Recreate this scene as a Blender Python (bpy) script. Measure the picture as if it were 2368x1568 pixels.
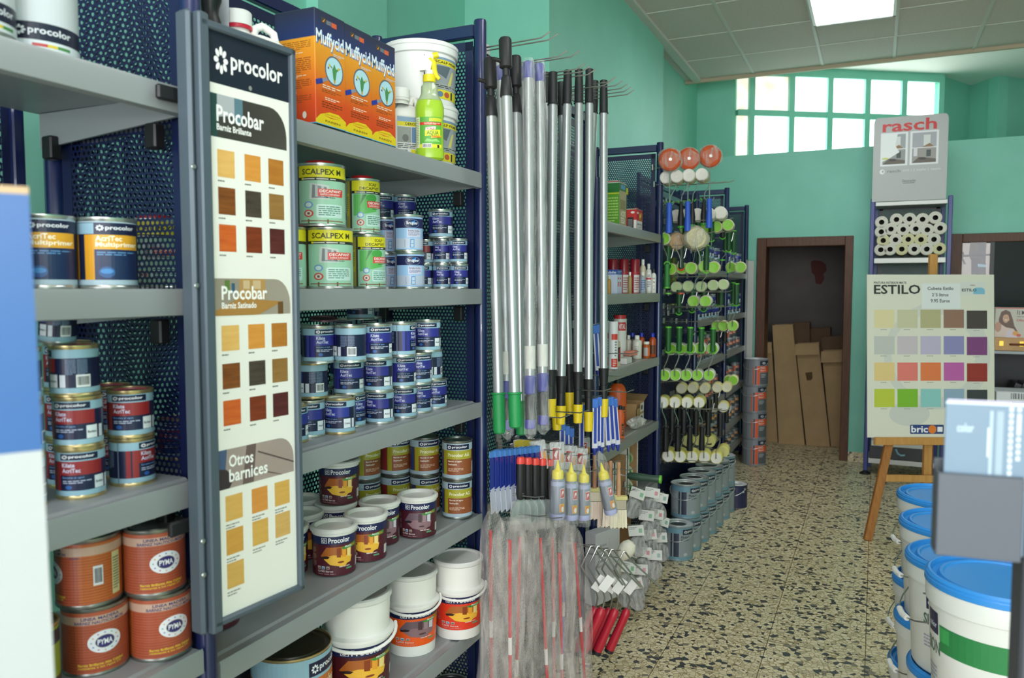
import bpy, math, random
from mathutils import Vector, Matrix
R = math.radians
sc = bpy.context.scene
for o in list(bpy.data.objects): bpy.data.objects.remove(o)
random.seed(7)

# ---------------------------------------------------------------- camera
FPX, CX, CY, EYE = 1814.0, 1184.0, 784.0, 1.58
PITCH = math.atan(116 / FPX)
YAW = math.atan(842 * math.cos(PITCH) / FPX)
FW = Vector((-math.sin(YAW) * math.cos(PITCH), math.cos(YAW) * math.cos(PITCH), -math.sin(PITCH)))
RT = Vector((math.cos(YAW), math.sin(YAW), 0))
UP = RT.cross(FW)
CAM = Vector((0, 0, EYE))
cd = bpy.data.cameras.new('camera'); cam = bpy.data.objects.new('camera', cd)
sc.collection.objects.link(cam); sc.camera = cam
cd.sensor_width = 36; cd.lens = FPX / 2368 * 36; cd.clip_start = 0.02; cd.clip_end = 100
cam.matrix_world = Matrix(((RT.x, UP.x, -FW.x, 0), (RT.y, UP.y, -FW.y, 0), (RT.z, UP.z, -FW.z, EYE), (0, 0, 0, 1)))
cd.dof.use_dof = True; cd.dof.focus_distance = 2.6; cd.dof.aperture_fstop = 4.6

# ---------------------------------------------------------------- light and exposure
sc.view_settings.view_transform = 'Standard'; sc.view_settings.look = 'None'
sc.view_settings.gamma = 1; sc.view_settings.use_curve_mapping = False
sc.view_settings.exposure = 0.0
w = bpy.data.worlds.new('world'); sc.world = w; w.use_nodes = True
w.node_tree.nodes['Background'].inputs[0].default_value = (0.93, 0.97, 1.0, 1)
w.node_tree.nodes['Background'].inputs[1].default_value = 3.2
def area(name, loc, target, sx, sy, power, col=(1, 1, 1)):
    l = bpy.data.lights.new(name, 'AREA'); l.shape = 'RECTANGLE'; l.size = sx; l.size_y = sy
    l.energy = power; l.color = col
    o = bpy.data.objects.new(name, l); sc.collection.objects.link(o); o.location = loc
    o.rotation_euler = (Vector(target) - Vector(loc)).to_track_quat('-Z', 'Y').to_euler()
    return o
area('fill_behind_camera', (1.0, -4.4, 2.1), (-0.6, 3.0, 1.3), 4.4, 2.8, 170, (0.97, 0.99, 1.0))  # unseen area light added behind the camera to brighten the shop
area('camera_flash', (0.06, -0.02, 1.78), (-0.9, 2.6, 1.3), 0.06, 0.045, 3.5, (1.0, 0.98, 0.95))

# ---------------------------------------------------------------- pixel rays (frame 2368 x 1568)
def ray(px, py): return FW + RT * ((px - CX) / FPX) - UP * ((py - CY) / FPX)
def onX(px, py, X): r = ray(px, py); return CAM + r * (X / r.x)
def onY(px, py, Y): r = ray(px, py); return CAM + r * (Y / r.y)
def onZ(px, py, Z): r = ray(px, py); return CAM + r * ((Z - EYE) / r.z)
def at(px, py, d): return CAM + ray(px, py) * d
def depth(p): return (Vector(p) - CAM).dot(FW)

# ---------------------------------------------------------------- materials
MATS = {}
def s2l(c): return c / 12.92 if c <= 0.04045 else ((c + 0.055) / 1.055) ** 2.4
def rgb(h): return tuple(s2l(int(h[i:i + 2], 16) / 255) for i in (0, 2, 4)) + (1,)
def mat(h, rough=0.5, metal=0.0, emit=0, alpha=1, trans=0, bump=0, bscale=80, coat=0):
    k = (h, rough, metal, emit, alpha, trans, bump, bscale, coat)
    if k in MATS: return MATS[k]
    m = bpy.data.materials.new('surface_' + h); m.use_nodes = True
    nt = m.node_tree; b = nt.nodes['Principled BSDF']
    b.inputs['Base Color'].default_value = rgb(h); b.inputs['Roughness'].default_value = rough
    b.inputs['Metallic'].default_value = metal; b.inputs['Alpha'].default_value = alpha
    b.inputs['Transmission Weight'].default_value = trans; b.inputs['Coat Weight'].default_value = coat
    if emit: b.inputs['Emission Color'].default_value = rgb(h); b.inputs['Emission Strength'].default_value = emit
    if bump:
        t = nt.nodes.new('ShaderNodeTexCoord'); n = nt.nodes.new('ShaderNodeTexNoise'); u = nt.nodes.new('ShaderNodeBump')
        n.inputs['Scale'].default_value = bscale; n.inputs['Detail'].default_value = 4; u.inputs['Strength'].default_value = bump
        u.inputs['Distance'].default_value = 0.01
        nt.links.new(t.outputs['Object'], n.inputs['Vector']); nt.links.new(n.outputs['Fac'], u.inputs['Height'])
        nt.links.new(u.outputs['Normal'], b.inputs['Normal'])
    MATS[k] = m; return m
def noisy(name, h1, h2, scale, rough=0.5, stretch=(1, 1, 1), metal=0, bump=0, detail=5, lo=0.35, hi=0.65, wave=False):
    if name in MATS: return MATS[name]
    m = bpy.data.materials.new(name); m.use_nodes = True; nt = m.node_tree; b = nt.nodes['Principled BSDF']
    t = nt.nodes.new('ShaderNodeTexCoord'); mp = nt.nodes.new('ShaderNodeMapping'); mp.inputs['Scale'].default_value = stretch
    if wave:
        n = nt.nodes.new('ShaderNodeTexWave'); n.inputs['Distortion'].default_value = 3; n.inputs['Detail'].default_value = 3
    else:
        n = nt.nodes.new('ShaderNodeTexNoise'); n.inputs['Detail'].default_value = detail
    n.inputs['Scale'].default_value = scale
    c = nt.nodes.new('ShaderNodeValToRGB'); c.color_ramp.elements[0].position = lo; c.color_ramp.elements[1].position = hi
    c.color_ramp.elements[0].color = rgb(h1); c.color_ramp.elements[1].color = rgb(h2)
    L = nt.links.new
    L(t.outputs['Object'], mp.inputs['Vector']); L(mp.outputs[0], n.inputs['Vector']); L(n.outputs[0], c.inputs[0]); L(c.outputs[0], b.inputs['Base Color'])
    b.inputs['Roughness'].default_value = rough; b.inputs['Metallic'].default_value = metal
    if bump:
        u = nt.nodes.new('ShaderNodeBump'); u.inputs['Strength'].default_value = bump; u.inputs['Distance'].default_value = 0.003
        L(n.outputs[0], u.inputs['Height']); L(u.outputs[0], b.inputs['Normal'])
    MATS[name] = m; return m
TIN = mat('c9ccc6', 0.28, 0.9); TIND = mat('8a8d88', 0.35, 0.85); GOLDTIN = mat('c8b684', 0.3, 0.8)
STEEL = mat('b9bbb8', 0.3, 0.95); BLUE = mat('121e4c', 0.3, coat=0.3); PANELBLUE = mat('111b42', 0.4)
SHELF = mat('969b9c', 0.42, 0.15); SHELFZ = mat('a8aaa4', 0.4, 0.5); BLACK = mat('161618', 0.45)
WHITE = mat('e9e9e4', 0.4); ALU = mat('cfd0d2', 0.28, 0.8)
WALL = noisy('teal_wall_paint', '80c9b3', '87ceb9', 3, 0.55, bump=0.02)
def film(h='dcdcda', a=0.25):
    k = ('film', h, a)
    if k in MATS: return MATS[k]
    m = bpy.data.materials.new('plastic_film'); m.use_nodes = True; nt = m.node_tree; b = nt.nodes['Principled BSDF']
    b.inputs['Base Color'].default_value = rgb(h); b.inputs['Roughness'].default_value = 0.12
    t = nt.nodes.new('ShaderNodeTexCoord'); n = nt.nodes.new('ShaderNodeTexNoise'); n.inputs['Scale'].default_value = 30; n.inputs['Detail'].default_value = 3
    mp = nt.nodes.new('ShaderNodeMapping'); mp.inputs['Scale'].default_value = (1.6, 1.6, 0.35)
    u = nt.nodes.new('ShaderNodeBump'); u.inputs['Strength'].default_value = 0.9; u.inputs['Distance'].default_value = 0.02
    mr = nt.nodes.new('ShaderNodeMapRange'); mr.inputs[1].default_value = 0.42; mr.inputs[2].default_value = 0.68
    mr.inputs[3].default_value = a * 0.5; mr.inputs[4].default_value = min(1, a * 1.7)
    L = nt.links.new
    L(t.outputs['Object'], mp.inputs[0]); L(mp.outputs[0], n.inputs['Vector']); L(n.outputs[0], u.inputs['Height']); L(u.outputs[0], b.inputs['Normal'])
    L(n.outputs[0], mr.inputs[0]); L(mr.outputs[0], b.inputs['Alpha'])
    MATS[k] = m; return m

# ---------------------------------------------------------------- mesh builder
class MB:
    def __init__(s): s.v = []; s.f = []; s.m = []; s.mats = []
    def mi(s, m):
        if m not in s.mats: s.mats.append(m)
        return s.mats.index(m)
    def add(s, vs, fs, m):
        n = len(s.v); k = s.mi(m); s.v += [tuple(v) for v in vs]
        for f in fs: s.f.append(tuple(i + n for i in f)); s.m.append(k)
        return s
    def box(s, x0, y0, z0, x1, y1, z1, m, M=None):
        vs = [Vector((x, y, z)) for x in (x0, x1) for y in (y0, y1) for z in (z0, z1)]
        if M is not None: vs = [M @ v for v in vs]
        return s.add(vs, [(0, 1, 3, 2), (4, 6, 7, 5), (0, 4, 5, 1), (2, 3, 7, 6), (0, 2, 6, 4), (1, 5, 7, 3)], m)
    def bbox(s, x0, y0, z0, x1, y1, z1, m, b=0.004, M=None):      # box with chamfered vertical edges and top/bottom inset
        out = [(x0 + b, y0), (x1 - b, y0), (x1, y0 + b), (x1, y1 - b), (x1 - b, y1), (x0 + b, y1), (x0, y1 - b), (x0, y0 + b)]
        cx, cy = (x0 + x1) / 2, (y0 + y1) / 2
        sx, sy = 1 - 2 * b / (x1 - x0), 1 - 2 * b / (y1 - y0)
        vs = []
        for z, k in ((z0, 1), (z0 + b, 0), (z1 - b, 0), (z1, 1)):
            for x, y in out: vs.append(Vector((cx + (x - cx) * (sx if k else 1), cy + (y - cy) * (sy if k else 1), z)))
        if M is not None: vs = [M @ v for v in vs]
        fs = [tuple(range(7, -1, -1)), tuple(range(24, 32))]
        for r in range(3):
            for i in range(8): j = (i + 1) % 8; fs.append((r * 8 + i, r * 8 + j, r * 8 + 8 + j, r * 8 + 8 + i))
        return s.add(vs, fs, m)
    def lathe(s, prof, m, c=(0, 0, 0), n=24, M=None, a0=0, a1=2 * math.pi, sx=1, sy=1):
        full = abs(a1 - a0 - 2 * math.pi) < 1e-6; k = n if full else n + 1
        vs = []
        for r, z in prof:
            for i in range(k):
                a = a0 + (a1 - a0) * i / n
                v = Vector((c[0] + r * sx * math.cos(a), c[1] + r * sy * math.sin(a), c[2] + z)); vs.append(M @ v if M is not None else v)
        fs = []
        for j in range(len(prof) - 1):
            for i in range(n):
                i2 = (i + 1) % k; fs.append((j * k + i, j * k + i2, (j + 1) * k + i2, (j + 1) * k + i))
        return s.add(vs, fs, m)
    def tube(s, pts, r, m, n=8, M=None, caps=True):
        pts = [Vector(p) for p in pts]; vs = []; rs = r if isinstance(r, (list, tuple)) else [r] * len(pts)
        prev = None
        for i, p in enumerate(pts):
            d = (pts[min(i + 1, len(pts) - 1)] - pts[max(i - 1, 0)]).normalized()
            if prev is None:
                a = Vector((0, 0, 1)) if abs(d.z) < 0.9 else Vector((1, 0, 0)); x = d.cross(a).normalized()
            else: x = (prev - d * prev.dot(d)).normalized()
            prev = x; y = d.cross(x)
            for k in range(n):
                a = 2 * math.pi * k / n; v = p + (x * math.cos(a) + y * math.sin(a)) * rs[i]; vs.append(M @ v if M is not None else v)
        fs = [(i * n + k, i * n + (k + 1) % n, (i + 1) * n + (k + 1) % n, (i + 1) * n + k) for i in range(len(pts) - 1) for k in range(n)]
        if caps: fs += [tuple(range(n - 1, -1, -1)), tuple(range((len(pts) - 1) * n, len(pts) * n))]
        return s.add(vs, fs, m)
    def prism(s, out, z0, z1, m, M=None):        # outline in xy, extruded along z
        n = len(out); vs = [Vector((x, y, z)) for z in (z0, z1) for x, y in out]
        if M is not None: vs = [M @ v for v in vs]
        return s.add(vs, [tuple(range(n - 1, -1, -1)), tuple(range(n, 2 * n))] + [(i, (i + 1) % n, n + (i + 1) % n, n + i) for i in range(n)], m)
    def mesh(s, name, smooth=35):
        me = bpy.data.meshes.new(name); me.from_pydata(s.v, [], s.f)
        for m in s.mats: me.materials.append(m)
        me.polygons.foreach_set('material_index', s.m)
        if smooth:
            me.polygons.foreach_set('use_smooth', [True] * len(s.f)); me.update()
            me.set_sharp_from_angle(angle=R(smooth))
        me.update(); return me

def link(name, data, parent=None, loc=None, rot=None):
    o = bpy.data.objects.new(name, data); sc.collection.objects.link(o)
    if parent: o.parent = parent
    if loc is not None: o.location = loc
    if rot is not None: o.rotation_euler = rot
    return o
def tag(o, label=None, cat=None, group=None, kind=None):
    if label: o['label'] = label
    if cat: o['category'] = cat
    if group: o['group'] = group
    if kind: o['kind'] = kind
    return o
def thing(name, label, cat, loc=(0, 0, 0), rz=0, group=None, scale=1):
    o = link(name, None, None, loc, (0, 0, rz)); o.empty_display_size = 0.02
    if scale != 1: o.scale = (scale,) * 3
    return tag(o, label, cat, group)
def part(name, mb, parent, label=None, smooth=35):
    o = link(name, mb.mesh(name, smooth) if isinstance(mb, MB) else mb, parent)
    if label: o['label'] = label
    return o
def struct(name, mb, smooth=0): return tag(link(name, mb.mesh(name, smooth)), kind='structure')

# ---------------------------------------------------------------- print: flat shapes and lettering mapped on faces and cans
TC = {}
def textgeo(t, bold=True):
    k = (t, bold)
    if k in TC: return TC[k]
    c = bpy.data.curves.new('t', 'FONT'); c.body = t; c.size = 1; c.resolution_u = 2; c.offset = 0.022 if bold else 0.0
    c.fill_mode = 'FRONT'
    o = bpy.data.objects.new('t', c); sc.collection.objects.link(o)
    me = o.to_mesh(); vs = [v.co.copy() for v in me.vertices]; fs = [tuple(p.vertices) for p in me.polygons]; o.to_mesh_clear()
    bpy.data.objects.remove(o); bpy.data.curves.remove(c)
    if not vs: vs = [Vector((0, 0, 0))]
    x0 = min(v.x for v in vs); x1 = max(v.x for v in vs); y0 = min(v.y for v in vs); y1 = max(v.y for v in vs)
    g = ([((v.x - x0) / max(x1 - x0, 1e-6), (v.y - y0) / max(y1 - y0, 1e-6)) for v in vs], fs)
    TC[k] = g; return g
def printmesh(mb, els, mapf, step=None, rough=0.4, lay=0.00018):
    """els in (u, v); mapf(u, v, off) -> point; step = largest u span of one quad (curved faces)"""
    done = []
    def bb(e):
        if e[0] in 'rmtb': k = 2 if e[0] == 't' else 1; return e[k], e[k + 1], e[k + 2], e[k + 3]
        if e[0] == 'e': return e[1] - e[3], e[2] - e[4], e[1] + e[3], e[2] + e[4]
        xs = [p[0] for p in e[1]]; ys = [p[1] for p in e[1]]; return min(xs), min(ys), max(xs), max(ys)
    for e in els:
        b = bb(e); L = 1
        for b2, l2 in done:
            if b[0] < b2[2] and b[2] > b2[0] and b[1] < b2[3] and b[3] > b2[1]: L = max(L, l2 + 1)
        done.append((b, L)); off = L * lay; col = e[-1]; m = mat(col, rough) if isinstance(col, str) else col
        def poly(pts):                          # on curved faces every shape is cut along the same meridians
            if not step: mb.add([mapf(u, v, off) for u, v in pts], [tuple(range(len(pts)))], m); return
            lo = min(p[0] for p in pts); hi = max(p[0] for p in pts)
            for k in range(int(math.floor(lo / step + 1e-6)), int(math.ceil(hi / step - 1e-6))):
                q = pts
                for b, sg in ((k * step, 1), ((k + 1) * step, -1)):
                    o = []
                    for i in range(len(q)):
                        a, c = q[i - 1], q[i]; da, dc = (a[0] - b) * sg, (c[0] - b) * sg
                        if (da >= 0) != (dc >= 0): t = da / (da - dc); o.append((a[0] + (c[0] - a[0]) * t, a[1] + (c[1] - a[1]) * t))
                        if dc >= 0: o.append(c)
                    q = o
                    if len(q) < 3: break
                if len(q) >= 3: mb.add([mapf(u, v, off) for u, v in q], [tuple(range(len(q)))], m)
        def rect(u0, v0, u1, v1): poly([(u0, v0), (u1, v0), (u1, v1), (u0, v1)])
        if e[0] == 'r': rect(*e[1:5])
        elif e[0] == 'm':                       # small print: e[5] lines, broken into words
            u0, v0, u1, v1, n = e[1:6]; rr = random.Random(int(u0 * 97 + v0 * 31 + n)); lh = (v1 - v0) / n
            for i in range(n):
                v = v1 - (i + 0.5) * lh; u = u0; end = u1 if i < n - 1 else u0 + (u1 - u0) * 0.7
                while u < end:
                    wd = (u1 - u0) * rr.uniform(0.1, 0.28); rect(u, v - lh * 0.27, min(u + wd, end), v + lh * 0.2); u += wd + (u1 - u0) * 0.035
        elif e[0] == 'b':                       # bar code
            u0, v0, u1, v1 = e[1:5]; rr = random.Random(3); u = u0
            while u < u1: wd = (u1 - u0) * rr.choice((0.02, 0.03, 0.05)); rect(u, v0, min(u + wd, u1), v1); u += wd + (u1 - u0) * rr.choice((0.025, 0.045))
        elif e[0] == 't':
            uv, fs = textgeo(e[1]); u0, v0, u1, v1 = e[2:6]
            P = [(u0 + a * (u1 - u0), v0 + c * (v1 - v0)) for a, c in uv]
            if step:
                for f in fs: poly([P[i] for i in f])
            else: mb.add([mapf(u, v, off) for u, v in P], fs, m)
        elif e[0] == 'e':
            k = 24; poly([(e[1] + e[3] * math.cos(2 * math.pi * i / k), e[2] + e[4] * math.sin(2 * math.pi * i / k)) for i in range(k)])
        elif e[0] == 'p': poly(e[1])
    return mb
def flower(cu, cv, ru, rv, col):
    out = []
    for i in range(8):
        a = math.pi / 4 * i; ca, sa = math.cos(a), math.sin(a); pts = []
        for k in range(8):
            t = 2 * math.pi * k / 8; x = 0.66 + 0.33 * math.cos(t); y = 0.22 * math.sin(t)
            pts.append((cu + ru * (x * ca - y * sa), cv + rv * (x * sa + y * ca)))
        out.append(('p', pts, col))
    return out
def star(cu, cv, ru, rv, col):
    return ('p', [(cu + ru * (1 if i % 2 == 0 else 0.42) * math.sin(math.pi * i / 5), cv + rv * (1 if i % 2 == 0 else 0.42) * math.cos(math.pi * i / 5)) for i in range(10)], col)
def rnd(u0, v0, u1, v1, ru, rv, col, corners='abcd'):        # rounded rectangle, corners a=bl b=br c=tr d=tl
    pts = []
    for ch, cx, cy, a0 in (('a', u0, v0, 180), ('b', u1, v0, 270), ('c', u1, v1, 0), ('d', u0, v1, 90)):
        if ch in corners:
            ox = cx + (ru if cx == u0 else -ru); oy = cy + (rv if cy == v0 else -rv)
            for i in range(7): a = R(a0 + 15 * i); pts.append((ox + ru * math.cos(a), oy + rv * math.sin(a)))
        else: pts.append((cx, cy))
    return ('p', pts, col)
def cylmap(rf, z0, z1):      # u in degrees (0 faces -Y), v 0..1
    def f(u, v, off):
        a = R(u - 90); r = (rf(v) if callable(rf) else rf) + off
        return Vector((r * math.cos(a), r * math.sin(a), z0 + v * (z1 - z0)))
    return f
def flatmap(x0, z0, y=0.0, sx=1, sz=1):      # facing -Y
    return lambda u, v, off: Vector((x0 + u * sx, y - off, z0 + v * sz))
# ================================================================ SETTING
XF, XR, XW = -1.121, -1.50, -1.64          # front posts, rear posts, wall
YS = [-0.05, 1.057, 2.188, 3.29, 4.40, 5.40, 6.58, 7.66]   # bay boundaries
YB = 7.787                                  # face of the back wall
def quad(mb, pts, m): mb.add(pts, [tuple(range(len(pts)))], m)

def terrazzo():
    m = bpy.data.materials.new('terrazzo'); m.use_nodes = True; nt = m.node_tree; b = nt.nodes['Principled BSDF']; L = nt.links.new
    t = nt.nodes.new('ShaderNodeTexCoord')
    def vor(scale, feat='F1', rnd=1.0, stretch=None):
        v = nt.nodes.new('ShaderNodeTexVoronoi'); v.feature = feat; v.inputs['Scale'].default_value = scale; v.inputs['Randomness'].default_value = rnd
        L(t.outputs['Object'], v.inputs['Vector']); return v
    def ramp(src, stops, interp='LINEAR'):
        r = nt.nodes.new('ShaderNodeValToRGB'); r.color_ramp.interpolation = interp; e = r.color_ramp.elements
        e[0].position, e[0].color = stops[0][0], rgb(stops[0][1]); e[1].position, e[1].color = stops[-1][0], rgb(stops[-1][1])
        for p, c in stops[1:-1]: x = e.new(p); x.color = rgb(c)
        L(src, r.inputs[0]); return r
    v1 = vor(44); v2 = vor(44, 'DISTANCE_TO_EDGE')
    sep = nt.nodes.new('ShaderNodeSeparateColor'); L(v1.outputs['Color'], sep.inputs[0])
    chips = ramp(sep.outputs[0], [(0, '454a4e'), (0.10, '8a8474'), (0.15, 'c9bb98'), (0.26, 'e0d3ae'), (0.6, 'e9dcba'), (1, 'f2e8ca')], 'CONSTANT')
    edge = ramp(v2.outputs[0], [(0.02, 'bdb190'), (0.08, 'ffffff')])
    mx = nt.nodes.new('ShaderNodeMix'); mx.data_type = 'RGBA'; mx.blend_type = 'MULTIPLY'; mx.inputs[0].default_value = 1
    L(chips.outputs[0], mx.inputs[6]); L(edge.outputs[0], mx.inputs[7])
    # larger dark chips
    n = nt.nodes.new('ShaderNodeTexNoise'); n.inputs['Scale'].default_value = 36; n.inputs['Detail'].default_value = 1; L(t.outputs['Object'], n.inputs['Vector'])
    dark = ramp(n.outputs[0], [(0.67, '000000'), (0.69, 'ffffff')])
    mx2 = nt.nodes.new('ShaderNodeMix'); mx2.data_type = 'RGBA'; L(dark.outputs[0], mx2.inputs[0]); L(mx.outputs[2], mx2.inputs[6]); mx2.inputs[7].default_value = rgb('43484d')
    # tile joints, 0.40 m
    br = nt.nodes.new('ShaderNodeTexBrick'); br.offset = 0; br.inputs['Scale'].default_value = 1; br.inputs['Mortar Size'].default_value = 0.0022
    br.inputs['Brick Width'].default_value = 0.4; br.inputs['Row Height'].default_value = 0.4; br.inputs['Mortar Smooth'].default_value = 0.3
    br.inputs['Color1'].default_value = (1, 1, 1, 1); br.inputs['Color2'].default_value = (0.93, 0.93, 0.92, 1); br.inputs['Mortar'].default_value = rgb('8a8270')
    L(t.outputs['Object'], br.inputs['Vector'])
    mx3 = nt.nodes.new('ShaderNodeMix'); mx3.data_type = 'RGBA'; mx3.blend_type = 'MULTIPLY'; mx3.inputs[0].default_value = 1
    L(mx2.outputs[2], mx3.inputs[6]); L(br.outputs[0], mx3.inputs[7]); L(mx3.outputs[2], b.inputs['Base Color'])
    b.inputs['Roughness'].default_value = 0.32
    return m
TERR = terrazzo()
fl = MB(); fl.box(-3.6, -2.2, -0.1, 4.2, 12.2, 0, TERR); struct('floor', fl)

ZC = 3.60                                   # suspended ceiling
YC = YB                                     # it ends above the back wall
ZL = 2.85                                   # ledge on top of the back wall
TILE = noisy('ceiling_tile', 'cdbfb6', 'd4c7be', 60, 0.8)
ce = MB()
ce.box(-2.2, -2.2, ZC, 4.2, YC, ZC + 0.04, TILE)
struct('ceiling', ce)
tb = MB()
xs = [onY(p, y, YC).x for p, y in ((1744, 171), (1903, 155), (2067, 138), (2250, 120))]
xs = xs + [xs[-1] + 0.55 * k for k in range(1, 5)]
ys = [YC - 0.67 * k for k in range(1, 15)]
BAR = mat('cfccc2', 0.6)
for x in xs: tb.box(x - 0.012, -2.2, ZC - 0.006, x + 0.012, YC, ZC + 0.002, BAR)
for y in ys: tb.box(-2.2, y - 0.006, ZC - 0.004, 4.2, y + 0.006, ZC + 0.002, BAR)
tb.box(-1.75, YC - 0.02, ZC - 0.03, 4.2, YC + 0.015, ZC + 0.07, mat('b9a78e', 0.7))
tb.box(-1.66, 3.2, ZC - 0.025, -1.585, YC, ZC + 0.002, BAR)
struct('trim_1', tb)
# fluorescent panels in the ceiling, one in view and the others above and behind the camera
def luminaire(x0, x1, y0, y1, label, strength=12):
    t = thing('ceiling_light', label, 'ceiling light', ((x0 + x1) / 2, (y0 + y1) / 2, ZC - 0.04))
    hx, hy = (x1 - x0) / 2, (y1 - y0) / 2
    f = MB()
    for a, b_, c, d in ((-hx, -hy, hx, -hy + 0.02), (-hx, hy - 0.02, hx, hy), (-hx, -hy, -hx + 0.02, hy), (hx - 0.02, -hy, hx, hy)):
        f.box(a, b_, 0, c, d, 0.045, WHITE)
    part('frame', f, t, smooth=0)
    l = MB()
    for i in range(14):
        y = -hy + 0.03 + (2 * hy - 0.06) * i / 13; l.box(-hx + 0.02, y - 0.002, 0.002, hx - 0.02, y + 0.002, 0.02, mat('dfe2e2', 0.2, 0.6))
    part('louvre', l, t, smooth=0)
    d = MB(); d.box(-hx + 0.02, -hy + 0.02, 0.022, hx - 0.02, hy - 0.02, 0.03, mat('f6faff', 0.5, emit=strength)); part('diffuser', d, t, smooth=0)
yl = onZ(1885, 50, ZC).y
luminaire(xs[1] + 0.01, xs[2] - 0.01, yl - 0.67 * 2 + 0.02, yl, 'square white fluorescent panel glowing in the suspended ceiling')
for k, (x, y) in enumerate(((xs[2], 1.2), (xs[1], -1.0))):
    luminaire(x + 0.01, x + 0.56, y, y + 1.2, ('fluorescent panel in the ceiling above the camera', 'fluorescent panel in the ceiling behind the camera')[k])

# left wall with its pilaster; back wall with doorway; recess and window above the ledge
lw = MB()
XP = XW                                     # aisle face of the pilaster
yr = onX(1270, 60, XP).y; ye = onX(1535, 90, XP).y
xd = onY(1075, 40, yr).x
ybw = 9.6
lw.box(xd - 0.3, -2.2, 0, xd, yr, ZC + 0.3, WALL)
lw.box(xd - 0.3, yr, 0, XP, ye, ZC + 0.3, WALL)
xq = -1.74
lw.box(xd - 0.3, ye, 0, xq, YB + 0.6, 4.9, WALL)
yq = onX(870, 40, xd).y
lw.box(xd, yq - 0.5, 0, xd + 0.06, yq, ZC + 0.3, WALL)
struct('wall_left', lw)
bw = MB()
dx0, dx1 = -1.035, -0.196; dzt = 2.06
T = 0.22
bw.box(-2.2, YB, 0, dx0, YB + T, ZL, WALL)
bw.box(dx0, YB, dzt, dx1, YB + T, ZL, WALL)
bw.box(dx1, YB, 0, 4.2, YB + T, ZL, WALL)
bw.box(-2.2, YB + T, ZL - 0.1, 4.2, 12.0, ZL - 0.02, WALL)      # top of the ledge running back under the window
struct('wall_back', bw)
# storeroom behind the doorway
sr = MB(); G = noisy('storeroom_plaster', '77706e', '817a78', 4, 0.85)
sr.box(-2.3, YB + 1.5, 0, 1.2, YB + 1.6, ZL - 0.1, G); sr.box(-2.4, YB + T, 0, -1.35, YB + 1.5, ZL - 0.1, G); sr.box(0.35, YB + T, 0, 0.5, YB + 1.5, ZL - 0.1, G)
struct('wall_storeroom', sr)
rp = MB(); p0 = onY(1875, 606, YB + 1.495)
out = [(0, 0), (0.03, 0.02), (0.10, 0.01), (0.14, -0.03), (0.15, -0.10), (0.12, -0.14), (0.13, -0.20), (0.10, -0.26), (0.05, -0.25), (0.04, -0.16), (0.01, -0.12)]
rp.add([(p0.x + a * 1.1, YB + 1.492, p0.z + b * 0.95) for a, b in out], [tuple(range(len(out)))], mat('6a3a36', 0.8))
struct('wall_patch', rp)
WOOD = noisy('brown_door_wood', '4e2a12', '5e3619', 14, 0.5, (6, 6, 0.6))
df = MB()
df.bbox(dx0, YB - 0.03, 0, dx0 + 0.085, YB + T, dzt, WOOD); df.bbox(dx1 - 0.07, YB - 0.03, 0, dx1, YB + T, dzt, WOOD)
df.bbox(dx0 + 0.085, YB - 0.03, dzt - 0.085, dx1 - 0.07, YB + T, dzt, WOOD)
struct('door_1', df)
bb = MB(); bb.box(dx1, YB - 0.015, 0, 4.2, YB, 0.085, TERR); struct('baseboard_back', bb)
bb = MB(); bb.box(-1.2, YB - 0.012, 0, dx0, YB, 0.085, TERR); struct('baseboard_left', bb)
def matte(h):
    m = mat(h, 0.35, bscale=81); m.node_tree.nodes['Principled BSDF'].inputs['Specular IOR Level'].default_value = 0.12; return m
# second door (glazed) to the right of the rack
gd = MB(); gx0 = 0.571; gx1 = 1.9; gz = 2.05
gd.bbox(gx0, YB - 0.05, 0, gx0 + 0.09, YB + 0.02, gz, WOOD); gd.bbox(gx1, YB - 0.05, 0, gx1 + 0.09, YB + 0.02, gz, WOOD)
gd.bbox(gx0 + 0.09, YB - 0.05, gz - 0.075, gx1, YB + 0.02, gz, WOOD)
o = struct('door_2', gd)
xm = onY(2288, 600, YB).x
g = MB(); g.box(gx0 + 0.09, YB - 0.03, 0.1, xm, YB - 0.024, gz - 0.075, matte('101214')); part('glass_pane', g, o)
g = MB(); g.box(xm, YB - 0.045, 0, xm + 0.03, YB - 0.005, gz - 0.075, mat('0d1612', 0.4)); g.box(xm + 0.03, YB - 0.03, 0, gx1, YB - 0.024, gz - 0.075, matte('0e1f1b')); part('door_leaf', g, o)
# reflection of the street painted flat on the pane: housefront, windows, sign letter
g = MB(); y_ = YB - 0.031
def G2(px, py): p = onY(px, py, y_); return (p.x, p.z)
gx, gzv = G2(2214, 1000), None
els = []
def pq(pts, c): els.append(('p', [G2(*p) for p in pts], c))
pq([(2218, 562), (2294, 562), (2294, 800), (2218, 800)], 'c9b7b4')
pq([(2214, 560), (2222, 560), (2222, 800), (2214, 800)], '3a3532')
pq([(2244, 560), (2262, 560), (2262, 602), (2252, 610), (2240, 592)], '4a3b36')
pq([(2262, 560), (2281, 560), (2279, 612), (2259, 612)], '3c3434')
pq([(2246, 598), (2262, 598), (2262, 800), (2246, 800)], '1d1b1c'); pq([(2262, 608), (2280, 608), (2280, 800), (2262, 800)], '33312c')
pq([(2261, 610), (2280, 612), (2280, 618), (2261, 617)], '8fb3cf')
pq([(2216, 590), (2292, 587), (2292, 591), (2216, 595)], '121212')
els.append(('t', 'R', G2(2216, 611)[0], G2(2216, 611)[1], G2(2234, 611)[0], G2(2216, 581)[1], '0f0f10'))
printmesh(g, els, lambda u, v, off: Vector((u, y_ - off, v)), rough=0.15); part('painted_reflection', g, o, smooth=0)

# recess above the ledge
rc = MB()
yq2 = YB + 0.55
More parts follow.
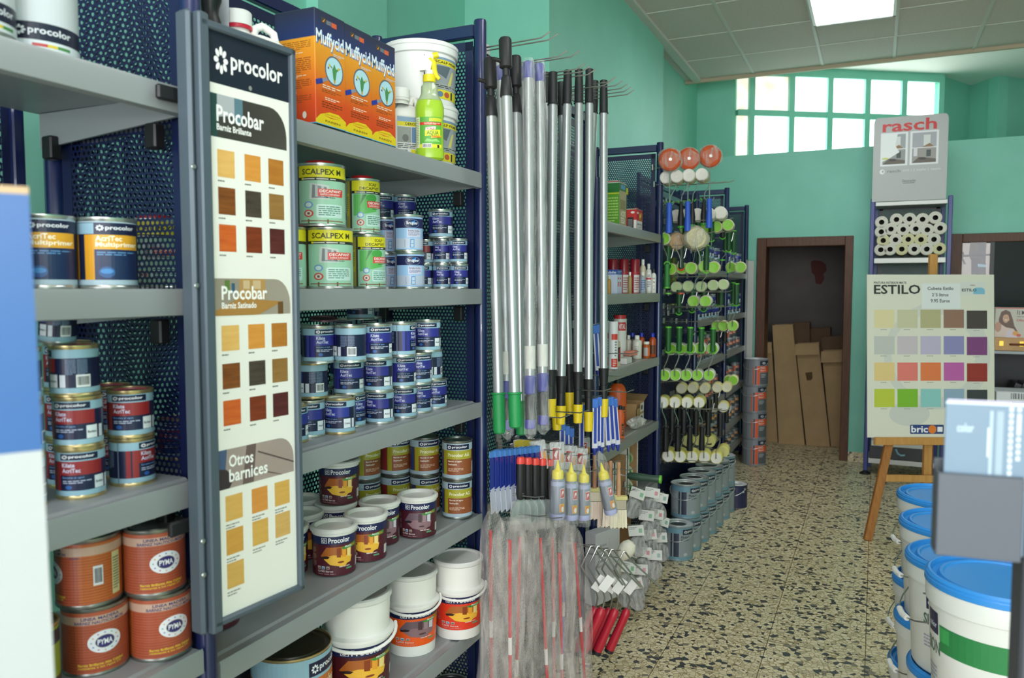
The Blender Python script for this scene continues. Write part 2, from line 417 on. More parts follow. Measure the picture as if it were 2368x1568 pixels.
# short wall facing the camera beside the window
pA = onY(1626, 260, yq2); pB = onY(1700, 260, yq2)
rc.box(xq - 0.05, yq2, ZL - 0.1, pB.x, yq2 + 0.12, 4.9, WALL)
struct('wall_recess', rc)
# window plane runs away to the right
A = onY(1700, 300, yq2 + 0.12); A = Vector((pB.x, yq2 + 0.06, 0))
ang = R(33); D = Vector((math.cos(ang), math.sin(ang), 0)); N = Vector((math.sin(ang), -math.cos(ang), 0))
def onW(px, py):
    r = ray(px, py); t = (A - CAM).dot(N) / r.dot(N); p = CAM + r * t; return (p - A).dot(D), p.z
def W3(u, z, d=0): p = A + D * u + N * d; return Vector((p.x, p.y, z))
wz0 = ZL - 0.05; u1, _ = onW(2163, 230); z1 = onW(1950, 185)[1]
uu = [onW(p, 230)[0] for p in (1734, 1826, 1914, 2000, 2084)]
zz = onW(1950, 270)[1]
wb = MB()
def wbox(u0, z0, u1_, z1_, d0, d1, m): 
    vs = [W3(u, z, d) for u in (u0, u1_) for d in (d0, d1) for z in (z0, z1_)]
    wb.add(vs, [(0, 1, 3, 2), (4, 6, 7, 5), (0, 4, 5, 1), (2, 3, 7, 6), (0, 2, 6, 4), (1, 5, 7, 3)], m)
for u in uu: wbox(u - 0.03, wz0, u + 0.03, z1, -0.05, 0.06, WALL)
wbox(0, zz - 0.03, u1, zz + 0.03, -0.05, 0.055, WALL); wbox(0, z1, u1, z1 + 0.09, -0.05, 0.06, WALL); wbox(u1, wz0, u1 + 0.06, z1 + 0.09, -0.05, 0.06, WALL)
wfr = struct('window_1', wb)
ZT = z1 + 0.09                              # upper ceiling height
def sky(h, e): return mat(h, 0.5, emit=e)
us = [0] + uu + [u1]
for i in range(6):
    for a, b_ in ((wz0, zz - 0.03), (zz + 0.03, z1)):
        wb = MB(); dusty = i == 0 or (i == 1 and a > zz)
        u0_, u1_ = us[i] + (0.03 if i else 0), us[i + 1] - 0.03
        if dusty: m_ = MATS.get('dusty') 
        else: m_ = sky('fdfeff', 3.6)
        if dusty and not m_:
            m_ = bpy.data.materials.new('dusty_glass'); m_.use_nodes = True; nt = m_.node_tree; bs = nt.nodes['Principled BSDF']
            n_ = nt.nodes.new('ShaderNodeTexNoise'); n_.inputs['Scale'].default_value = 5; cr = nt.nodes.new('ShaderNodeValToRGB')
            cr.color_ramp.elements[0].color = rgb('e8c4a6'); cr.color_ramp.elements[1].color = rgb('fff4ea'); cr.color_ramp.elements[0].position = 0.35; cr.color_ramp.elements[1].position = 0.6
            t_ = nt.nodes.new('ShaderNodeTexCoord'); nt.links.new(t_.outputs['Object'], n_.inputs['Vector'])
            nt.links.new(n_.outputs[0], cr.inputs[0]); nt.links.new(cr.outputs[0], bs.inputs['Emission Color']); bs.inputs['Emission Strength'].default_value = 1.1
            MATS['dusty'] = m_
        wbox(u0_, a, u1_, b_, 0.012, 0.02, m_); part('window_pane', wb, wfr, smooth=0)
# walls right of the window and the upper ceiling
rw = MB()
E0 = W3(u1 + 0.06, 0); 

def vwall(a, b, m=WALL, z0=ZL - 0.1, z1_=ZT + 0.4, t=0.12):
    d = (Vector((b[0], b[1], 0)) - Vector((a[0], a[1], 0))); n = Vector((-d.y, d.x, 0)).normalized() * t
    vs = [Vector((p[0], p[1], z)) + k for k in (Vector((0, 0, 0)), n) for p in (a, b) for z in (z0, z1_)]
    rw.add(vs, [(0, 1, 3, 2), (4, 6, 7, 5), (0, 4, 5, 1), (2, 3, 7, 6), (0, 2, 6, 4), (1, 5, 7, 3)], m)
pe = onZ(2245, 197, ZT); pc = onZ(2310, 175, ZT); pd = onZ(2460, 192, ZT)
vwall((E0.x, E0.y), (pe.x, pe.y)); vwall((pe.x, pe.y), (pc.x, pc.y)); vwall((pc.x, pc.y), (pd.x, pd.y))
vwall((4.2, YB), (4.2, 12.2), z1_=ZT + 0.1); vwall((4.2, 12.2), (-2.2, 12.2), z1_=ZT + 0.1)
struct('wall_right_recess', rw)
uc = MB(); uc.box(-2.2, YB - 0.0, ZT, 4.2, 12.2, ZT + 0.05, mat('e9e4dc', 0.7)); struct('ceiling_recess', uc)
dw = MB(); dw.box(-2.2, YC - 0.0, ZC + 0.04, 4.2, YC + 0.05, max(ZT, ZC + 0.1) + 0.05, mat('d8d2c6', 0.7)); struct('trim_2', dw)
# right wall, out of frame, closes the shop
rw = MB(); rw.box(3.4, -2.2, 0, 3.5, YB, ZC, WALL); struct('wall_right', rw)

# ================================================================ SHELVING

def perf_mesh(name, W, H, pitch=0.0125, hole=0.34, m=PANELBLUE):
    """perforated sheet in the local xz plane: staggered round holes, plain border"""
    px_, pz = pitch, pitch * 0.866; nx = int(W / px_) - 3; nz = int(H / pz) - 4
    x0 = (W - nx * px_) / 2; z0 = (H - nz * pz) / 2
    vs = []; fs = []
    hexa = [(math.sin(R(60 * k)) / 1.732 * pitch, math.cos(R(60 * k)) / 1.732 * pitch) for k in range(6)]
    hol = [(math.sin(R(60 * k)) * hole * pitch, math.cos(R(60 * k)) * hole * pitch) for k in range(6)]
    n = 0
    for j in range(nz):
        zc = z0 + (j + 0.5) * pz
        for i in range(nx - (j % 2)):
            xc = x0 + (i + 0.5 + 0.5 * (j % 2)) * px_
            for a, b in hexa: vs.append((xc + a, 0, zc + b))
            for a, b in hol: vs.append((xc + a, 0, zc + b))
            for k in range(6): l = (k + 1) % 6; fs.append((n + k, n + l, n + 6 + l, n + 6 + k))
            n += 12
    mb = MB(); mb.v = vs; mb.f = fs; mb.m = [0] * len(fs); mb.mats = [m]
    b = 0.001
    mb.box(0, -b, 0, x0 + px_ * 0.45, b, H, m); mb.box(W - x0 - px_ * 0.45, -b, 0, W, b, H, m); mb.box(0, -b, 0, W, b, z0 + 0.002, m); mb.box(0, -b, H - z0 - 0.002, W, b, H, m)
    return mb.mesh(name, 0)
HP = 2.40
endw = XF - XR - 0.05
END = perf_mesh('side_panel', endw, 2.28)
BACK = perf_mesh('back_panel', 1.03, 2.28, 0.0145)
def post_mesh(H=HP):
    mb = MB(); r = 0.02
    mb.lathe([(0.0, H), (r * 0.9, H), (r, H - 0.006), (r, 0.03), (r, 0.03)], BLUE, n=12, sx=1.0, sy=0.9)
    mb.lathe([(0, 0.03), (0.03, 0.03), (0.036, 0.012), (0.036, 0), (0, 0)], BLACK, n=14)
    return mb.mesh('post')
POST = post_mesh(); FEET = None
def frame_side(y, label, shortz=1.0):
    """side frame between two bays: front post, rear post, perforated sheet, rails"""
    t = thing('shelving_upright', label, 'shelving frame', (0, y, 0), 0, 'blue perforated side frames of the shelving')
    o = part('post', POST, t); o.location = (XF, 0, 0)
    o = part('post', POST, t); o.location = (XR, 0, 0)
    o = part('side_panel', END, t); o.location = (XR + 0.025, 0, 0.06)
    for a_, b_ in ((HP - 0.05, HP - 0.012), (0.03, 0.07)): part('rail', MB().bbox(XR + 0.018, -0.012, a_, XF - 0.018, 0.012, b_, BLUE, 0.003), t)
    if shortz != 1: t.scale = (1, 1, shortz)
    return t
names = ['nearest the camera, left of the varnish sample board', 'beside the varnish sample board', 'between the paint tins and the telescopic poles', None,
         'beside the tin and bottle shelves, before the rollers', 'beyond the hanging rollers', 'seen past the rollers, second from the doorway', 'last one, next to the doorway']
for i, y in enumerate(YS):
    if i == 0: continue
    if i == 3:
        t = thing('shelving_post', 'blue steel post between the telescopic poles and the bottle shelves', 'post', (XF, y, 0)); part('post_tube', POST, t); t.scale = (1, 1, 0.86); continue
    frame_side(y, 'blue perforated steel side frame ' + names[i], {5: 0.93, 7: 0.985}.get(i, 1))
def backframe(i, label, x=XR - 0.04, sz=1):
    t = thing('shelving_backboard', label, 'shelving back panel', (x, YS[i] + 0.05, 0), R(90), 'blue perforated back panels of the shelving')
    o = part('back_panel', BACK, t); o.location = (0.0, 0, 0.06); W_ = YS[i + 1] - YS[i] - 0.10; o.scale = (W_ / 1.03, 1, 1)
    for a in (0, W_): part('stile', MB().bbox(a - 0.012, -0.012, 0, a + 0.012, 0.012, HP, BLUE, 0.003), t)
    part('rail', MB().bbox(0.013, -0.012, HP - 0.05, W_ - 0.013, 0.012, HP - 0.012, BLUE, 0.003), t)
    if sz != 1: t.scale = (1, 1, sz)
bn = ['nearest bay, behind the red tins', 'second bay, behind the paint tins', None, 'behind the bottles and glues', None, 'behind the far shelves past the rollers', 'behind the last shelves by the doorway']
for i in range(7):
    if bn[i]: backframe(i, 'dark blue perforated steel back panel ' + bn[i])
backframe(2, 'dark blue perforated steel panel that carries the telescopic poles', XF - 0.035, 0.975)
backframe(4, 'dark blue perforated steel panel that carries the paint rollers', XF - 0.035, 0.9)

def shelf(i, z, label, m=SHELF, y0=None, y1=None, lip=0.046):
    a = YS[i] + 0.02 if y0 is None else y0; b = YS[i + 1] - 0.02 if y1 is None else y1
    t = thing('metal_shelf', label, 'shelf', (0, a, z), 0, 'grey metal shelves along the left wall'); Lg = b - a
    mb = MB(); xf = XF + 0.012
    pr = [(XR - 0.01, 0), (xf - 0.032, 0), (xf - 0.026, -0.004), (xf - 0.006, -0.004), (xf, 0.0), (xf + 0.002, -0.006), (xf + 0.002, -lip), (xf - 0.014, -lip - 0.002),
          (xf - 0.014, -lip + 0.002), (xf - 0.002, -lip + 0.004), (xf - 0.002, -0.009), (XR - 0.01, -0.006)]
    n = len(pr); vs = [(x, yy, zz_) for yy in (0, Lg) for x, zz_ in pr]
    mb.add(vs, [tuple(range(n)), tuple(range(2 * n - 1, n - 1, -1))] + [(k, n + k, n + (k + 1) % n, (k + 1) % n) for k in range(n)], m)
    part('tray', mb, t, smooth=30)
    for s, yy in ((0, 0.004), (1, Lg - 0.004)):
        br = MB(); d = 0.003
        vs = [(x, yy + e, zz_) for e in (-d, d) for x, zz_ in ((XR, -0.008), (xf - 0.004, -0.008), (xf - 0.004, -lip + 0.002), (XR, -0.075))]
        br.add(vs, [(0, 1, 2, 3), (7, 6, 5, 4), (0, 4, 5, 1), (1, 5, 6, 2), (2, 6, 7, 3), (3, 7, 4, 0)], m)
        part('bracket', br, t, smooth=0)
    for yy in (0.012, Lg - 0.012): 
        for x in (XF - 0.06, XR + 0.04): part('clip', MB().bbox(x - 0.014, yy - 0.012, -0.10, x + 0.014, yy + 0.012, -0.055, BLACK, 0.003), t)
    return t
Z1 = {'a': 1.93, 'b': 1.58, 'c': 1.235, 'd': 0.918, 'e': 0.52}
Z2 = {'a': 1.935, 'b': 1.58, 'c': 1.228, 'd': 0.875, 'e': 0.524, 'f': 0.2}
ordn = {'a': 'top', 'b': 'second', 'c': 'third', 'd': 'fourth', 'e': 'fifth', 'f': 'lowest'}
for k, z in Z1.items(): shelf(0, z, 'grey metal shelf left of the sample board, ' + ordn[k] + ' from the top')
for k, z in Z2.items(): shelf(1, z, 'grey metal shelf right of the sample board, ' + ordn[k] + ' from the top')
Z3 = [1.885, 1.555, 1.195, 0.83, 0.48, 0.2]
for k, z in enumerate(Z3): shelf(3, z, 'worn grey shelf behind the poles, ' + 'abcdef'.replace('abcdef', ['top', 'second', 'third', 'fourth', 'fifth', 'lowest'][k]) + ' from the top', SHELFZ)
Z5 = [1.72, 1.36, 1.05, 0.72, 0.42, 0.20]
for k, z in enumerate(Z5):
    shelf(5, z, 'grey shelf past the rollers, ' + ['top', 'second', 'third', 'fourth', 'fifth', 'lowest'][k] + ' one', SHELFZ)
    shelf(6, z, 'grey shelf in the last bay by the doorway, ' + ['top', 'second', 'third', 'fourth', 'fifth', 'lowest'][k] + ' one', SHELFZ)
# ================================================================ PRODUCTS
PROTO = {}; LOG = []
HT = {'kb': .088, 'kb2': .088, 'kbg': .088, 'ks': .076, 'kr': .084, 'krs': .076, 'mp': .118, 'py': .119, 'pb': .12, 'pbr': .12, 'pt': .119, 'ptd': .119, 'p4': .275, 'p3o': .275, 'p3r': .275,
      'sx': .144, 'sd': .142, 'br': .104, 'brs': .07, 'mz': .165, 'pbig': .2, 'drk': .12, 'yl': .12}
NAVY, LBLUE = '161c3e', '93b8ca'
def can_meshes(key, r, h, els, lidc=None, neck=False, step=7, tin=TIN):
    b = MB(); c = 0.0022
    b.lathe([(0, 0.003), (r - 0.004, 0.003), (r - 0.003, 0), (r + c * 0.5, 0), (r + c * 0.6, 0.003), (r, 0.005), (r, h - 0.006), (r + c * 0.6, h - 0.004), (r + c * 0.6, h - 0.0005), (r, h), (r - c, h - 0.0005), (r - c * 1.2, h - 0.005)], tin, n=32)
    l = MB(); lm = mat(lidc, 0.35) if lidc else tin
    q = r - c * 1.2
    if lidc == 'red': pass
    l.lathe([(0, h - 0.0045), (q * 0.78, h - 0.0045), (q * 0.8, h - 0.0015), (q * 0.86, h - 0.0012), (q * 0.88, h - 0.006), (q, h - 0.006)], lm, n=32)
    lab = printmesh(MB(), els, cylmap(r + 0.0001, 0.006, h - 0.007), step)
    return [('body', b.mesh('tin_body'), None), ('lid', l.mesh('tin_lid'), None), ('label', lab.mesh('tin_label', 30), None)]
def logo(v0=0.83, v1=0.98, u=0, s=1.0, c='eef0f4', bg=NAVY):
    m = (v0 + v1) / 2; hv = (v1 - v0)
    return [('r', u - 45 * s, v0, u + 47 * s, v1, bg)] + flower(u - 33 * s, m, 8 * s, hv * 0.33, c) + [('t', 'procolor', u - 23 * s, m - hv * 0.30, u + 37 * s, m + hv * 0.27, c)]
def kilate(main, name='Crema', side='3a3f9a'):
    e = [('r', -180, 0, 180, 1, LBLUE), ('r', -180, 0.12, 180, 0.80, NAVY), ('r', -46, 0.48, 58, 0.80, main), ('r', -78, 0.12, -66, 0.80, side), ('r', -62, 0.12, -46, 0.80, main)]
    e += logo()
    e += [('t', 'Kilate', -40, 0.665, -9, 0.765, 'c9cfe6'), ('t', 'AcriTec', -40, 0.54, 4, 0.64, 'c9cfe6'), ('t', 'Esmalte al agua', -40, 0.395, 12, 0.45, '6a8fc0'),
          ('m', -40, 0.28, 28, 0.37, 2, 'b4bdd4'), ('e', -25, 0.2, 8, 0.05, '2f5ca4'), ('r', 36, 0.13, 64, 0.43, 'dde5ea'), ('t', name, 39, 0.25, 61, 0.31, '2a2d3a'),
          ('m', 84, 0.42, 108, 0.78, 10, '7e93b4'), ('m', 111, 0.42, 135, 0.78, 10, '7e93b4'), ('r', 70, 0.13, 84, 0.42, 'd5dce6'), ('r', 108, 0.13, 142, 0.42, 'e6e9ec'), ('b', 111, 0.18, 139, 0.38, '20242c'),
          ('r', -100, 0, -97, 1, '6f7f8c'), ('m', -150, 0.35, -112, 0.78, 10, '7e93b4')]
    return e
def kit(key, fn):
    if key not in PROTO: PROTO[key] = fn()
    return PROTO[key]
CANS = {
 'kb': lambda: can_meshes('kb', 0.037, 0.088, kilate('2d2f86', 'Azul')),
 'kb2': lambda: can_meshes('kb2', 0.037, 0.088, kilate('2d2f86', 'Piedra'), lidc='6a3a44'),
 'kbg': lambda: can_meshes('kbg', 0.037, 0.088, kilate('2a3590', 'Crema'), lidc='d8dccb', tin=GOLDTIN),
 'ks': lambda: can_meshes('ks', 0.0275, 0.076, kilate('2d2f86', 'Negro')),
 'kr': lambda: can_meshes('kr', 0.037, 0.084, kilate('8e2428', 'Burdeos', '8e2428'), lidc='a8555c', tin=GOLDTIN),
 'krs': lambda: can_meshes('krs', 0.0275, 0.076, kilate('8e2c28', 'Teja', '8e2c28')),
}
def multiprimer():
    return [('r', -180, 0, 180, 1, 'a9c0cc'), ('r', -180, 0.08, 180, 0.98, '18213f'), ('r', -95, 0.80, -45, 0.97, '8fb4c6'), ('r', -66, 0.08, -45, 0.79, 'd99b22'), ('r', -92, 0.08, -84, 0.79, 'd99b22')] + logo(0.82, 0.97) + \
        [('r', -45, 0.56, 52, 0.79, 'e0a42c'), ('t', 'AcriTec', -42, 0.69, 8, 0.775, 'fff6dd'), ('t', 'Multiprimer', -42, 0.58, 46, 0.675, 'fff6dd'), ('r', -45, 0.08, 52, 0.56, '1a2a50'),
         ('m', -40, 0.46, 40, 0.53, 2, '5f8fc0'), ('e', -22, 0.2, 15, 0.09, '27558e'), ('e', -22, 0.215, 12, 0.04, '3f86c4')]
CANS['mp'] = lambda: can_meshes('mp', 0.046, 0.118, multiprimer())
def pyma():
    e = [('r', -180, 0, 180, 1, 'b3573b'), ('r', 70, 0.02, 180, 0.98, 'c4682f'), ('r', -180, 0.02, -75, 0.98, 'c4682f')]
    rr = random.Random(5)
    for i in range(17): 
        v = 0.04 + i * 0.045; e.append(('r', -180, v, 180, v + 0.006 + 0.005 * rr.random(), '8f3d28'))
    e += [('r', -180, 0.80, 180, 0.94, 'c9a592'), ('t', 'LINEA MADERA', -30, 0.875, 38, 0.925, '3f3a72'), ('t', 'BARNIZ NAUTICO-MON', -42, 0.81, 48, 0.86, '3f3a72'),
          ('e', 10, 0.50, 30, 0.185, 'e6e8ef'), ('e', 10, 0.50, 17, 0.105, '8a7a6a'), ('e', 10, 0.50, 16, 0.098, '332c6e'), ('t', 'PYMA', -3, 0.455, 23, 0.545, 'f2f2f6')]
    for i in range(12):
        a = math.pi * i / 6; e.append(star(10 + 23.5 * math.cos(a), 0.50 + 0.145 * math.sin(a), 2.6, 0.017, ['c2487a', 'd9a24a', '4ea58a', '5a6ac0'][i % 4]))
    e += [('t', 'Barniz Brillante Alta Calidad', -38, 0.125, 44, 0.165, 'e8c83a'), ('t', 'resistente a los rayos UV', -38, 0.07, 40, 0.11, 'e8c83a'),
          ('r', 95, 0.30, 112, 0.62, 'e4e4ea'), ('b', 97, 0.34, 110, 0.58, '3a3a44'), ('r', 130, 0.08, 150, 0.78, 'd8d2a0'), ('m', 132, 0.15, 148, 0.7, 12, '6a7a60'), ('t', 'TON', 55, 0.76, 72, 0.79, '3f3a72')]
    return e
CANS['py'] = lambda: can_meshes('py', 0.052, 0.119, pyma(), tin=TIND)
def procobar(col='1c3a78', full=True):
    e = [('r', -180, 0, 180, 1, 'a9bcc8'), ('r', -180, 0.10, 180, 0.80, '7a4527'), ('r', -90, 0.10, -66, 0.80, col), ('r', -62, 0.10, -45, 0.80, 'a39b26')] + logo(0.82, 0.97) + \
        [('r', -45, 0.55, 60, 0.80, 'a8a12c'), ('t', 'Procobar AG', -38, 0.62, 46, 0.72, 'e8e6c8'), ('r', -45, 0.10, 60, 0.55, '8e4f2c'), ('t', 'Barniz al agua', -38, 0.46, 14, 0.515, 'e8ddd0'),
         ('t', 'Satinado', -38, 0.38, -4, 0.43, 'e8ddd0'), ('m', -38, 0.2, 20, 0.3, 3, 'd8b8a0'), ('r', 64, 0.12, 84, 0.45, 'c8c4c0'), ('m', 100, 0.3, 150, 0.75, 12, 'c09a80'), ('r', -128, 0.3, -102, 0.6, 'b8b8bc')]
    return e
CANS['pb'] = lambda: can_meshes('pb', 0.0465, 0.120, procobar(), tin=TIND)
CANS['pbr'] = lambda: can_meshes('pbr', 0.0465, 0.120, procobar('8a2c30'), tin=TIND)
def room(u0, v0, u1, v1, warm=True):
    du, dv = u1 - u0, v1 - v0
    P = lambda a, b: (u0 + a * du, v0 + b * dv)
    c = ('b06226', 'e8a032', '8a3c18', 'f2d98a', 'f0b83c', '30201c') if warm else ('6b5660', '9a7f86', '4a3038', 'c9c9d2', '8a6a70', '241c22')
    return [('p', [P(0.2, 1), P(1, 1), P(0.95, 0.1), P(0.75, 0), P(0, 0.55)], c[0]), ('p', [P(0.05, 0.5), P(0.4, 0.62), P(1, 0.5), P(0.94, 0.12), P(0.74, 0.0), P(0.3, 0.15)], c[4]),
            ('p', [P(0.50, 0.5), P(0.50, 0.95), P(0.62, 0.95), P(0.62, 0.48)], c[2]), ('p', [P(0.66, 0.5), P(0.66, 0.95), P(0.78, 0.97), P(0.78, 0.46)], c[1]), ('p', [P(0.82, 0.5), P(0.82, 0.95), P(0.95, 0.97), P(0.95, 0.45)], c[3]),
            ('p', [P(0.02, 0.52), P(0.18, 0.58), P(0.3, 0.54), P(0.24, 0.44), P(0.05, 0.42)], c[5]), ('e', u0 + 0.62 * du, v0 + 0.25 * dv, du * 0.1, dv * 0.05, c[2])]
def oldlogo(v0, v1, u0=-38, s=1.0):
    m = (v0 + v1) / 2; h = v1 - v0
    return [('r', u0, v0, u0 + 15 * s, v1, 'e8e8ea'), ('r', u0 + 1.5 * s, v0 + h * 0.08, u0 + 13.5 * s, v1 - h * 0.08, '1a2450')] + flower(u0 + 7.5 * s, m, 5 * s, h * 0.36, 'e8e8ea') + [('t', 'Procolor', u0 + 19 * s, v0 + h * 0.02, u0 + 76 * s, v1, 'f0f0f2')]
def plastic(body, warm=True, litres='0,750 litros', vb=0.0):
    e = [('r', -180, vb, 180, 0.93, body), ('r', -180, 0.74, 180, 0.93, '1b2450')] + oldlogo(0.775, 0.9) + room(-42, 0.2, 46, 0.68, warm)
    e += [('p', [(12, 0.66), (62, 0.735), (62, 0.64), (20, 0.61)], '3f8a3a'), ('t', 'PROCO', 24, 0.645, 44, 0.69, 'eef2ea'), ('t', 'BAR', 45, 0.65, 56, 0.70, 'e08030'),
          ('p', [(24, 0.2), (58, 0.24), (58, 0.32), (30, 0.27)], body), ('r', 28, 0.13, 46, 0.17, '5a9a70'), ('m', 8, 0.19, 52, 0.235, 1, 'd8c8c4'),
          ('t', litres, -52, 0.085, -8, 0.14, 'd9c8c8'), ('m', -52, 0.04, 20, 0.065, 1, 'b89a9a')]
    for i in range(3): e += [('r', -52 + i * 13, 0.165, -43 + i * 13, 0.235, ['c8b8a8', '9ac0dc', 'b8a090'][i]), ('r', -50.5 + i * 13, 0.18, -44.5 + i * 13, 0.205, '5a5060')]
    for v in (0.66, 0.5, 0.34): e.append(('m', -78, v - 0.14, -58, v, 4, 'a88890'))
    e += [('r', 66, 0.12, 84, 0.34, 'd0ccca'), ('m', 95, 0.2, 150, 0.65, 12, 'b89aa0')]
    return e
def tub_meshes(r, h, els, lid_in='dcdcd6'):
    b = MB(); rb = r * 0.955
    b.lathe([(0, 0.002), (rb - 0.003, 0.002), (rb, 0.004), (r, h - 0.012), (r, h - 0.008)], mat('e6e4de', 0.4), n=36)
    l = MB(); l.lathe([(r, h - 0.012), (r + 0.004, h - 0.010), (r + 0.004, h - 0.003), (r, h), (r - 0.006, h), (r - 0.009, h - 0.004), (r - 0.010, h - 0.009), (r * 0.6, h - 0.010), (0, h - 0.008)], mat(lid_in, 0.35), n=36)
    lab = printmesh(MB(), els, cylmap(lambda v: rb + (r - rb) * v + 0.0002, 0.003, h - 0.010), 7)
    return [('body', b.mesh('tub'), None), ('lid', l.mesh('tub_lid'), None), ('label', lab.mesh('tub_label', 30), None)]
CANS['pt'] = lambda: tub_meshes(0.0545, 0.119, plastic('521a28'))
CANS['ptd'] = lambda: tub_meshes(0.0545, 0.119, plastic('4a1824', False))
def pail_meshes(r, h, els, neckf=0.30, labf=(0.14, 0.66), lidc='d9d9d4', bodyc='e9e8e2', handle=True, hc='ecebe6', tilt=-16):
    b = MB(); rb = r * 0.90; zl = h
    M0 = mat(bodyc, 0.38); rn = r * 0.94
    b.lathe([(0, 0.004), (rb - 0.006, 0.004), (rb, 0.0), (r, h * 0.60), (r + 0.007, h * 0.605), (r + 0.007, h * 0.63), (r, h * 0.635), (rn, h * 0.65), (rn + 0.003, h - 0.012)], M0, n=40)
    l = MB(); q = rn + 0.003
    l.lathe([(q, h - 0.018), (q + 0.004, h - 0.014), (q + 0.004, h - 0.004), (q, h), (q - 0.008, h), (q - 0.012, h - 0.006), (q * 0.8, h - 0.007), (0, h - 0.006)], mat(lidc, 0.35), n=40)
    f = lambda v: rb + (r - rb) * (v * (labf[1] - labf[0]) + labf[0]) / 0.60 + 0.0003
    lab = printmesh(MB(), els, cylmap(f, h * labf[0], h * labf[1]), 6)
    out = [('body', b.mesh('pail'), None), ('lid', l.mesh('pail_lid'), None), ('label', lab.mesh('pail_label', 30), None)]
    if handle:
        hd = MB(); pts = []
        for i in range(17):
            a = math.pi * i / 16; x = (r + 0.012) * math.cos(a); y = -(r + 0.010) * math.sin(a); t = R(tilt)
            pts.append((x, y * math.cos(t), h * 0.63 - y * math.sin(t)))
        hd.tube(pts, 0.0045, mat(hc, 0.4), n=8)
        out.append(('handle', hd.mesh('handle'), None))
    return out
def plasticpail(c, warm=True, li='4 litros', roomc=None): return lambda: pail_meshes(0.088, 0.275, plastic(c, warm, li), labf=(0.13, 0.595))
CANS['p4'] = plasticpail('4c1620')
CANS['p3o'] = plasticpail('ee5a16', False, '3,000 litros')
CANS['p3r'] = plasticpail('e03a22', True, '3,000 litros')
def scalpex(kind=0):
    g = '9fceb2'
    e = [('r', -180, 0, 180, 1, g), ('r', -180, 0.0, -62, 1, 'b8a84a'), ('r', -100, 0.0, -78, 0.98, 'b9b5d0' if not kind else 'a8c8b4'), ('r', -64, 0.0, -56, 1, '4a4636'),
         ('r', -56, 0.80, 180, 1, 'e3d821'), ('r', -56, 0.745, 100, 0.80, '2a2c24'), ('m', -40, 0.755, 70, 0.79, 1, 'd9d8cc'), ('r', -46, 0.757, -40, 0.788, 'e3d821')]
    if not kind:
        e += [('t', 'SCALPEX M', -44, 0.845, 52, 0.945, '3a3a20'), ('p', [(-26, 0.42), (-24, 0.70), (20, 0.66), (22, 0.42)], 'c9d2cc'), ('p', [(-20, 0.44), (-18, 0.67), (14, 0.63), (16, 0.44)], '7c8384'),
              ('p', [(-12, 0.46), (-12, 0.66), (-6, 0.65), (-6, 0.46)], 'b9c2c2'), ('p', [(2, 0.46), (2, 0.645), (8, 0.64), (8, 0.46)], 'b9c2c2')]
    else:
        e += [('t', 'SCALP', 0, 0.90, 30, 0.96, '3a3a20'), ('t', "DECAP'VIT", -30, 0.82, 42, 0.88, '3a3a20'), ('p', [(-50, 0.73), (10, 0.73), (30, 0.40), (-50, 0.30)], '63b85e'), ('e', 10, 0.66, 20, 0.08, '4da44a'), ('p', [(-20, 0.73), (-8, 0.73), (-30, 0.5)], '3f7a44')]
    e += [('r', -6, 0.47, 58, 0.60, 'd94238'), ('t', 'DECAPANT', -2, 0.535, 52, 0.585, 'f6f0ec'), ('t', 'RAPIDE SURPUISSANT', 0, 0.485, 48, 0.52, 'f0dcd6'), ('m', 12, 0.435, 44, 0.462, 1, '3a3f3a'),
          ('e', -28, 0.32, 11, 0.06, '6a9ccc'), ('e', -28, 0.32, 7.5, 0.04, 'c8dcd8'), ('e', -28, 0.17, 12, 0.065, 'cc5048'), ('e', -28, 0.17, 8, 0.042, 'd8d4c4'), ('r', -31, 0.15, -25, 0.19, '6a4a44'),
          rnd(-10, 0.10, 56, 0.33, 5, 0.03, 'c9e4dc'), ('m', -5, 0.13, 50, 0.31, 5, '4f8a74'), ('r', -50, 0.03, 60, 0.05, '8a6a4a'), ('r', -30, 0.0, -26, 0.07, '7a5a3a'), ('r', 14, 0.0, 18, 0.07, '7a5a3a'),
          ('r', -90, 0.2, -80, 0.4, 'd8d8e0'), ('b', -89, 0.22, -81, 0.38, '404048'), ('r', -78, 0.3, -68, 0.75, 'd9cf3a'), ('m', -77, 0.4, -69, 0.7, 8, '7a7430')]
    return e
def capped(key, r, h, els, cap='c8202a'):
    o = can_meshes(key, r, h, els)
    c = MB(); c.lathe([(r * 0.62, h - 0.005), (r * 0.62, h + 0.006), (r * 0.58, h + 0.009), (0, h + 0.009)], mat(cap, 0.35), n=28)
    o.append(('cap', c.mesh('cap'), None)); return o
CANS['sx'] = lambda: capped('sx', 0.0575, 0.144, scalpex(0))
CANS['sd'] = lambda: capped('sd', 0.046, 0.142, scalpex(1))
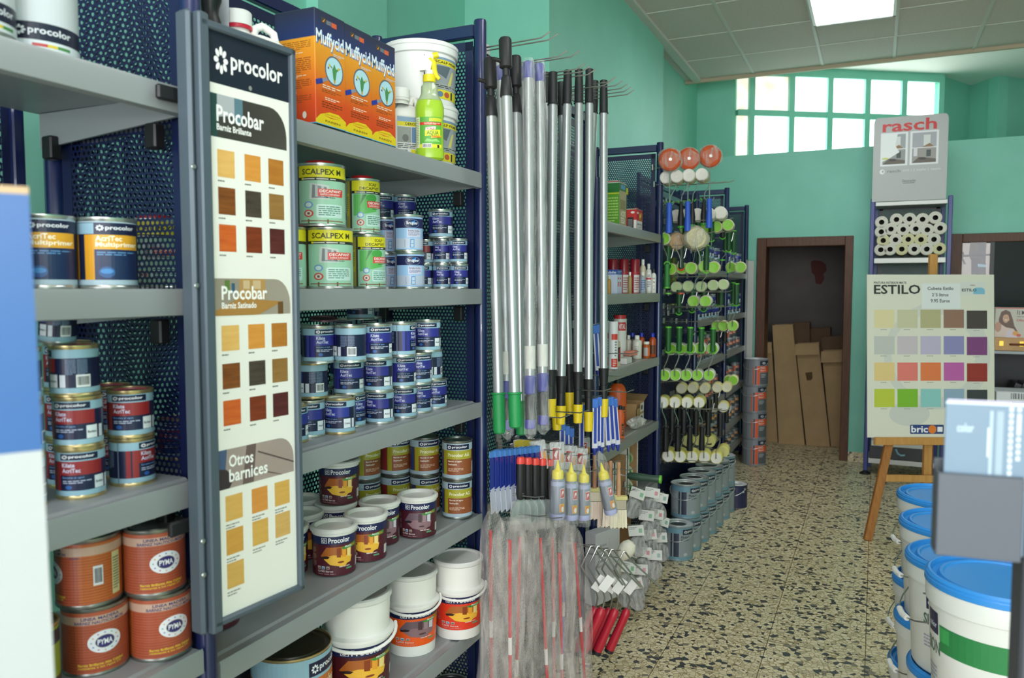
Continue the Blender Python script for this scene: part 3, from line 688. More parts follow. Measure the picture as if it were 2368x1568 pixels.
def bruguer():
    e = [('r', -180, 0, 180, 1, '9cc2e8'), ('r', -56, 0.66, 180, 0.95, '1d2152'), ('r', -180, 0.04, -56, 0.96, 'b9b8d6'), ('r', -60, 0, -55, 1, '50546a'), ('e', 18, 0.79, 30, 0.13, '8fa0c8'), ('e', 18, 0.79, 28.5, 0.12, '1d2152'),
         ('p', [(12, 0.84), (30, 0.90), (26, 0.80)], '3f8ad8'), ('t', 'Bruguer', -4, 0.74, 42, 0.86, 'eef0f6'), ('r', -2, 0.38, 56, 0.62, 'd0cfe2'), ('t', 'Esmalte Acrilico', 2, 0.55, 50, 0.60, '333a66'), ('m', 2, 0.42, 50, 0.53, 3, '7078a0'),
         ('r', -54, 0.04, 180, 0.34, 'bcc6d8'), ('p', [(8, 0.06), (10, 0.32), (26, 0.32), (26, 0.06)], '5b9ad0'), ('p', [(12, 0.08), (13, 0.29), (23, 0.29), (23, 0.08)], 'c6d2de'), ('r', 10, 0.17, 25, 0.19, '5b9ad0'),
         ('r', -12, 0.06, -10, 0.3, '9298a8'), ('m', -120, 0.3, -70, 0.85, 14, '7a7ca0')]
    return e
CANS['br'] = lambda: can_meshes('br', 0.0415, 0.104, bruguer())
CANS['brs'] = lambda: can_meshes('brs', 0.0275, 0.07, bruguer())
def metalizada():
    return [('r', -180, 0, 180, 1, 'c9cfd2'), ('r', -180, 0.0, 180, 0.26, '1a2036'), ('r', -180, 0.0, 180, 0.09, 'd5dde0'), ('r', -10, 0.03, 10, 0.06, 'c04848'), ('r', 10, 0.03, 24, 0.06, 'd8c040'), ('r', 24, 0.03, 44, 0.06, '4a8a4a'),
            ('r', -180, 0.78, 180, 1, '223046'), ('r', -60, 0.26, -42, 0.78, '24456a'), ('r', -100, 0.26, -62, 0.78, '2a3442')] + flower(-26, 0.175, 9, 0.05, 'e8ecf0') + \
           [('t', 'procolor', -15, 0.13, 46, 0.22, 'dfe3e8'), ('t', 'Pintura Plastica', -36, 0.66, 34, 0.73, '6a7884'), ('t', 'Metalizada', -36, 0.55, 8, 0.61, '6a7884')] + [('t', 'procolor', -10, 0.84, 46, 0.94, 'dfe3e8')]
CANS['mz'] = lambda: can_meshes('mz', 0.058, 0.165, metalizada())
def procobarbig():
    return [('r', -180, 0, 180, 1, LBLUE), ('r', -180, 0.0, 180, 0.72, 'a8602c')] + logo(0.76, 0.94, 30, 0.8) + [('r', -10, 0.5, 70, 0.72, 'c87030'), ('t', 'Procobar', 0, 0.55, 50, 0.68, 'efe6d4')]
CANS['pbig'] = lambda: can_meshes('pbig', 0.095, 0.20, procobarbig(), lidc='3c3326', tin=GOLDTIN)
CANS['drk'] = lambda: can_meshes('drk', 0.048, 0.12, [('r', -180, 0, 180, 1, '20242c'), ('r', -180, 0.0, 180, 0.5, '3a3c40')] + logo(0.78, 0.95) + [('e', 0, 0.3, 30, 0.14, 'b9c420')], lidc='2a2a2e')
CANS['yl'] = lambda: can_meshes('yl', 0.048, 0.12, [('r', -180, 0, 180, 1, '8f9a2c'), ('r', -180, 0.74, 180, 0.96, '1b2430')] + logo(0.76, 0.94) + [rnd(-50, 0.3, 20, 0.68, 10, 0.1, 'c2cc24'), ('r', -180, 0.02, 180, 0.22, '4a3626')], tin=GOLDTIN)

def place(kind, x, y, z, label, cat='paint tin', group=None, off=0, s=1.0, name='paint_tin', tilt=None):
    pr = kit(kind, CANS[kind])
    t = thing(name, label, cat, (x, y, z), math.atan2(-x, y) + R(off), group, s)
    LOG.append([x, y, SIZE[kind] * s + 0.0008, z, HT[kind] * s, t])
    if tilt: t.rotation_euler = (tilt[0], tilt[1], t.rotation_euler.z)
    for nm, me, sub in pr:
        o = part(nm, me, t)
    return t
SIZE = {'kb': .037, 'kb2': .037, 'kbg': .037, 'ks': .0275, 'kr': .037, 'krs': .0275, 'mp': .046, 'py': .052, 'pb': .0465, 'pbr': .0465, 'pt': .0585, 'ptd': .0585, 'p4': .101, 'p3o': .095, 'p3r': .095,
        'sx': .0575, 'sd': .046, 'br': .0415, 'brs': .0275, 'mz': .058, 'pbig': .096, 'drk': .048, 'yl': .048}
def put(kind, l, r_, yb, z, label, X=None, off=0, group=None, **kw):
    """l, r_, yb: pixel extent of the item's foot; z: height of the surface it stands on"""
    mid = (l + r_) / 2; rad = SIZE[kind]; s = kw.pop('s', 1.0); rad *= s
    if X is None:
        p = onZ(mid, yb, z); d = Vector((p.x, p.y, 0)).normalized(); p = p + d * rad
    else: p = onX(mid, yb, X)
    if 1.1 < p.y < 2.3 and p.y + rad > 2.160: p = p * ((2.160 - rad) / p.y)
    if 1.1 < p.y < 2.3 and p.y - rad < 1.085: p = p * ((1.085 + rad) / p.y)
    if p.x - rad < XR - 0.015: p.x = XR - 0.015 + rad
    return place(kind, p.x, p.y, z + 0.0006, label, group=group, off=off, s=s, **kw)
A_, B_, C_, D_, E_ = (Z2[k] for k in 'abcde')
# -- shelf c, bay 2: blue enamel tins in three rows
g = 'small blue enamel tins on the third shelf'
h = 0.0888
base = [(688, 713, 1027, 'kbg', 20, 'cut off by the sample board edge'), (710, 747, 1015, 'kb', -5, 'second from the sample board'), (748, 825, 1006, 'kbg', -22, 'cream lidded, in the middle of the front edge'),
        (825, 845, 990, 'kb', 60, 'peeping out between two front tins'), (846, 911, 982, 'kb', -20, 'with white tag, centre of the shelf'), (910, 964, 969, 'kb', 2, 'fifth along the front edge'),
        (962, 998, 957, 'kb', 28, 'second from the right end'), (996, 1033, 947, 'kb', 22, 'rightmost of all')]
for l, r_, yb, k, off, w_ in base:
    Y0 = None
    if r_ - l < 60: # partly hidden: widen to the real width
        full = 2 * 0.037 * FPX / (depth(onZ((l + r_) / 2, yb, C_)) + 0.04)
        if l in (962, 996, 910): l = r_ - full
        elif l == 825: l = r_ - full
        elif l == 688: l = r_ - full
        else: l = r_ - full
    put(k, l, r_, yb, C_, 'blue enamel tin, third shelf, bottom row, ' + w_, off=off, group=g)
row2 = [(688, 757, 924, 'kbg', -95, 'showing its bar code, left of the row'), (772, 842, 915, 'kb', 8, 'second in the row'), (842, 907, 908, 'kb', -12, 'centre of the row, with a white tag'),
        (899, 961, 898, 'kb', 22, 'fourth in the row'), (940, 995, 890, 'kb2', 26, 'fifth in the row, dark red lid'), (965, 1022, 880, 'kb', -50, 'right end, turned away')]
for l, r_, yb, k, off, w_ in row2: put(k, l, r_, yb, C_ + h, 'blue enamel tin, third shelf, middle row, ' + w_, off=off, group=g)
row3 = [(650, 711, 836, 'kb', -8, 'half hidden by the sample board'), (705, 771, 842, 'kb2', 35, 'dark red lid, second in the row'), (767, 840, 840, 'kb', -120, 'showing its text side'), (840, 903, 833, 'kb', 18, 'in the middle'),
        (898, 958, 826, 'kb', 82, 'with a bright seam'), (958, 1018, 815, 'kb', -2, 'right end of the top row')]
for l, r_, yb, k, off, w_ in row3: put(k, l, r_, yb, C_ + 2 * h, 'blue enamel tin, third shelf, top row, ' + w_, off=off, group=g)
put('kb', 804, 865, 758, C_ + 3 * h, 'small blue enamel tin standing alone on top of the three rows', off=-5, group=g, X=-1.30)
for l, r_, yb, z, X, w_ in ((770, 815, 770, C_ + 2 * h, -1.42, 'in the back row behind the topmost tin, left'), (830, 880, 770, C_ + 2 * h, -1.43, 'in the back row behind the topmost tin, right'),
                            (770, 815, 770, C_ + h, -1.42, 'in the back row, middle of the left stack'), (830, 880, 770, C_ + h, -1.43, 'in the back row, middle of the right stack'),
                            (770, 815, 770, C_, -1.42, 'in the back row, bottom of the left stack'), (830, 880, 770, C_, -1.43, 'in the back row, bottom of the right stack'), (700, 790, 990, C_, -1.36, 'hidden in the back row on the left'),
                        (700, 760, 880, C_, -1.30, 'second row back behind the bar code tin'), (905, 960, 900, C_, -1.38, 'back row right of centre')):
    put('kb', l, r_, yb, z, 'small blue enamel tin ' + w_, X=X, group=g)
t = thing('loose_cover', 'loose dark red tin lid lying tilted on the blue enamel tins', 'lid', at(748, 752, depth(onX(748, 752, -1.30))))
m_ = MB(); m_.lathe([(0, 0), (0.03, 0), (0.031, 0.003), (0.036, 0.003), (0.037, 0.0), (0.037, -0.002), (0, -0.002)], mat('8a6470', 0.35, 0.3), n=28); part('disc', m_, t); t.rotation_euler = (R(6), R(7), 0); t.location.z = C_ + 3 * h + 0.008

# -- shelf d: white lidded varnish tubs and olive-brown varnish tins
g = 'dark red varnish tubs with white lids'; hp = 0.120
for l, r_, yb, k, lv, off, w_ in ((714, 827, 1338, 'pt', 0, 4, 'frontmost one, beside the sample board'), (793, 900, 1305, 'pt', 0, -8, 'second from the front, orange room picture'), (892, 983, 1255, 'ptd', 0, -2, 'right one with a grey room picture'),
                                  (640, 743, 1311, 'pt', 0, 30, 'half hidden behind the sample board, lower')):
    put(k, l, r_, yb, D_, 'dark red varnish tub with white lid, ' + w_, cat='varnish tub', name='varnish_tub', off=off, group=g)
for l, r_, yb, X, k, lv, off, w_ in ((806, 893, 1212, -1.27, 'ptd', 0, 12, 'in the second row between the front tubs, grey lid'), (743, 826, 1230, -1.33, 'pt', 0, 0, 'in the second row, lower of two'), (743, 825, 1120, -1.33, 'pt', 1.0, -4, 'stacked highest, its top hidden under the shelf above'),
                                     (630, 722, 1260, -1.31, 'pt', 0, 20, 'second row beside the sample board'), (668, 745, 1230, -1.44, 'pt', 0, 10, 'back row beside the sample board')):
    put(k, l, r_, yb, D_ + lv * hp, 'dark red varnish tub, ' + w_, X=X, cat='varnish tub', name='varnish_tub', off=off, group=g)
g = 'olive and brown varnish tins on the fourth shelf'; hb = 0.1206
for l, r_, yb, X, k, lv, off, w_ in ((1018, 1097, 1197, None, 'pb', 0, 8, 'bottom right corner of the shelf'), (1018, 1097, 1100, -1.235, 'pb', 1, 3, 'on top of the rightmost one'),
                                 (944, 1017, 1190, -1.30, 'pb', 0, 25, 'lower of the second stack from the right'), (944, 1013, 1096, -1.30, 'pb', 1, 22, 'upper of the second stack from the right'),
                                 (884, 964, 1180, -1.36, 'pbr', 0, 30, 'lower of the third stack, behind the grey picture tub'), (884, 964, 1115, -1.36, 'pbr', 1, 33, 'upper of the third stack, with a red stripe'),
                                 (808, 882, 1150, -1.42, 'pbr', 0, 40, 'lower of the stack at the back'), (808, 882, 1102, -1.42, 'pbr', 1, 40, 'upper of the stack at the back')):
    put(k, l, r_, yb, D_ + lv * hb, 'olive and brown varnish tin, ' + w_, X=X, off=off, group=g)
# -- shelf e: pails
for l, r_, yb, k, off, w_ in ((1003, 1117, 1458, 'p3r', 8, 'white pail with bright red label and lid, right end of the fifth shelf'), (893, 1013, 1525, 'p3o', 12, 'white pail with orange label, middle of the fifth shelf'),
                              (735, 905, 1650, 'p4', 8, 'white pail with dark red label, nearest on the fifth shelf')):
    put(k, l, r_, yb, E_, w_, cat='paint pail', name='paint_pail', off=off, s={'p3o': 0.86, 'p3r': 0.86}.get(k, 1.0))
put_big = put('pbig', 590, 773, 1720, E_, 'large paint tin with dark lid and pale blue band, fifth shelf', off=30)
put('drk', 490, 600, 1640, E_, 'dark lidded tin half seen below the sample board', off=0, s=1.0)
put('drk', 1000, 1085, 1640, Z2['f'], 'dark lidded tin on the lowest shelf under the red label pail', off=0, s=1.15, X=-1.28)

# -- shelf b: strippers, enamels
g = 'yellow and green paint stripper tins'
for l, r_, yb, X, k, lv, off, w_ in ((705, 810, 668, -1.20, 'sx', 0, 4, 'lower front left, wide yellow band'), (692, 797, 538, -1.20, 'sx', 1, 0, 'upper front left, wide yellow band'),
                                     (812, 892, 668, -1.235, 'sd', 0, 22, 'lower of the two narrower ones with green leaves'), (800, 880, 540, -1.235, 'sd', 1, 22, 'upper of the two narrower ones with green leaves'),
                                     (618, 708, 665, -1.25, 'sd', 0, -5, 'mostly hidden by the sample board')):
    put(k, l, r_, 668, B_ + lv * {'sx': 0.1445, 'sd': 0.1425}[k], 'round stripper tin with red cap, ' + w_, X=X, off=off, group=g)
g = 'small enamel tins on the second shelf'
S_ = [(913, 983, -1.22, 'br', 0, -4, 'light blue enamel tin, lower front'), (910, 980, -1.22, 'br', 0.1045, -2, 'light blue enamel tin, upper front'),
      (868, 918, -1.33, 'br', 0, 8, 'light blue enamel tin, lower, half hidden by the stripper tins'), (866, 912, -1.33, 'br', 0.1045, 8, 'light blue enamel tin, upper, half hidden by the stripper tins'),
      (962, 1006, -1.27, 'ks', 0, -10, 'small navy tin beside the light blue ones'), (1006, 1042, -1.22, 'ks', 0, 6, 'small navy tin, bottom row second from right'), (1042, 1080, -1.18, 'ks', 0, 10, 'small navy tin, bottom row rightmost'),
      (975, 1012, -1.27, 'krs', 0.0766, -30, 'small navy tin with a rust red label'), (1006, 1042, -1.225, 'ks', 0.0766, -12, 'small navy tin, second row centre'), (1042, 1076, -1.185, 'ks', 0.0766, 4, 'small navy tin, second row rightmost'),
      (990, 1050, -1.31, 'kb', 0.1535, 0, 'navy enamel tin standing on the small ones')]
for l, r_, X, k, dz, off, w_ in S_: put(k, l, r_, 668, B_ + dz, w_, X=X, off=off, group=g)
for l, r_, X, dz, k, w_ in ((862, 920, -1.40, 0.205, 'kb', 'navy enamel tin up in the dark under the top shelf, left'), (900, 952, -1.44, 0.205, 'kb', 'navy enamel tin up in the dark under the top shelf, right'), (880, 955, -1.38, 0.0, 'pb', 'tin at the back carrying the dark upper tins'),
                            (946, 1000, -1.42, 0.105, 'kb', 'grey banded tin at the back right of centre'), (800, 850, -1.42, 0.205, 'kb', 'navy enamel tin behind the green stripper tin')):
    put(k, l, r_, 640, B_ + dz, w_, X=X, off=10, group=g)
for dz, l, r_, X, w_ in ((0.0, 946, 1000, -1.42, 'lower tin at the back right of centre'), (0, 990, 1045, -1.345, 'tin behind the small navy ones'),
                         (0.105, 800, 850, -1.42, 'middle tin behind the stripper tins'), (0, 800, 850, -1.42, 'lowest tin behind the stripper tins')):
    put('kb', l, r_, 640, B_ + dz, w_, X=X, off=20, group=g, s=1.15 if dz < 0.12 else 1)
# behind the sample board, glimpsed through the perforated frame
for k, X, y, z, w_, s in (('sx', -1.25, 1.32, B_, 'yellow banded stripper tin behind the sample board, seen through the perforated frame', 1), ('sx', -1.39, 1.2, B_, 'second stripper tin behind the sample board by the perforated frame', 1),
                       ('kr', -1.22, 1.17, C_, 'red labelled tin behind the sample board by the frame', 1), ('kr', -1.32, 1.18, C_, 'red labelled tin behind the board, next to the rear post', 1), ('kr', -1.22, 1.17, C_ + 0.085, 'upper red labelled tin behind the sample board', 1),
                       ('pt', -1.25, 1.2, D_, 'varnish tub hidden behind the sample board', 1), ('p3r', -1.38, 1.22, E_, 'red label pail behind the sample board', 0.86)):
    place(k, X, y, z + 0.0006, w_, s=s, group='stock seen through the perforated side frame')

# -- bay 1
g = 'yellow banded primer tins'
put('mp', 48, 168, 668, Z1['b'], 'primer tin with yellow band, left of the pair by the blue display', X=-1.235, off=12, group=g)
put('mp', 172, 300, 668, Z1['b'], 'primer tin with yellow band, right of the pair, with a bright reflection', X=-1.20, off=20, group=g)
put('drk', -60, 36, 668, Z1['b'], 'dark tin whose top rim shows above the blue display', X=-1.22, off=25)
put('mz', 18, 132, 150, Z1['a'], 'silver metallic paint tin with navy bands on the top left shelf', X=-1.19, off=4)
put('mz', -130, -2, 150, Z1['a'], 'pale tin cut off by the left edge on the top shelf', X=-1.17, off=20)
g = 'small red enamel tins left of the sample board'
zc = Z1['c']; hk = 0.0848
put('kr', 133, 245, 1155, zc, 'small red enamel tin, bottom of the tall stack', off=-4, group=g)
P0 = onZ(189, 1155, zc); P0 = P0 + Vector((P0.x, P0.y, 0)).normalized() * 0.037
place('kr', P0.x - 0.002, P0.y, zc + hk, 'small red enamel tin, second in the tall stack', off=-18, group=g)
place('kr', P0.x - 0.004, P0.y - 0.002, zc + 2 * hk, 'small red labelled tin showing its bar code, third in the tall stack', off=-105, group=g)
place('ks', P0.x - 0.03, P0.y - 0.012, zc + 3 * hk + 0.001, 'tiny blue tin tipped on top of the red stack', off=-100, group=g, tilt=(R(-4), R(5)))
P1 = onZ(308, 1125, zc); P1 = P1 + Vector((P1.x, P1.y, 0)).normalized() * 0.037
place('kr', P1.x, P1.y, zc, 'small red labelled tin, lower of the short stack, seam to the front', off=62, group=g)
place('kr', P1.x, P1.y, zc + hk, 'small red enamel tin, upper of the short stack', off=-6, group=g)
for k in range(4): place('kr', P0.x - 0.02 - 0.00 * k, P0.y - 0.092, zc + k * hk * 1.0, 'small red enamel tin half hidden by the white display, ' + ['lowest', 'second', 'third', 'top'][k] + ' of its stack', off=5 * k - 50, group=g) if k < 3 else None
for k in range(3): place('kr', P0.x - 0.085, P0.y + 0.045, zc + k * hk, 'small red enamel tin in the back row, ' + ['lowest', 'middle', 'top'][k], off=-20, group=g)
for k in range(2): place('kr', P1.x - 0.085, P1.y + 0.02, zc + k * hk, 'small red enamel tin behind the short stack, ' + ['lower', 'upper'][k], off=20, group=g)
g = 'brick orange varnish tins'; hy = 0.1195; zd = Z1['d']
P2 = onZ(350, 1535, zd); P2 = P2 + Vector((P2.x, P2.y, 0)).normalized() * 0.052
P3 = onZ(233, 1562, zd); P3 = P3 + Vector((P3.x, P3.y, 0)).normalized() * 0.052
place('py', P2.x, P2.y, zd, 'brick orange varnish tin with oval emblem, lower right', off=16, group=g)
place('py', P2.x - 0.004, P2.y - 0.006, zd + hy, 'brick orange varnish tin with oval emblem, upper right', off=10, group=g)
place('py', P3.x, P3.y, zd, 'brick orange varnish tin with oval emblem, lower left', off=6, group=g)
place('py', P3.x - 0.006, P3.y - 0.004, zd + hy, 'orange wood pattern varnish tin showing its bar code, upper left', off=-88, group=g)
place('yl', P3.x - 0.01, P3.y - 0.125, zd, 'yellow and black labelled tin by the white display', off=0)
place('drk', P3.x - 0.03, P3.y - 0.13, zd + 0.121, 'dark tin on the yellow one by the white display', off=0)

# ================================================================ SAMPLE BOARD
dn, df_ = 1.385, 1.385 * 1.135
BL = at(488, 1452, dn); BR = at(697, 1360, df_); TL = at(446, 62, dn); TR = at(672, 148, df_)
zb, zt = (BL.z + BR.z) / 2, (TL.z + TR.z) / 2
dirv = Vector((BR.x - BL.x, BR.y - BL.y, 0)); Wb = dirv.length; rzb = math.atan2(dirv.y, dirv.x)
Hb = zt - zb
FR = mat('515d67', 0.45, 0.15)
t = thing('sample_board', 'tall framed board of wood varnish colour samples fixed to the shelving', 'sample board', (BL.x, BL.y, zb), rzb)
for nm, a in (('frame_top', (0, -0.012, Hb - 0.014, Wb, 0.012, Hb)), ('frame_bottom', (0, -0.012, 0, Wb, 0.012, 0.012)), ('frame_side', (Wb - 0.014, -0.012, 0.0, Wb, 0.012, Hb)), ('frame_side', (-0.004, -0.012, -0.01, 0.018, 0.012, Hb + 0.01))):
    part(nm, MB().bbox(*a, FR, 0.003), t)
m_ = MB(); m_.bbox(-0.017, 0.0, -0.01, -0.0045, 0.034, Hb + 0.012, FR, 0.005); part('hinge_profile', m_, t)
for zz_ in (0.10, 0.16, Hb - 0.25, Hb - 0.45): part('screw', MB().lathe([(0, 0.003), (0.004, 0.002), (0.005, 0), (0, 0)], STEEL, n=10, M=Matrix.Translation((-0.012, -0.0005, zz_)) @ Matrix.Rotation(R(90), 4, 'X')), t)
for zz_ in (0.17, Hb - 0.14): part('clamp', MB().bbox(-0.05, 0.034, zz_, -0.006, 0.045, zz_ + 0.025, BLACK, 0.003), t)
bd = MB(); x0, x1_ = 0.018, Wb - 0.014; bw_, bh_ = x1_ - x0, Hb - 0.026
bd.box(x0, -0.003, 0.012, x1_, 0.003, Hb - 0.014, mat('e9e8df', 0.35)); o = part('board', bd, t, smooth=0)
# print in board coordinates 0..1, v from the top of the board down in the photo's order
def woodm(c1, c2, sc_=14): return noisy('veneer_' + c1 + c2, c1, c2, sc_, 0.3, (1.2, 1, 9), detail=3, lo=0.3, hi=0.7)
def grey(c1, c2, s_): return noisy('photo_' + c1 + c2, c1, c2, s_, 0.35, detail=2)
e = [('r', 0, 0.915, 1, 1, '1e2433')] + flower(0.155, 0.955, 0.085, 0.0235, 'f1f1ee') + [('t', 'procolor', 0.27, 0.936, 0.92, 0.975, 'f1f1ee'), ('e', 0.5, 0.922, 0.02, 0.004, '8a8a88'),
     rnd(0.02, 0.826, 0.96, 0.898, 0.22, 0.05, grey('2b2926', '4a4641', 3), 'c'), ('p', [(0.02, 0.826), (0.02, 0.898), (0.10, 0.898), (0.10, 0.826)], '2a4744'), ('p', [(0.10, 0.86), (0.10, 0.898), (0.40, 0.898), (0.40, 0.87)], 'a9adb0'), ('p', [(0.30, 0.855), (0.30, 0.898), (0.40, 0.898), (0.40, 0.855)], '5c7a86'),
     ('t', 'Procobar', 0.09, 0.852, 0.66, 0.880, 'f4f4f0'), ('t', 'Barniz Brillante', 0.09, 0.838, 0.50, 0.849, 'f4f4f0')]
sw1 = [('d9a85c', 'e3b86a'), ('cf8a36', 'd99644'), ('a86a26', 'b87a30'), ('6b3a16', '8a5022'), ('3a3028', '51463c'), ('8a6430', '9a7440'), ('c2541e', 'd06a2c'), ('6e2a12', '843a1c'), ('4a1c1c', '602a28')]
for i in range(9):
    cx_, cy_ = (0.09, 0.41, 0.71)[i % 3], (0.760, 0.697, 0.634)[i // 3]
    e += [('r', cx_, cy_ - 0.0 - 0.0, cx_ + 0.20, cy_ + 0.046, woodm(*sw1[i])), ('m', cx_, cy_ - 0.009, cx_ + 0.11, cy_ - 0.004, 1, '6a6a66')]
e += [rnd(0.02, 0.524, 0.97, 0.588, 0.20, 0.045, grey('8a8070', 'a39a8c', 2), 'c'), ('p', [(0.3, 0.552), (0.32, 0.588), (0.64, 0.588), (0.64, 0.552)], 'b08a52'), ('p', [(0.02, 0.532), (0.3, 0.554), (0.86, 0.547), (0.55, 0.524), (0.02, 0.524)], 'a87c40'), ('p', [(0.80, 0.524), (0.80, 0.546), (0.87, 0.547), (0.87, 0.524)], '6a4a28'),
      ('r', 0.14, 0.562, 0.20, 0.585, '5d7a3a'), ('r', 0.22, 0.562, 0.26, 0.58, '3a5a72'), ('r', 0.36, 0.57, 0.44, 0.585, 'c9b088'), ('r', 0.48, 0.57, 0.58, 0.585, 'c9b088'),
      ('t', 'Procobar', 0.10, 0.551, 0.66, 0.575, 'f4f4f0'), ('t', 'Barniz Satinado', 0.10, 0.536, 0.52, 0.547, 'f4f4f0')]
for i in range(9):
    cx_, cy_ = (0.09, 0.41, 0.71)[i % 3], (0.463, 0.397, 0.333)[i // 3]
    e += [('r', cx_, cy_ - 0.0, cx_ + 0.21, cy_ + 0.044, woodm(*sw1[i])), ('m', cx_, cy_ - 0.009, cx_ + 0.11, cy_ - 0.004, 1, '6a6a66')]
e += [rnd(0.02, 0.223, 0.98, 0.292, 0.2, 0.04, grey('8f7f78', 'ab9b92', 3), 'c'), ('p', [(0.02, 0.223), (0.02, 0.265), (0.12, 0.255), (0.20, 0.238), (0.14, 0.223)], '3a2e30'), ('p', [(0.30, 0.223), (0.36, 0.292), (0.48, 0.292), (0.44, 0.223)], '6a5854'),
      ('p', [(0.5, 0.275), (0.98, 0.24), (0.98, 0.243), (0.5, 0.278)], '5a4a46'), ('p', [(0.4, 0.247), (0.8, 0.223), (0.82, 0.223), (0.4, 0.25)], '5a4a46'), ('p', [(0.02, 0.26), (0.10, 0.257), (0.12, 0.292), (0.02, 0.292)], '4a5a7a'),
      ('t', 'Otros', 0.14, 0.259, 0.44, 0.281, 'f4f4f0'), ('t', 'barnices', 0.14, 0.233, 0.62, 0.256, 'f4f4f0')]
sw3 = [('d2a250', 'dcb060'), ('cf8a3a', 'd99648'), ('d0a04c', 'd8ac58'), ('c8923c', 'd29e48'), ('cfa04e', 'd8ac58'), ('cba05a', 'd6ae68'), ('cd9f50', 'd6ac5c')]
for i in range(7):
    cx_, cy_ = (0.09, 0.41, 0.71)[i % 3], (0.165, 0.105, 0.045)[i // 3]
    e += [('r', cx_, cy_, cx_ + 0.205, cy_ + 0.045, woodm(*sw3[i])), ('m', cx_, cy_ - 0.014, cx_ + 0.16, cy_ - 0.004, 2, '8a8a84')]
e = [x if x[0] != 'r' else x for x in e]
sp = printmesh(MB(), e, flatmap(x0, 0.012 + 0.0, -0.003, bw_, bh_), None, 0.3, 0.0002)

part('sample_print', sp, o, smooth=0)
# ================================================================ TOP SHELF OF BAY 2
# three boxed products
def gradient(name, stops, axis='Z', lo=0, hi=1):
    m = bpy.data.materials.new(name); m.use_nodes = True; nt = m.node_tree; b = nt.nodes['Principled BSDF']; L = nt.links.new
    t = nt.nodes.new('ShaderNodeTexCoord'); s = nt.nodes.new('ShaderNodeSeparateXYZ'); mr = nt.nodes.new('ShaderNodeMapRange'); c = nt.nodes.new('ShaderNodeValToRGB')
    mr.inputs[1].default_value = lo; mr.inputs[2].default_value = hi
    L(t.outputs['Object'], s.inputs[0]); L(s.outputs[axis], mr.inputs[0]); L(mr.outputs[0], c.inputs[0]); L(c.outputs[0], b.inputs['Base Color'])
    e = c.color_ramp.elements; e[0].position, e[0].color = stops[0][0], rgb(stops[0][1]); e[1].position, e[1].color = stops[-1][0], rgb(stops[-1][1])
    for p, q in stops[1:-1]: x = e.new(p); x.color = rgb(q)
    b.inputs['Roughness'].default_value = 0.3; return m
BW, BD, BH = 0.1085, 0.112, 0.263
BOXM = gradient('printed_card', [(0, '161a18'), (0.045, '18201c'), (0.05, 'd4421c'), (0.25, 'd8501e'), (0.55, 'e08a26'), (0.76, 'e8a02c'), (0.765, '26386e'), (0.86, '2c3660'), (1, '2e3144')], 'Z', 0, BH)
def muffy_front():
    e = [('p', [(0.0, 0.052), (1, 0.052), (1, 0.12), (0.75, 0.165), (0.45, 0.165), (0.15, 0.13), (0, 0.08)], 'e8cc22'), ('r', 0, 0.045, 1, 0.052, '54b4e0'),
         ('t', 'FAREN', 0.3, 0.075, 0.8, 0.093, '8a6a18'), ('p', [(0.22, 0.128), (0.5, 0.115), (0.8, 0.125), (0.5, 0.122)], 'd8481e'), ('t', 'CONCENTRADO', 0.28, 0.135, 0.82, 0.148, 'c88a20'),
         ('e', 0.62, 0.53, 0.31, 0.125, '5a6478'), ('e', 0.62, 0.53, 0.275, 0.112, 'b4dbe6'), ('p', [(0.58, 0.47), (0.54, 0.56), (0.40, 0.58), (0.56, 0.54), (0.62, 0.59), (0.68, 0.55), (0.84, 0.57), (0.7, 0.53), (0.66, 0.46), (0.62, 0.42)], '4f8f54'),
         ('e', 0.46, 0.565, 0.03, 0.012, 'd8b83a'), ('e', 0.76, 0.56, 0.03, 0.012, 'd8b83a'), ('e', 0.62, 0.44, 0.03, 0.014, 'd89a3a'), ('e', 0.42, 0.54, 0.025, 0.01, '8a4a5a'),
         ('p', [(0.36, 0.455), (0.40, 0.43), (0.22, 0.40), (0.20, 0.425)], '8a8fa0'), ('p', [(0.21, 0.435), (0.24, 0.395), (0.02, 0.365), (0.0, 0.405)], '2c3c9a'),
         ('m', 0.22, 0.355, 0.82, 0.39, 2, 'f0d9c0'), ('m', 0.2, 0.32, 0.85, 0.35, 2, '8a4a20'), ('m', 0.3, 0.26, 0.8, 0.29, 2, 'f0d9c0'), ('m', 0.2, 0.19, 0.88, 0.25, 3, '7a3a18'),
         ('t', 'Muffycid', 0.055, 0.675, 0.965, 0.825, '3a78c0'), ('t', 'Muffycid', 0.04, 0.685, 0.95, 0.835, 'e6eef4'), ('m', 0.6, 0.655, 0.98, 0.68, 2, 'c8d0dc'),
         ('r', 0.22, 0.90, 0.36, 0.945, '4a4438'), ('p', [(0.24, 0.905), (0.34, 0.94), (0.30, 0.91)], 'e08a20'), ('r', 0.38, 0.90, 0.54, 0.935, '70747c'), ('r', 0.55, 0.895, 0.72, 0.935, 'd8603a')]
    return e
bxm = MB(); bxm.bbox(0, 0, 0, BW, BD, BH, BOXM, 0.0015); BXM = bxm.mesh('printed_box', 0)
fe = printmesh(MB(), muffy_front(), flatmap(0, 0, 0.0, BW, BH), None, 0.3, 0.0002)
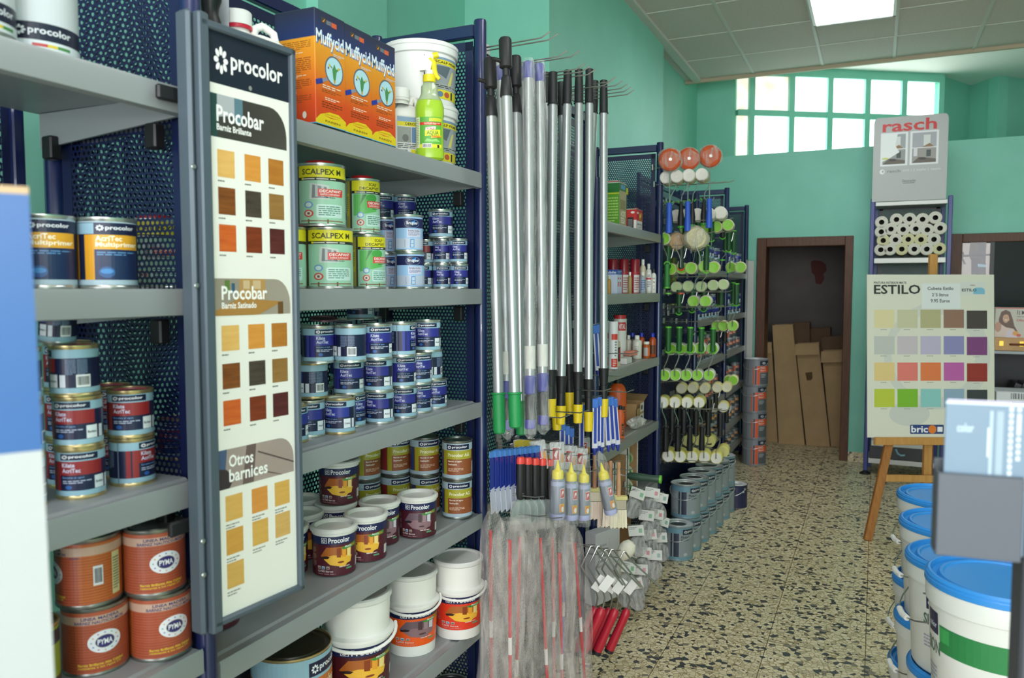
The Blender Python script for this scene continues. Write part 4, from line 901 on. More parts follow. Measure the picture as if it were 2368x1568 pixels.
side = [('m', 0.12, 0.66, 0.9, 0.74, 5, 'a86a20'), ('m', 0.12, 0.62, 0.7, 0.645, 2, 'f0d9c0'), ('m', 0.12, 0.47, 0.9, 0.60, 8, 'a0551e'), ('m', 0.12, 0.43, 0.8, 0.455, 2, 'f0d9c0'), ('m', 0.12, 0.34, 0.9, 0.42, 5, '9a4a1c'),
        ('m', 0.12, 0.30, 0.7, 0.32, 1, 'f0d9c0'), ('m', 0.12, 0.22, 0.9, 0.29, 4, '9a4a1c'), ('r', 0.08, 0.09, 0.42, 0.17, 'e4e0da'), ('b', 0.1, 0.10, 0.4, 0.16, '30282a'), ('e', 0.72, 0.12, 0.05, 0.03, 'e8e0d8'), ('r', 0, 0.045, 1, 0.052, '54b4e0')]
FEM = fe.mesh('front_print', 0); se = printmesh(MB(), side, lambda u, v, off: Vector((-off, BD - u * BD, v * BH)), None, 0.3, 0.0002)
SEM = se.mesh('side_print', 0)
yb0 = onX(731, 300, -1.135).y
for i, w_ in enumerate(('leftmost of three, its text side showing', 'middle of three', 'rightmost of three, beside the white canister')):
    t = thing('product_box', 'orange and dark blue cleaner box, ' + w_, 'box', (-1.135 - 0.003 * i, yb0 + i * (BW + 0.0015), A_ + 0.0006), R(90), 'orange and dark blue boxes on the top shelf')
    part('carton', BXM, t); part('front_print', FEM, t); part('side_print', SEM, t)
# white jerrycan at the left, beside the sample board
def jerry(label, x, y, z, rz, w_, d_, h_, labelels, cap='f0efec', ring='c8203a', name='plastic_canister'):
    t = thing(name, label, 'canister', (x, y, z + 0.0006), rz)
    b = MB(); M0 = mat('ecebe6', 0.35)
    outl = lambda s, k: [((w_ / 2 - s) * math.copysign(abs(math.cos(a)) ** 0.35, math.cos(a)) * k, (d_ / 2 - s) * math.copysign(abs(math.sin(a)) ** 0.35, math.sin(a))) for a in [2 * math.pi * i / 32 for i in range(32)]]
    lv = [(0, 0.012, 1), (0.006, 0.002, 1), (h_ * 0.10, 0, 1), (h_ * 0.62, 0, 1), (h_ * 0.70, 0.004, 1), (h_ * 0.76, 0.014, 0.9), (h_ * 0.80, 0.024, 0.72)]
    vs = []; 
    for z_, s, k in lv: vs += [Vector((x_ - (1 - k) * w_ * 0.28, y_, z_)) for x_, y_ in outl(s, k)]
    n = 32; fs = [tuple(range(n - 1, -1, -1)), tuple(range((len(lv) - 1) * n, len(lv) * n))] + [(j * n + i, j * n + (i + 1) % n, (j + 1) * n + (i + 1) % n, (j + 1) * n + i) for j in range(len(lv) - 1) for i in range(n)]
    b.add(vs, fs, M0); cx_ = -w_ * 0.24
    b.lathe([(0.026, h_ * 0.78), (0.024, h_ * 0.83)], M0, c=(cx_, 0, 0), n=24); part('bottle_body', b, t)
    c = MB(); c.lathe([(0.029, h_ * 0.865), (0.029, h_ * 0.985), (0.026, h_), (0, h_)], mat(cap, 0.35), c=(cx_, 0, 0), n=24); part('cap', c, t)
    r2 = MB(); r2.lathe([(0.024, h_ * 0.83), (0.0295, h_ * 0.83), (0.0295, h_ * 0.862), (0.024, h_ * 0.862)], mat(ring, 0.35), c=(cx_, 0, 0), n=24); part('seal_ring', r2, t)
    hd = MB(); hd.tube([(cx_ + 0.03, 0, h_ * 0.79), (cx_ + 0.036, 0, h_ * 0.87), (cx_ + 0.05, 0, h_ * 0.90), (w_ * 0.18, 0, h_ * 0.885), (w_ * 0.30, 0, h_ * 0.84), (w_ * 0.34, 0, h_ * 0.72)], 0.0085, M0, n=12); part('handle', hd, t)
    lb = printmesh(MB(), labelels, flatmap(-w_ * 0.40, h_ * 0.12, -d_ / 2 - 0.0004, w_ * 0.84, h_ * 0.5)); part('label', lb, t, smooth=0)
    return t
yel = [('r', 0, 0, 1, 1, 'e3dc6a'), ('e', 0.2, 0.82, 0.12, 0.08, 'd8c422'), ('t', 'HALF', 0.42, 0.78, 0.7, 0.88, 'a8a080'), ('m', 0.74, 0.6, 0.95, 0.9, 8, 'a8a080'), ('r', 0.06, 0.1, 0.94, 0.5, 'ece8a8'), ('m', 0.1, 0.15, 0.9, 0.45, 6, '8a8660')]
q = at(588, 120, 1.66)
jerry('white canister with white screw cap and red ring behind the sample board', q.x, q.y, A_, R(52), 0.135, 0.075, 0.222, yel)
# black bottle brush / grips at the far left of the top shelf
q = at(487, 60, 1.52)
t = thing('rubber_grip', 'black ribbed rubber handle standing behind the sample board top', 'tool handle', (q.x, q.y, A_ + 0.0006))
m_ = MB(); m_.lathe([(0, 0), (0.02, 0)] + [(0.019 + 0.004 * math.sin(k * 1.3), 0.012 + k * 0.0125) for k in range(20)] + [(0.012, 0.262), (0, 0.265)], BLACK, n=20); part('grip', m_, t)
q = at(512, 60, 1.60)
t = thing('putty_tool', 'grey metal tool blade upright beside the black rubber handle', 'tool', (q.x, q.y, A_ + 0.0006), R(40))
m_ = MB(); m_.prism([(-0.012, 0), (0.012, 0), (0.016, 0.25), (-0.016, 0.25)], -0.002, 0.002, mat('8f9498', 0.35, 0.6), M=Matrix.Rotation(R(90), 4, 'X')); part('blade', m_, t)
q = at(650, 140, 1.86)
t = thing('cardboard_box', 'dark blue cardboard box behind the white canister', 'box', (-1.44, q.y, A_ + 0.0006), R(90))
part('carton', MB().bbox(-0.05, -0.04, 0, 0.06, 0.04, 0.22, mat('2c3c5c', 0.4), 0.002), t)
# plaster tubs, two high
def scalptub():
    e = [('r', -8, 0, 66, 1, '9aa0a4'), ('r', -10, 0, -7, 1, '2c2c2c'), ('r', -7, 0.82, 66, 0.94, 'e2d330'), ('t', 'SCALP PRIME', 8, 0.85, 58, 0.91, '3a3820'), ('r', -7, 0.94, 66, 1, '7f96b0'), ('p', [(-7, 0.72), (-7, 0.78), (40, 0.80), (30, 0.5)], '606c74'),
         ('p', [(34, 0.36), (44, 0.70), (49, 0.70), (42, 0.36)], 'd8cf6a'), ('r', -7, 0.24, 66, 0.36, 'a9adac'), ('m', -4, 0.26, 60, 0.34, 2, '3c3c3c'), ('r', -7, 0, 66, 0.22, 'e2d330'), ('e', 18, 0.11, 6, 0.07, '6a86a0'), ('e', 32, 0.11, 6, 0.07, 'c05a3c'), ('r', 42, 0.02, 47, 0.2, '2c2c2c'), ('r', -5, 0.06, 9, 0.16, '9fb4c8')]
    return e
def tub2(r, h):
    b = MB(); M0 = mat('e9e9e6', 0.35)
    b.lathe([(0, 0.002), (r * 0.9, 0.002), (r * 0.93, 0.0), (r * 0.97, h * 0.86), (r * 0.97, h - 0.02)], M0, n=40)
    l = MB(); l.lathe([(r * 0.98, h - 0.034), (r * 1.02, h - 0.032), (r * 1.02, h - 0.014), (r * 1.04, h - 0.012), (r * 1.04, h - 0.003), (r * 1.01, h), (r * 0.95, h), (r * 0.93, h - 0.006), (0, h - 0.006)], M0, n=40)
    lab = printmesh(MB(), scalptub(), cylmap(lambda v: r * (0.935 + 0.035 * v) + 0.0005, 0.016, h - 0.045), 6)
    return b.mesh('tub'), l.mesh('tub_lid'), lab.mesh('tub_label', 30)
T2 = tub2(0.108, 0.178)
q = onX(983, 240, -1.25); zt_ = A_ + 0.0006
for k, (dx_, w_) in enumerate(((0.0, 'lower'), (0.0, 'upper'))):
    t = thing('plaster_tub', 'white plaster tub with grey and yellow label, ' + w_ + ' of the two on the top shelf', 'tub', (q.x, min(q.y, 2.165 - 0.114), zt_ + 0.178 * k), math.atan2(1.3, 1.9) + R(12), 'white plaster tubs stacked two high')
    for nm, me in zip(('body', 'lid', 'label'), T2): part(nm, me, t)
qd = onX(942, 300, XF - 0.095)
der = [('r', 0, 0, 1, 1, 'dcdcd8'), ('r', 0, 0.72, 1, 0.84, 'e2d330'), ('t', 'DEROX 320', 0.3, 0.745, 0.98, 0.82, '3a3820'), ('r', 0, 0.84, 1, 0.97, '8fa8c4'), ('r', 0, 0.28, 0.52, 0.70, '9a9c98'), ('r', 0.54, 0.28, 1, 0.70, '6a8ab4'), ('e', 0.3, 0.4, 0.12, 0.1, '70706c'), ('r', 0.7, 0.55, 0.95, 0.65, '8fc04a'),
       ('m', 0.0, 0.12, 0.95, 0.26, 3, '4a4a4c'), ('r', 0.5, 0.0, 1, 0.10, 'e2d330'), ('r', 0.05, 0.0, 0.4, 0.1, 'e8e8e8'), ('b', 0.07, 0.01, 0.38, 0.09, '222222')]
t = jerry('white canister with yellow banded label between the boxes and the green spray bottle', qd.x, qd.y, A_, R(50), 0.092, 0.05, 0.205, der, ring='e8e8e4')
# green spray bottle
q = onX(994, 370, XF - 0.022)
t = thing('spray_bottle', 'see-through bottle of lime green cleaner with yellow trigger sprayer', 'spray bottle', (q.x, q.y, A_ + 0.0006), math.atan2(1.14, 1.9) + R(-3))
LIQ = mat('b4dc3c', 0.12, trans=0.25); CLR = mat('d8e6c4', 0.1, trans=0.55)
m_ = MB(); m_.lathe([(0, 0.003), (0.030, 0.002), (0.0365, 0.008), (0.037, 0.028), (0.0355, 0.034), (0.0355, 0.118), (0.037, 0.13), (0.0365, 0.150), (0.032, 0.166)], LIQ, n=28, sx=1.08, sy=0.72)
part('bottle', m_, t)
m_ = MB(); m_.lathe([(0.032, 0.166), (0.026, 0.176), (0.022, 0.186), (0.0215, 0.205), (0.0165, 0.212), (0.0150, 0.222)], CLR, n=28, sx=1.08, sy=0.78); part('neck', m_, t)
YEL = mat('e6d322', 0.35)
part('collar', MB().lathe([(0.0165, 0.216), (0.018, 0.218), (0.018, 0.236), (0.014, 0.238)], YEL, n=24), t)
m_ = MB(); m_.lathe([(0.012, 0.236), (0.012, 0.25)], mat('dfe0dc', 0.3), n=16)
m_.prism([(-0.026, 0.248), (-0.029, 0.262), (-0.022, 0.283), (-0.004, 0.294), (0.008, 0.296), (0.012, 0.284), (0.008, 0.27), (0.004, 0.25)], -0.0095, 0.0095, mat('dfe0dc', 0.3), M=Matrix.Rotation(R(90), 4, 'X'))
part('sprayer_head', m_, t)
m_ = MB(); m_.lathe([(0, 0), (0.0085, 0), (0.0085, 0.014), (0.0075, 0.02), (0, 0.02)], YEL, n=14, M=Matrix.Translation((0.006, 0, 0.289)) @ Matrix.Rotation(R(78), 4, 'Y')); part('nozzle', m_, t)
m_ = MB(); m_.tube([(0.002, 0, 0.282), (0.012, 0, 0.268), (0.014, 0, 0.25), (0.020, 0, 0.234), (0.028, 0, 0.226)], [0.011, 0.010, 0.008, 0.0065, 0.005], YEL, n=10); part('trigger', m_, t)
aq = [('r', -42, 0, 58, 1, '5aa83a'), ('r', -78, 0, -42, 1, 'd9e4b8'), ('r', -42, 0.84, 58, 1, '5aa83a'), ('r', 0, 0.86, 58, 0.97, 'c8cc2c'), ('r', -42, 0.74, 58, 0.83, 'd0402c'), ('m', -20, 0.755, 50, 0.82, 2, 'f0d8c0'), ('p', [(-16, 0.56), (-14, 0.66), (28, 0.70), (26, 0.60)], 'e8e8e0'),
      ('t', 'SCALP', -10, 0.585, 22, 0.655, 'c83028'), ('p', [(-18, 0.38), (-18, 0.56), (50, 0.60), (50, 0.42)], 'e0da2c'), ('t', 'AQUA', -10, 0.40, 40, 0.56, '3f8a34'), ('p', [(8, 0.31), (8, 0.385), (54, 0.42), (54, 0.35)], 'e8c020'), ('t', 'SURPUISSANT', 12, 0.33, 52, 0.39, 'c83028'),
      ('p', [(-20, 0.2), (-10, 0.3), (10, 0.26), (30, 0.3), (50, 0.2)], '8fcc6a'), ('r', -42, 0, 58, 0.12, 'e0da2c'), ('r', -30, 0.0, 10, 0.14, 'e8e8e0'), ('b', -28, 0.02, 8, 0.12, '303030'), ('r', 34, 0.0, 44, 0.1, '2c2c24'), ('m', -74, 0.05, -46, 0.95, 16, '9aa878')]
f = lambda u, v, off: Vector(((0.0358 + off) * 1.08 * math.cos(R(u - 90)), (0.0358 + off) * 0.72 * math.sin(R(u - 90)), 0.034 + v * 0.084))
part('label', printmesh(MB(), aq, f, 6), t)
# ================================================================ TELESCOPIC POLES AND HANGING TOOLS
def align(a, b):
    """matrix whose +Z runs from a to b, origin a"""
    d = (Vector(b) - Vector(a)); q = d.to_track_quat('Z', 'Y'); return Matrix.Translation(a) @ q.to_matrix().to_4x4(), d.length
PG = mat('b4b7b8', 0.3, 0.55); PGD = mat('1c8a48', 0.5, bump=0.1, bscale=300); PBL = mat('2f3596', 0.4); PVI = mat('4a46b0', 0.4); PBK = mat('1b1b1d', 0.5); PYE = mat('e2c41c', 0.4)
def hook(y, z, ln, label, group='wire hooks over the telescopic poles', x=XF - 0.022, r=0.0022, cat='hook', rise=0.02):
    t = thing('peg_hook', label, cat, (x, y, z), 0, group)
    mb = MB(); mb.tube([(0, 0, 0), (ln - 0.03, 0, rise * 0.25), (ln, 0, rise)], r, STEEL, n=6); part('wire', mb, t)
    part('hook_base', MB().bbox(-0.003, -0.018, -0.012, 0.004, 0.018, 0.02, STEEL, 0.001), t); return t
hk = [(1272, 73, 'topmost hook nearest the first shelves'), (1290, 78, 'topmost hook, its twin'), (1312, 117, 'second pair, left'), (1340, 118, 'second pair, right'), (1353, 147, 'third pair, left'), (1365, 153, 'third pair, right'),
      (1378, 160, 'behind the black pole caps'), (1415, 186, 'fourth set, upper left'), (1425, 178, 'fourth set, uppermost'), (1440, 187, 'fourth set, third'), (1452, 194, 'fourth set, fourth'), (1460, 201, 'fourth set, fifth'), (1467, 208, 'fourth set, lowest')]
for px_, py_, w_ in hk:
    p = onX(px_, py_, -0.90); ln = -0.90 - (XF - 0.022)
    hook(p.y, p.z - 0.02, ln, 'steel peg hook for poles, ' + w_)
def pole(kind, xt, yt, xb, yb_, X, label, marks):
    """marks: pixel heights where head/tube/lower pieces meet"""
    tp = onX(xt, yt, X); d = depth(tp); bt = at(xb, yb_, d)
    M, Ln = align(bt, tp); yy = lambda y: Ln * (yb_ - y) / (yb_ - yt)
    t = thing('telescopic_pole', label, 'extension pole', (0, 0, 0), 0, 'aluminium extension poles hanging on hooks')
    t.location = bt; Mi = M.copy(); Mi.translation = (0, 0, 0)
    def L(nm, prof, m, n=18, **k):
        q = MB(); q.lathe(prof, m, n=n, M=Mi, **k); return part(nm, q, t)
    r = 0.0155
    if kind == 'A':
        h0, g1 = yy(marks[0]), yy(marks[1])
        L('tube', [(r, g1 - 0.01), (r, h0 + 0.01)], PG)
        L('grip', [(0, 0), (0.012, 0), (0.0175, 0.004), (0.0185, 0.02), (0.0185, g1 - 0.006), (0.022, g1 - 0.004), (0.022, g1), (0.014, g1 + 0.001)], PGD)
        L('locking_collar', [(0.018, h0), (0.019, h0 + 0.004), (0.014, h0 + 0.055), (0.010, h0 + 0.06), (0.010, h0 + 0.085)], PBK)
        q = MB(); q.lathe([(0.012, h0 + 0.08), (0.0185, h0 + 0.085), (0.0185, Ln - 0.006), (0.015, Ln), (0, Ln)], PBK, n=18, M=Mi); q.lathe([(0.006, 0), (0.006, 0.03), (0.004, 0.032), (0, 0.032)], PBK, n=10, M=Mi @ Matrix.Translation((0.008, 0, h0 + 0.10)) @ Matrix.Rotation(R(80), 4, 'Y')); part('swivel_head', q, t)
        q = MB(); q.box(-0.0155, -0.0152, yy((marks[0] + marks[1]) / 2 + 30), 0.004, -0.0148, yy((marks[0] + marks[1]) / 2 - 22), mat('dfe4dc', 0.4), M=Mi); q.box(-0.0155, -0.0156, yy((marks[0] + marks[1]) / 2 - 10), 0.004, -0.0150, yy((marks[0] + marks[1]) / 2 - 22), mat('4a9a3a', 0.4), M=Mi); part('sticker', q, t, smooth=0)
    elif kind == 'B':
        h0, s1, s2, v1 = [yy(m) for m in marks]
        L('cap', [(0.0145, h0), (0.0165, h0 + 0.003), (0.0165, Ln - 0.008), (0.013, Ln - 0.004), (0, Ln - 0.004)], PBL)
        L('tube', [(r - 0.001, s1 - 0.01), (r - 0.001, h0 + 0.01)], PG)
        L('sleeve', [(0.013, s2), (0.018, s2 + 0.004), (0.020, s1 - 0.004), (0.014, s1)], PBL)
        L('grip', [(0.012, v1), (0.0165, v1 + 0.002), (0.0155, (v1 + s2) / 2), (0.017, s2 - 0.006), (0.012, s2)], PBK)
        L('end_cap', [(0, 0.0), (0.012, 0.0), (0.0165, 0.003), (0.0165, v1)], PVI)
        L('label_card', [(0.0172, s1 + 0.02), (0.0172, s1 + 0.09)], mat('dcdcd2', 0.4))
        q = MB(); q.lathe([(0.006, -0.03), (0.021, -0.015), (0.0215, 0.03), (0.0212, Ln * 0.3), (0.0218, Ln * 0.6), (0.0205, Ln - 0.01), (0.018, Ln + 0.004)], film(a=0.22), n=16, M=Mi); part('plastic_wrap', q, t)
    else:
        h0, s1, s2 = [yy(m) for m in marks]
        L('cap', [(0.0185, h0), (0.0185, h0 + 0.003), (0.0165, h0 + 0.005), (0.0165, h0 + 0.05), (0.0145, Ln - 0.02), (0.0150, Ln - 0.002), (0.012, Ln), (0, Ln)], PBK)
        L('tube', [(r, s1 - 0.01), (r, h0 + 0.01)], PG)
        L('collar', [(0.012, s2 + (s1 - s2) * 0.42), (0.0155, s2 + (s1 - s2) * 0.45), (0.020, s1 - 0.004), (0.021, s1), (0.014, s1 + 0.001)], PBK)
        L('lower_tube', [(0.0145, s2 - 0.02), (0.0145, s2 + (s1 - s2) * 0.44)], PBK)
        q = MB(); q.lathe([(0, 0), (0.012, 0), (0.0155, 0.002), (0.0165, s2 * 0.35), (0.019, s2)], PYE, n=18, M=Mi)
        for a_ in (-70, -110): 
            q.tube([(0.0195 * math.cos(R(a_ - 0)), 0.0195 * math.sin(R(a_)), s2), (0.0182 * math.cos(R(a_ + (6 if a_ > -90 else -6))), 0.0182 * math.sin(R(a_)), s2 * 0.6), (0.0172 * math.cos(R(a_)), 0.0172 * math.sin(R(a_)), s2 * 0.3)], [0.003, 0.0018, 0.0008], PBK, n=6, M=Mi)
        part('yellow_tip', q, t)
        q = MB(); q.box(-0.004, -0.0152, Ln * 0.48, 0.006, -0.0146, Ln * 0.56, mat('d8c65a', 0.5), M=Mi); part('sticker', q, t, smooth=0)
    return t
pole('A', 1133, 135, 1155, 1003, -1.045, 'pole with green grip, leftmost, beside the blue post', (270, 908))
pole('A', 1168, 88, 1192, 990, -0.985, 'pole with green grip and the tallest black head', (224, 907))
pole('A', 1192, 130, 1206, 1006, -1.045, 'pole with green grip, partly behind the tallest one', (262, 927))
pole('B', 1158, 150, 1174, 994, -1.075, 'film wrapped pole with violet end, behind the green gripped ones', (188, 880, 922, 970))
pole('B', 1207, 152, 1228, 985, -1.06, 'film wrapped pole with blue cap, at the back beside the green grips', (190, 862, 905, 962))
pole('B', 1222, 140, 1226, 992, -0.985, 'film wrapped pole with blue cap, left of the front two', (182, 868, 912, 970))
pole('B', 1247, 145, 1256, 983, -0.985, 'film wrapped pole with blue cap, right of the front two', (190, 862, 906, 960))
CC = [(1279, 167, 1273, 966, -1.0, (243, 855, 922), 'black cap and yellow tip, first from the wrapped poles'), (1313, 163, 1296, 982, -1.0, (242, 870, 938), 'black cap and yellow tip, second'), (1339, 161, 1336, 979, -1.0, (240, 860, 935), 'black cap and yellow tip, third'),
      (1363, 160, 1361, 998, -1.0, (240, 877, 952), 'black cap and yellow tip, hanging lowest'), (1396, 186, 1396, 965, -0.98, (263, 852, 922), 'black cap and yellow tip, rightmost, alone'),
      (1298, 190, 1318, 958, -1.075, (268, 842, 907), 'black cap, behind the second and third'), (1262, 168, 1288, 995, -1.075, (240, 858, 948), 'black cap, half hidden by the wrapped pole'), (1376, 187, 1345, 968, -1.075, (263, 850, 930), 'black cap, behind the lowest hanging one')]
for a in CC: pole('C', a[0], a[1], a[2], a[3], a[4], 'pole with ' + a[6], a[5])

def slab(mb, w_, h_, th, m, zc=0, x0=None): return mb.bbox(-w_ / 2, -th / 2, zc - h_, w_ / 2, th / 2, zc, m, min(th * 0.3, 0.002))
def hang(name, label, cat, px_, py_, X, rz, group=None, lean=0):
    p = onX(px_, py_, X); t = thing(name, label, cat, p, rz, group); t.rotation_euler = (0, lean, rz); return t
# blue scraper packs, in a row along the hook
SCB, SCW = mat('20348e', 0.25, coat=0.5), mat('b9bccb', 0.35)
for i in range(10):
    t = hang('scraper_pack', 'blue and white packed scraper, ' + ['leftmost', 'second', 'third', 'fourth', 'fifth', 'sixth', 'seventh', 'eighth', 'ninth', 'tenth'][i] + ' of the row left of the putty knives', 'scraper', 1142 + i * 11.5, 1042 - i * 1.2, -1.055 + 0.007 * i, R(84), 'blue scraper packs on the lower hook', lean=R(-2))
    m_ = MB(); m_.prism([(-0.022, -0.005), (0.004, 0), (0.022, -0.006), (0.024, -0.115), (-0.026, -0.125)], -0.0015, 0.0015, SCB, M=Matrix.Rotation(R(90), 4, 'X')); part('card', m_, t)
    m_ = MB(); m_.prism([(-0.022, 0.0), (0.022, 0.0), (0.018, -0.022), (-0.024, -0.018)], -0.003, 0.0025, mat('4f86cc', 0.3), M=Matrix.Rotation(R(90), 4, 'X')); part('clip', m_, t)
    m_ = MB(); m_.prism([(-0.026, -0.118), (0.024, -0.108), (0.022, -0.185), (-0.02, -0.196)], -0.0022, 0.0018, SCW, M=Matrix.Rotation(R(90), 4, 'X')); part('blade_guard', m_, t)
    m_ = printmesh(MB(), [('e', 0.004, -0.145, 0.004, 0.006, 'c03a3a'), ('e', 0.008, -0.178, 0.003, 0.003, 'c03a3a')], lambda u, v, off: Vector((u, -0.0024 - off, v))); part('mark', m_, t, smooth=0)
# putty knives with red ended black handles
for i in range(5):
    t = hang('putty_knife', 'putty knife with black handle and red end, ' + ['leftmost of five', 'second of five', 'middle of five', 'fourth of five', 'rightmost of five'][i], 'putty knife', 1204 + i * 17.0, 1056 + i * 1.4, -1.0 + 0.006 * i, R(48), 'putty knives with red ends')
    m_ = MB(); m_.lathe([(0.0, 0.0), (0.010, -0.001), (0.0125, -0.008), (0.0125, -0.022)], mat('e2463a', 0.35), n=16, sx=1.1, sy=0.9); part('red_end', m_, t)
    m_ = MB(); m_.lathe([(0.0125, -0.022), (0.0135, -0.05), (0.0125, -0.09), (0.0135, -0.12), (0.010, -0.135), (0.004, -0.138)], PBK, n=16, sx=1.1, sy=0.9); part('handle', m_, t)
    m_ = MB(); m_.prism([(-0.007, -0.13), (0.007, -0.13), (0.030, -0.165), (0.034, -0.215), (-0.034, -0.215), (-0.030, -0.165)], -0.001, 0.001, mat('a7b4b6', 0.25, 0.7), M=Matrix.Rotation(R(90), 4, 'X')); part('blade', m_, t)
    m_ = MB(); m_.lathe([(0.030, -0.14), (0.036, -0.17), (0.037, -0.235)], film(a=0.22), n=14, sy=0.25); part('plastic_sleeve', m_, t)
# clear blister packs with red labels
for i, (px_, py_) in enumerate(((1242, 1018), (1262, 1025), (1288, 1022), (1320, 1030), (1346, 1036), (1352, 1012))):
    t = hang('blister_pack', 'clear blister pack, red label, ' + ['leftmost', 'second', 'third, facing the aisle', 'fourth', 'fifth', 'topmost, behind the others'][i] + ' in the row above the glue bottles', 'blister pack', px_, py_, (-1.0, -1.03, -0.96, -0.98, -0.97, -1.06)[i], R(30 + 4 * i), 'clear blister packs with red labels', lean=R((-8, 10, 0, 6, 8, 0)[i]))
    m_ = MB(); m_.bbox(-0.026, -0.004, -0.10, 0.026, 0.004, 0.0, film(a=0.5), 0.003); part('blister', m_, t)
    m_ = printmesh(MB(), [('r', -0.018, -0.062, 0.008, -0.018, 'e4dcd8'), ('r', -0.0165, -0.060, 0.0065, -0.020, 'b02228'), ('p', [(-0.012, -0.045), (-0.004, -0.028), (0.003, -0.026), (-0.001, -0.04), (-0.003, -0.055)], 'e8d8d4'), ('r', 0.012, -0.07, 0.022, -0.04, 'c08a4a')], lambda u, v, off: Vector((u, -0.0045 - off, v))); part('label', m_, t, smooth=0)
for i, px_ in enumerate((1198, 1213, 1226)):
    t = hang('card_pack', 'small pale card with a yellow top, ' + ['left', 'middle', 'right'][i] + ' of three behind the scraper packs', 'card pack', px_, 1016, -1.07, R(55), 'pale cards with yellow tops', lean=R(-6))
    part('card', MB().bbox(-0.018, -0.002, -0.09, 0.018, 0.002, 0, mat('d8d0c4', 0.5), 0.001), t); m_ = printmesh(MB(), [('r', -0.017, -0.025, 0.017, -0.003, 'd8c040'), ('m', -0.014, -0.08, 0.014, -0.03, 5, 'b08878')], lambda u, v, off: Vector((u, -0.0022 - off, v))); part('print', m_, t, smooth=0)
# yellow tipped glue bottles in clear bags
BOT = mat('8f97a8', 0.25, trans=0.35)
def glue(label, px_, py_, X, rz, lean=0, s=1.0):
    p = onX(px_, py_, X); t = thing('glue_bottle', label, 'glue bottle', p, rz, 'yellow tipped glue bottles', s); t.rotation_euler = (0, lean, rz)
    m_ = MB(); m_.lathe([(0, -0.03), (0.002, -0.03), (0.0085, -0.058), (0.012, -0.062), (0.018, -0.066), (0.0195, -0.072), (0.0195, -0.09)], mat('e8d62a', 0.35), n=20); part('nozzle_cap', m_, t)
    m_ = MB(); m_.lathe([(0.019, -0.09), (0.0235, -0.098), (0.0240, -0.20), (0.0235, -0.205)], BOT, n=20); part('bottle', m_, t)
    m_ = MB(); m_.lathe([(0.0245, -0.205), (0.0245, -0.218), (0.022, -0.224), (0, -0.224)], mat('aab0dc', 0.35), n=20); m_.lathe([(0.0236, -0.098), (0.0236, -0.112)], mat('aab0d0', 0.35), n=20); part('base', m_, t)
    m_ = printmesh(MB(), [('r', 2, 0.48, 44, 0.80, 'e6dcd8'), ('r', 4, 0.50, 42, 0.78, 'b8322f'), ('p', [(12, 0.56), (16, 0.70), (30, 0.74), (36, 0.60), (28, 0.66)], 'e8dcd8'), ('r', -4, 0.02, 44, 0.30, 'c9a030'), ('r', 2, 0.05, 28, 0.26, 'd87828'), ('e', 22, 0.12, 12, 0.09, 'd8d8d4')], cylmap(0.0243, -0.20, -0.10), 8); part('label', m_, t)
    m_ = MB(); m_.lathe([(0.006, 0.015), (0.022, -0.01), (0.027, -0.06), (0.028, -0.20), (0.026, -0.245)], film(a=0.18), n=14, sy=0.95); part('plastic_bag', m_, t)
    return t
for px_, py_, X, rz, ln_, w_ in ((1290, 1043, -0.93, 40, 0, 'leftmost, half behind the putty knives'), (1321, 1050, -0.92, 35, 0, 'second from the left, label to the front'), (1350, 1055, -0.91, 35, 0, 'third from the left'), (1386, 1052, -0.90, 33, -12, 'leaning, next to the wooden brushes')):
    glue('bagged glue bottle with yellow nozzle, ' + w_, px_, py_, X, R(rz), R(ln_))
for px_, py_, X in ((1308, 1040, -1.02), (1338, 1038, -1.03)): glue('glue bottle with yellow nozzle in the back row, ' + ('left' if px_ == 1308 else 'right'), px_, py_, X, R(30))
# wooden handled brushes
def brush(label, px_, py_, X, wood, lean=0, w_=0.05, bris='d8cfae', rz=R(28)):
    t = hang('paint_brush', label, 'paint brush', px_, py_, X, rz, 'paint brushes with wooden handles', lean)
    m_ = MB(); m_.lathe([(0, 0), (0.007, -0.002), (0.0085, -0.012), (0.0062, -0.03), (0.0085, -0.055), (0.0095, -0.10), (0.0085, -0.13), (0.011, -0.136)], noisy('brush_wood_' + wood, wood, 'b98a64', 40, 0.4, (1, 1, 0.2)), n=14)
    part('handle', m_, t)
    Ry = Matrix.Rotation(R(90), 4, 'X')
    m_ = MB(); m_.bbox(-w_ / 2 - 0.004, -0.011, -0.152, w_ / 2 + 0.004, 0.011, -0.136, mat('d8cf86', 0.5), 0.002); part('brush_head', m_, t)
    m_ = MB(); m_.bbox(-w_ / 2, -0.010, -0.19, w_ / 2, 0.010, -0.150, mat('b0a998', 0.3, 0.8), 0.002); part('ferrule', m_, t)
    m_ = MB(); n = 12; vs = []
    for z_, e, k in ((-0.19, 0, 1), (-0.24, 0.002, 1.08), (-0.262, 0.004, 1.1)):
        for i in range(n + 1): vs.append((-w_ / 2 * k + w_ * k * i / n, -0.009 - (0.0012 if i % 2 else 0), z_ - (0.004 * math.sin(i * 2.3) if z_ < -0.25 else 0)))
        for i in range(n, -1, -1): vs.append((-w_ / 2 * k + w_ * k * i / n, 0.009 + (0.0012 if i % 2 else 0), z_ - (0.004 * math.sin(i * 1.7) if z_ < -0.25 else 0)))
    q = 2 * (n + 1); m_.add(vs, [(j * q + i, j * q + (i + 1) % q, (j + 1) * q + (i + 1) % q, (j + 1) * q + i) for j in range(2) for i in range(q)] + [tuple(range(2 * q, 3 * q))], noisy('bristle_' + bris, bris, 'ece4cc', 220, 0.7, (1, 1, 0.05))); part('bristles', m_, t)
    return t
brush('pale wooden handled flat brush, rightmost and largest', 1431, 1068, -0.90, 'd0a078', w_=0.062)
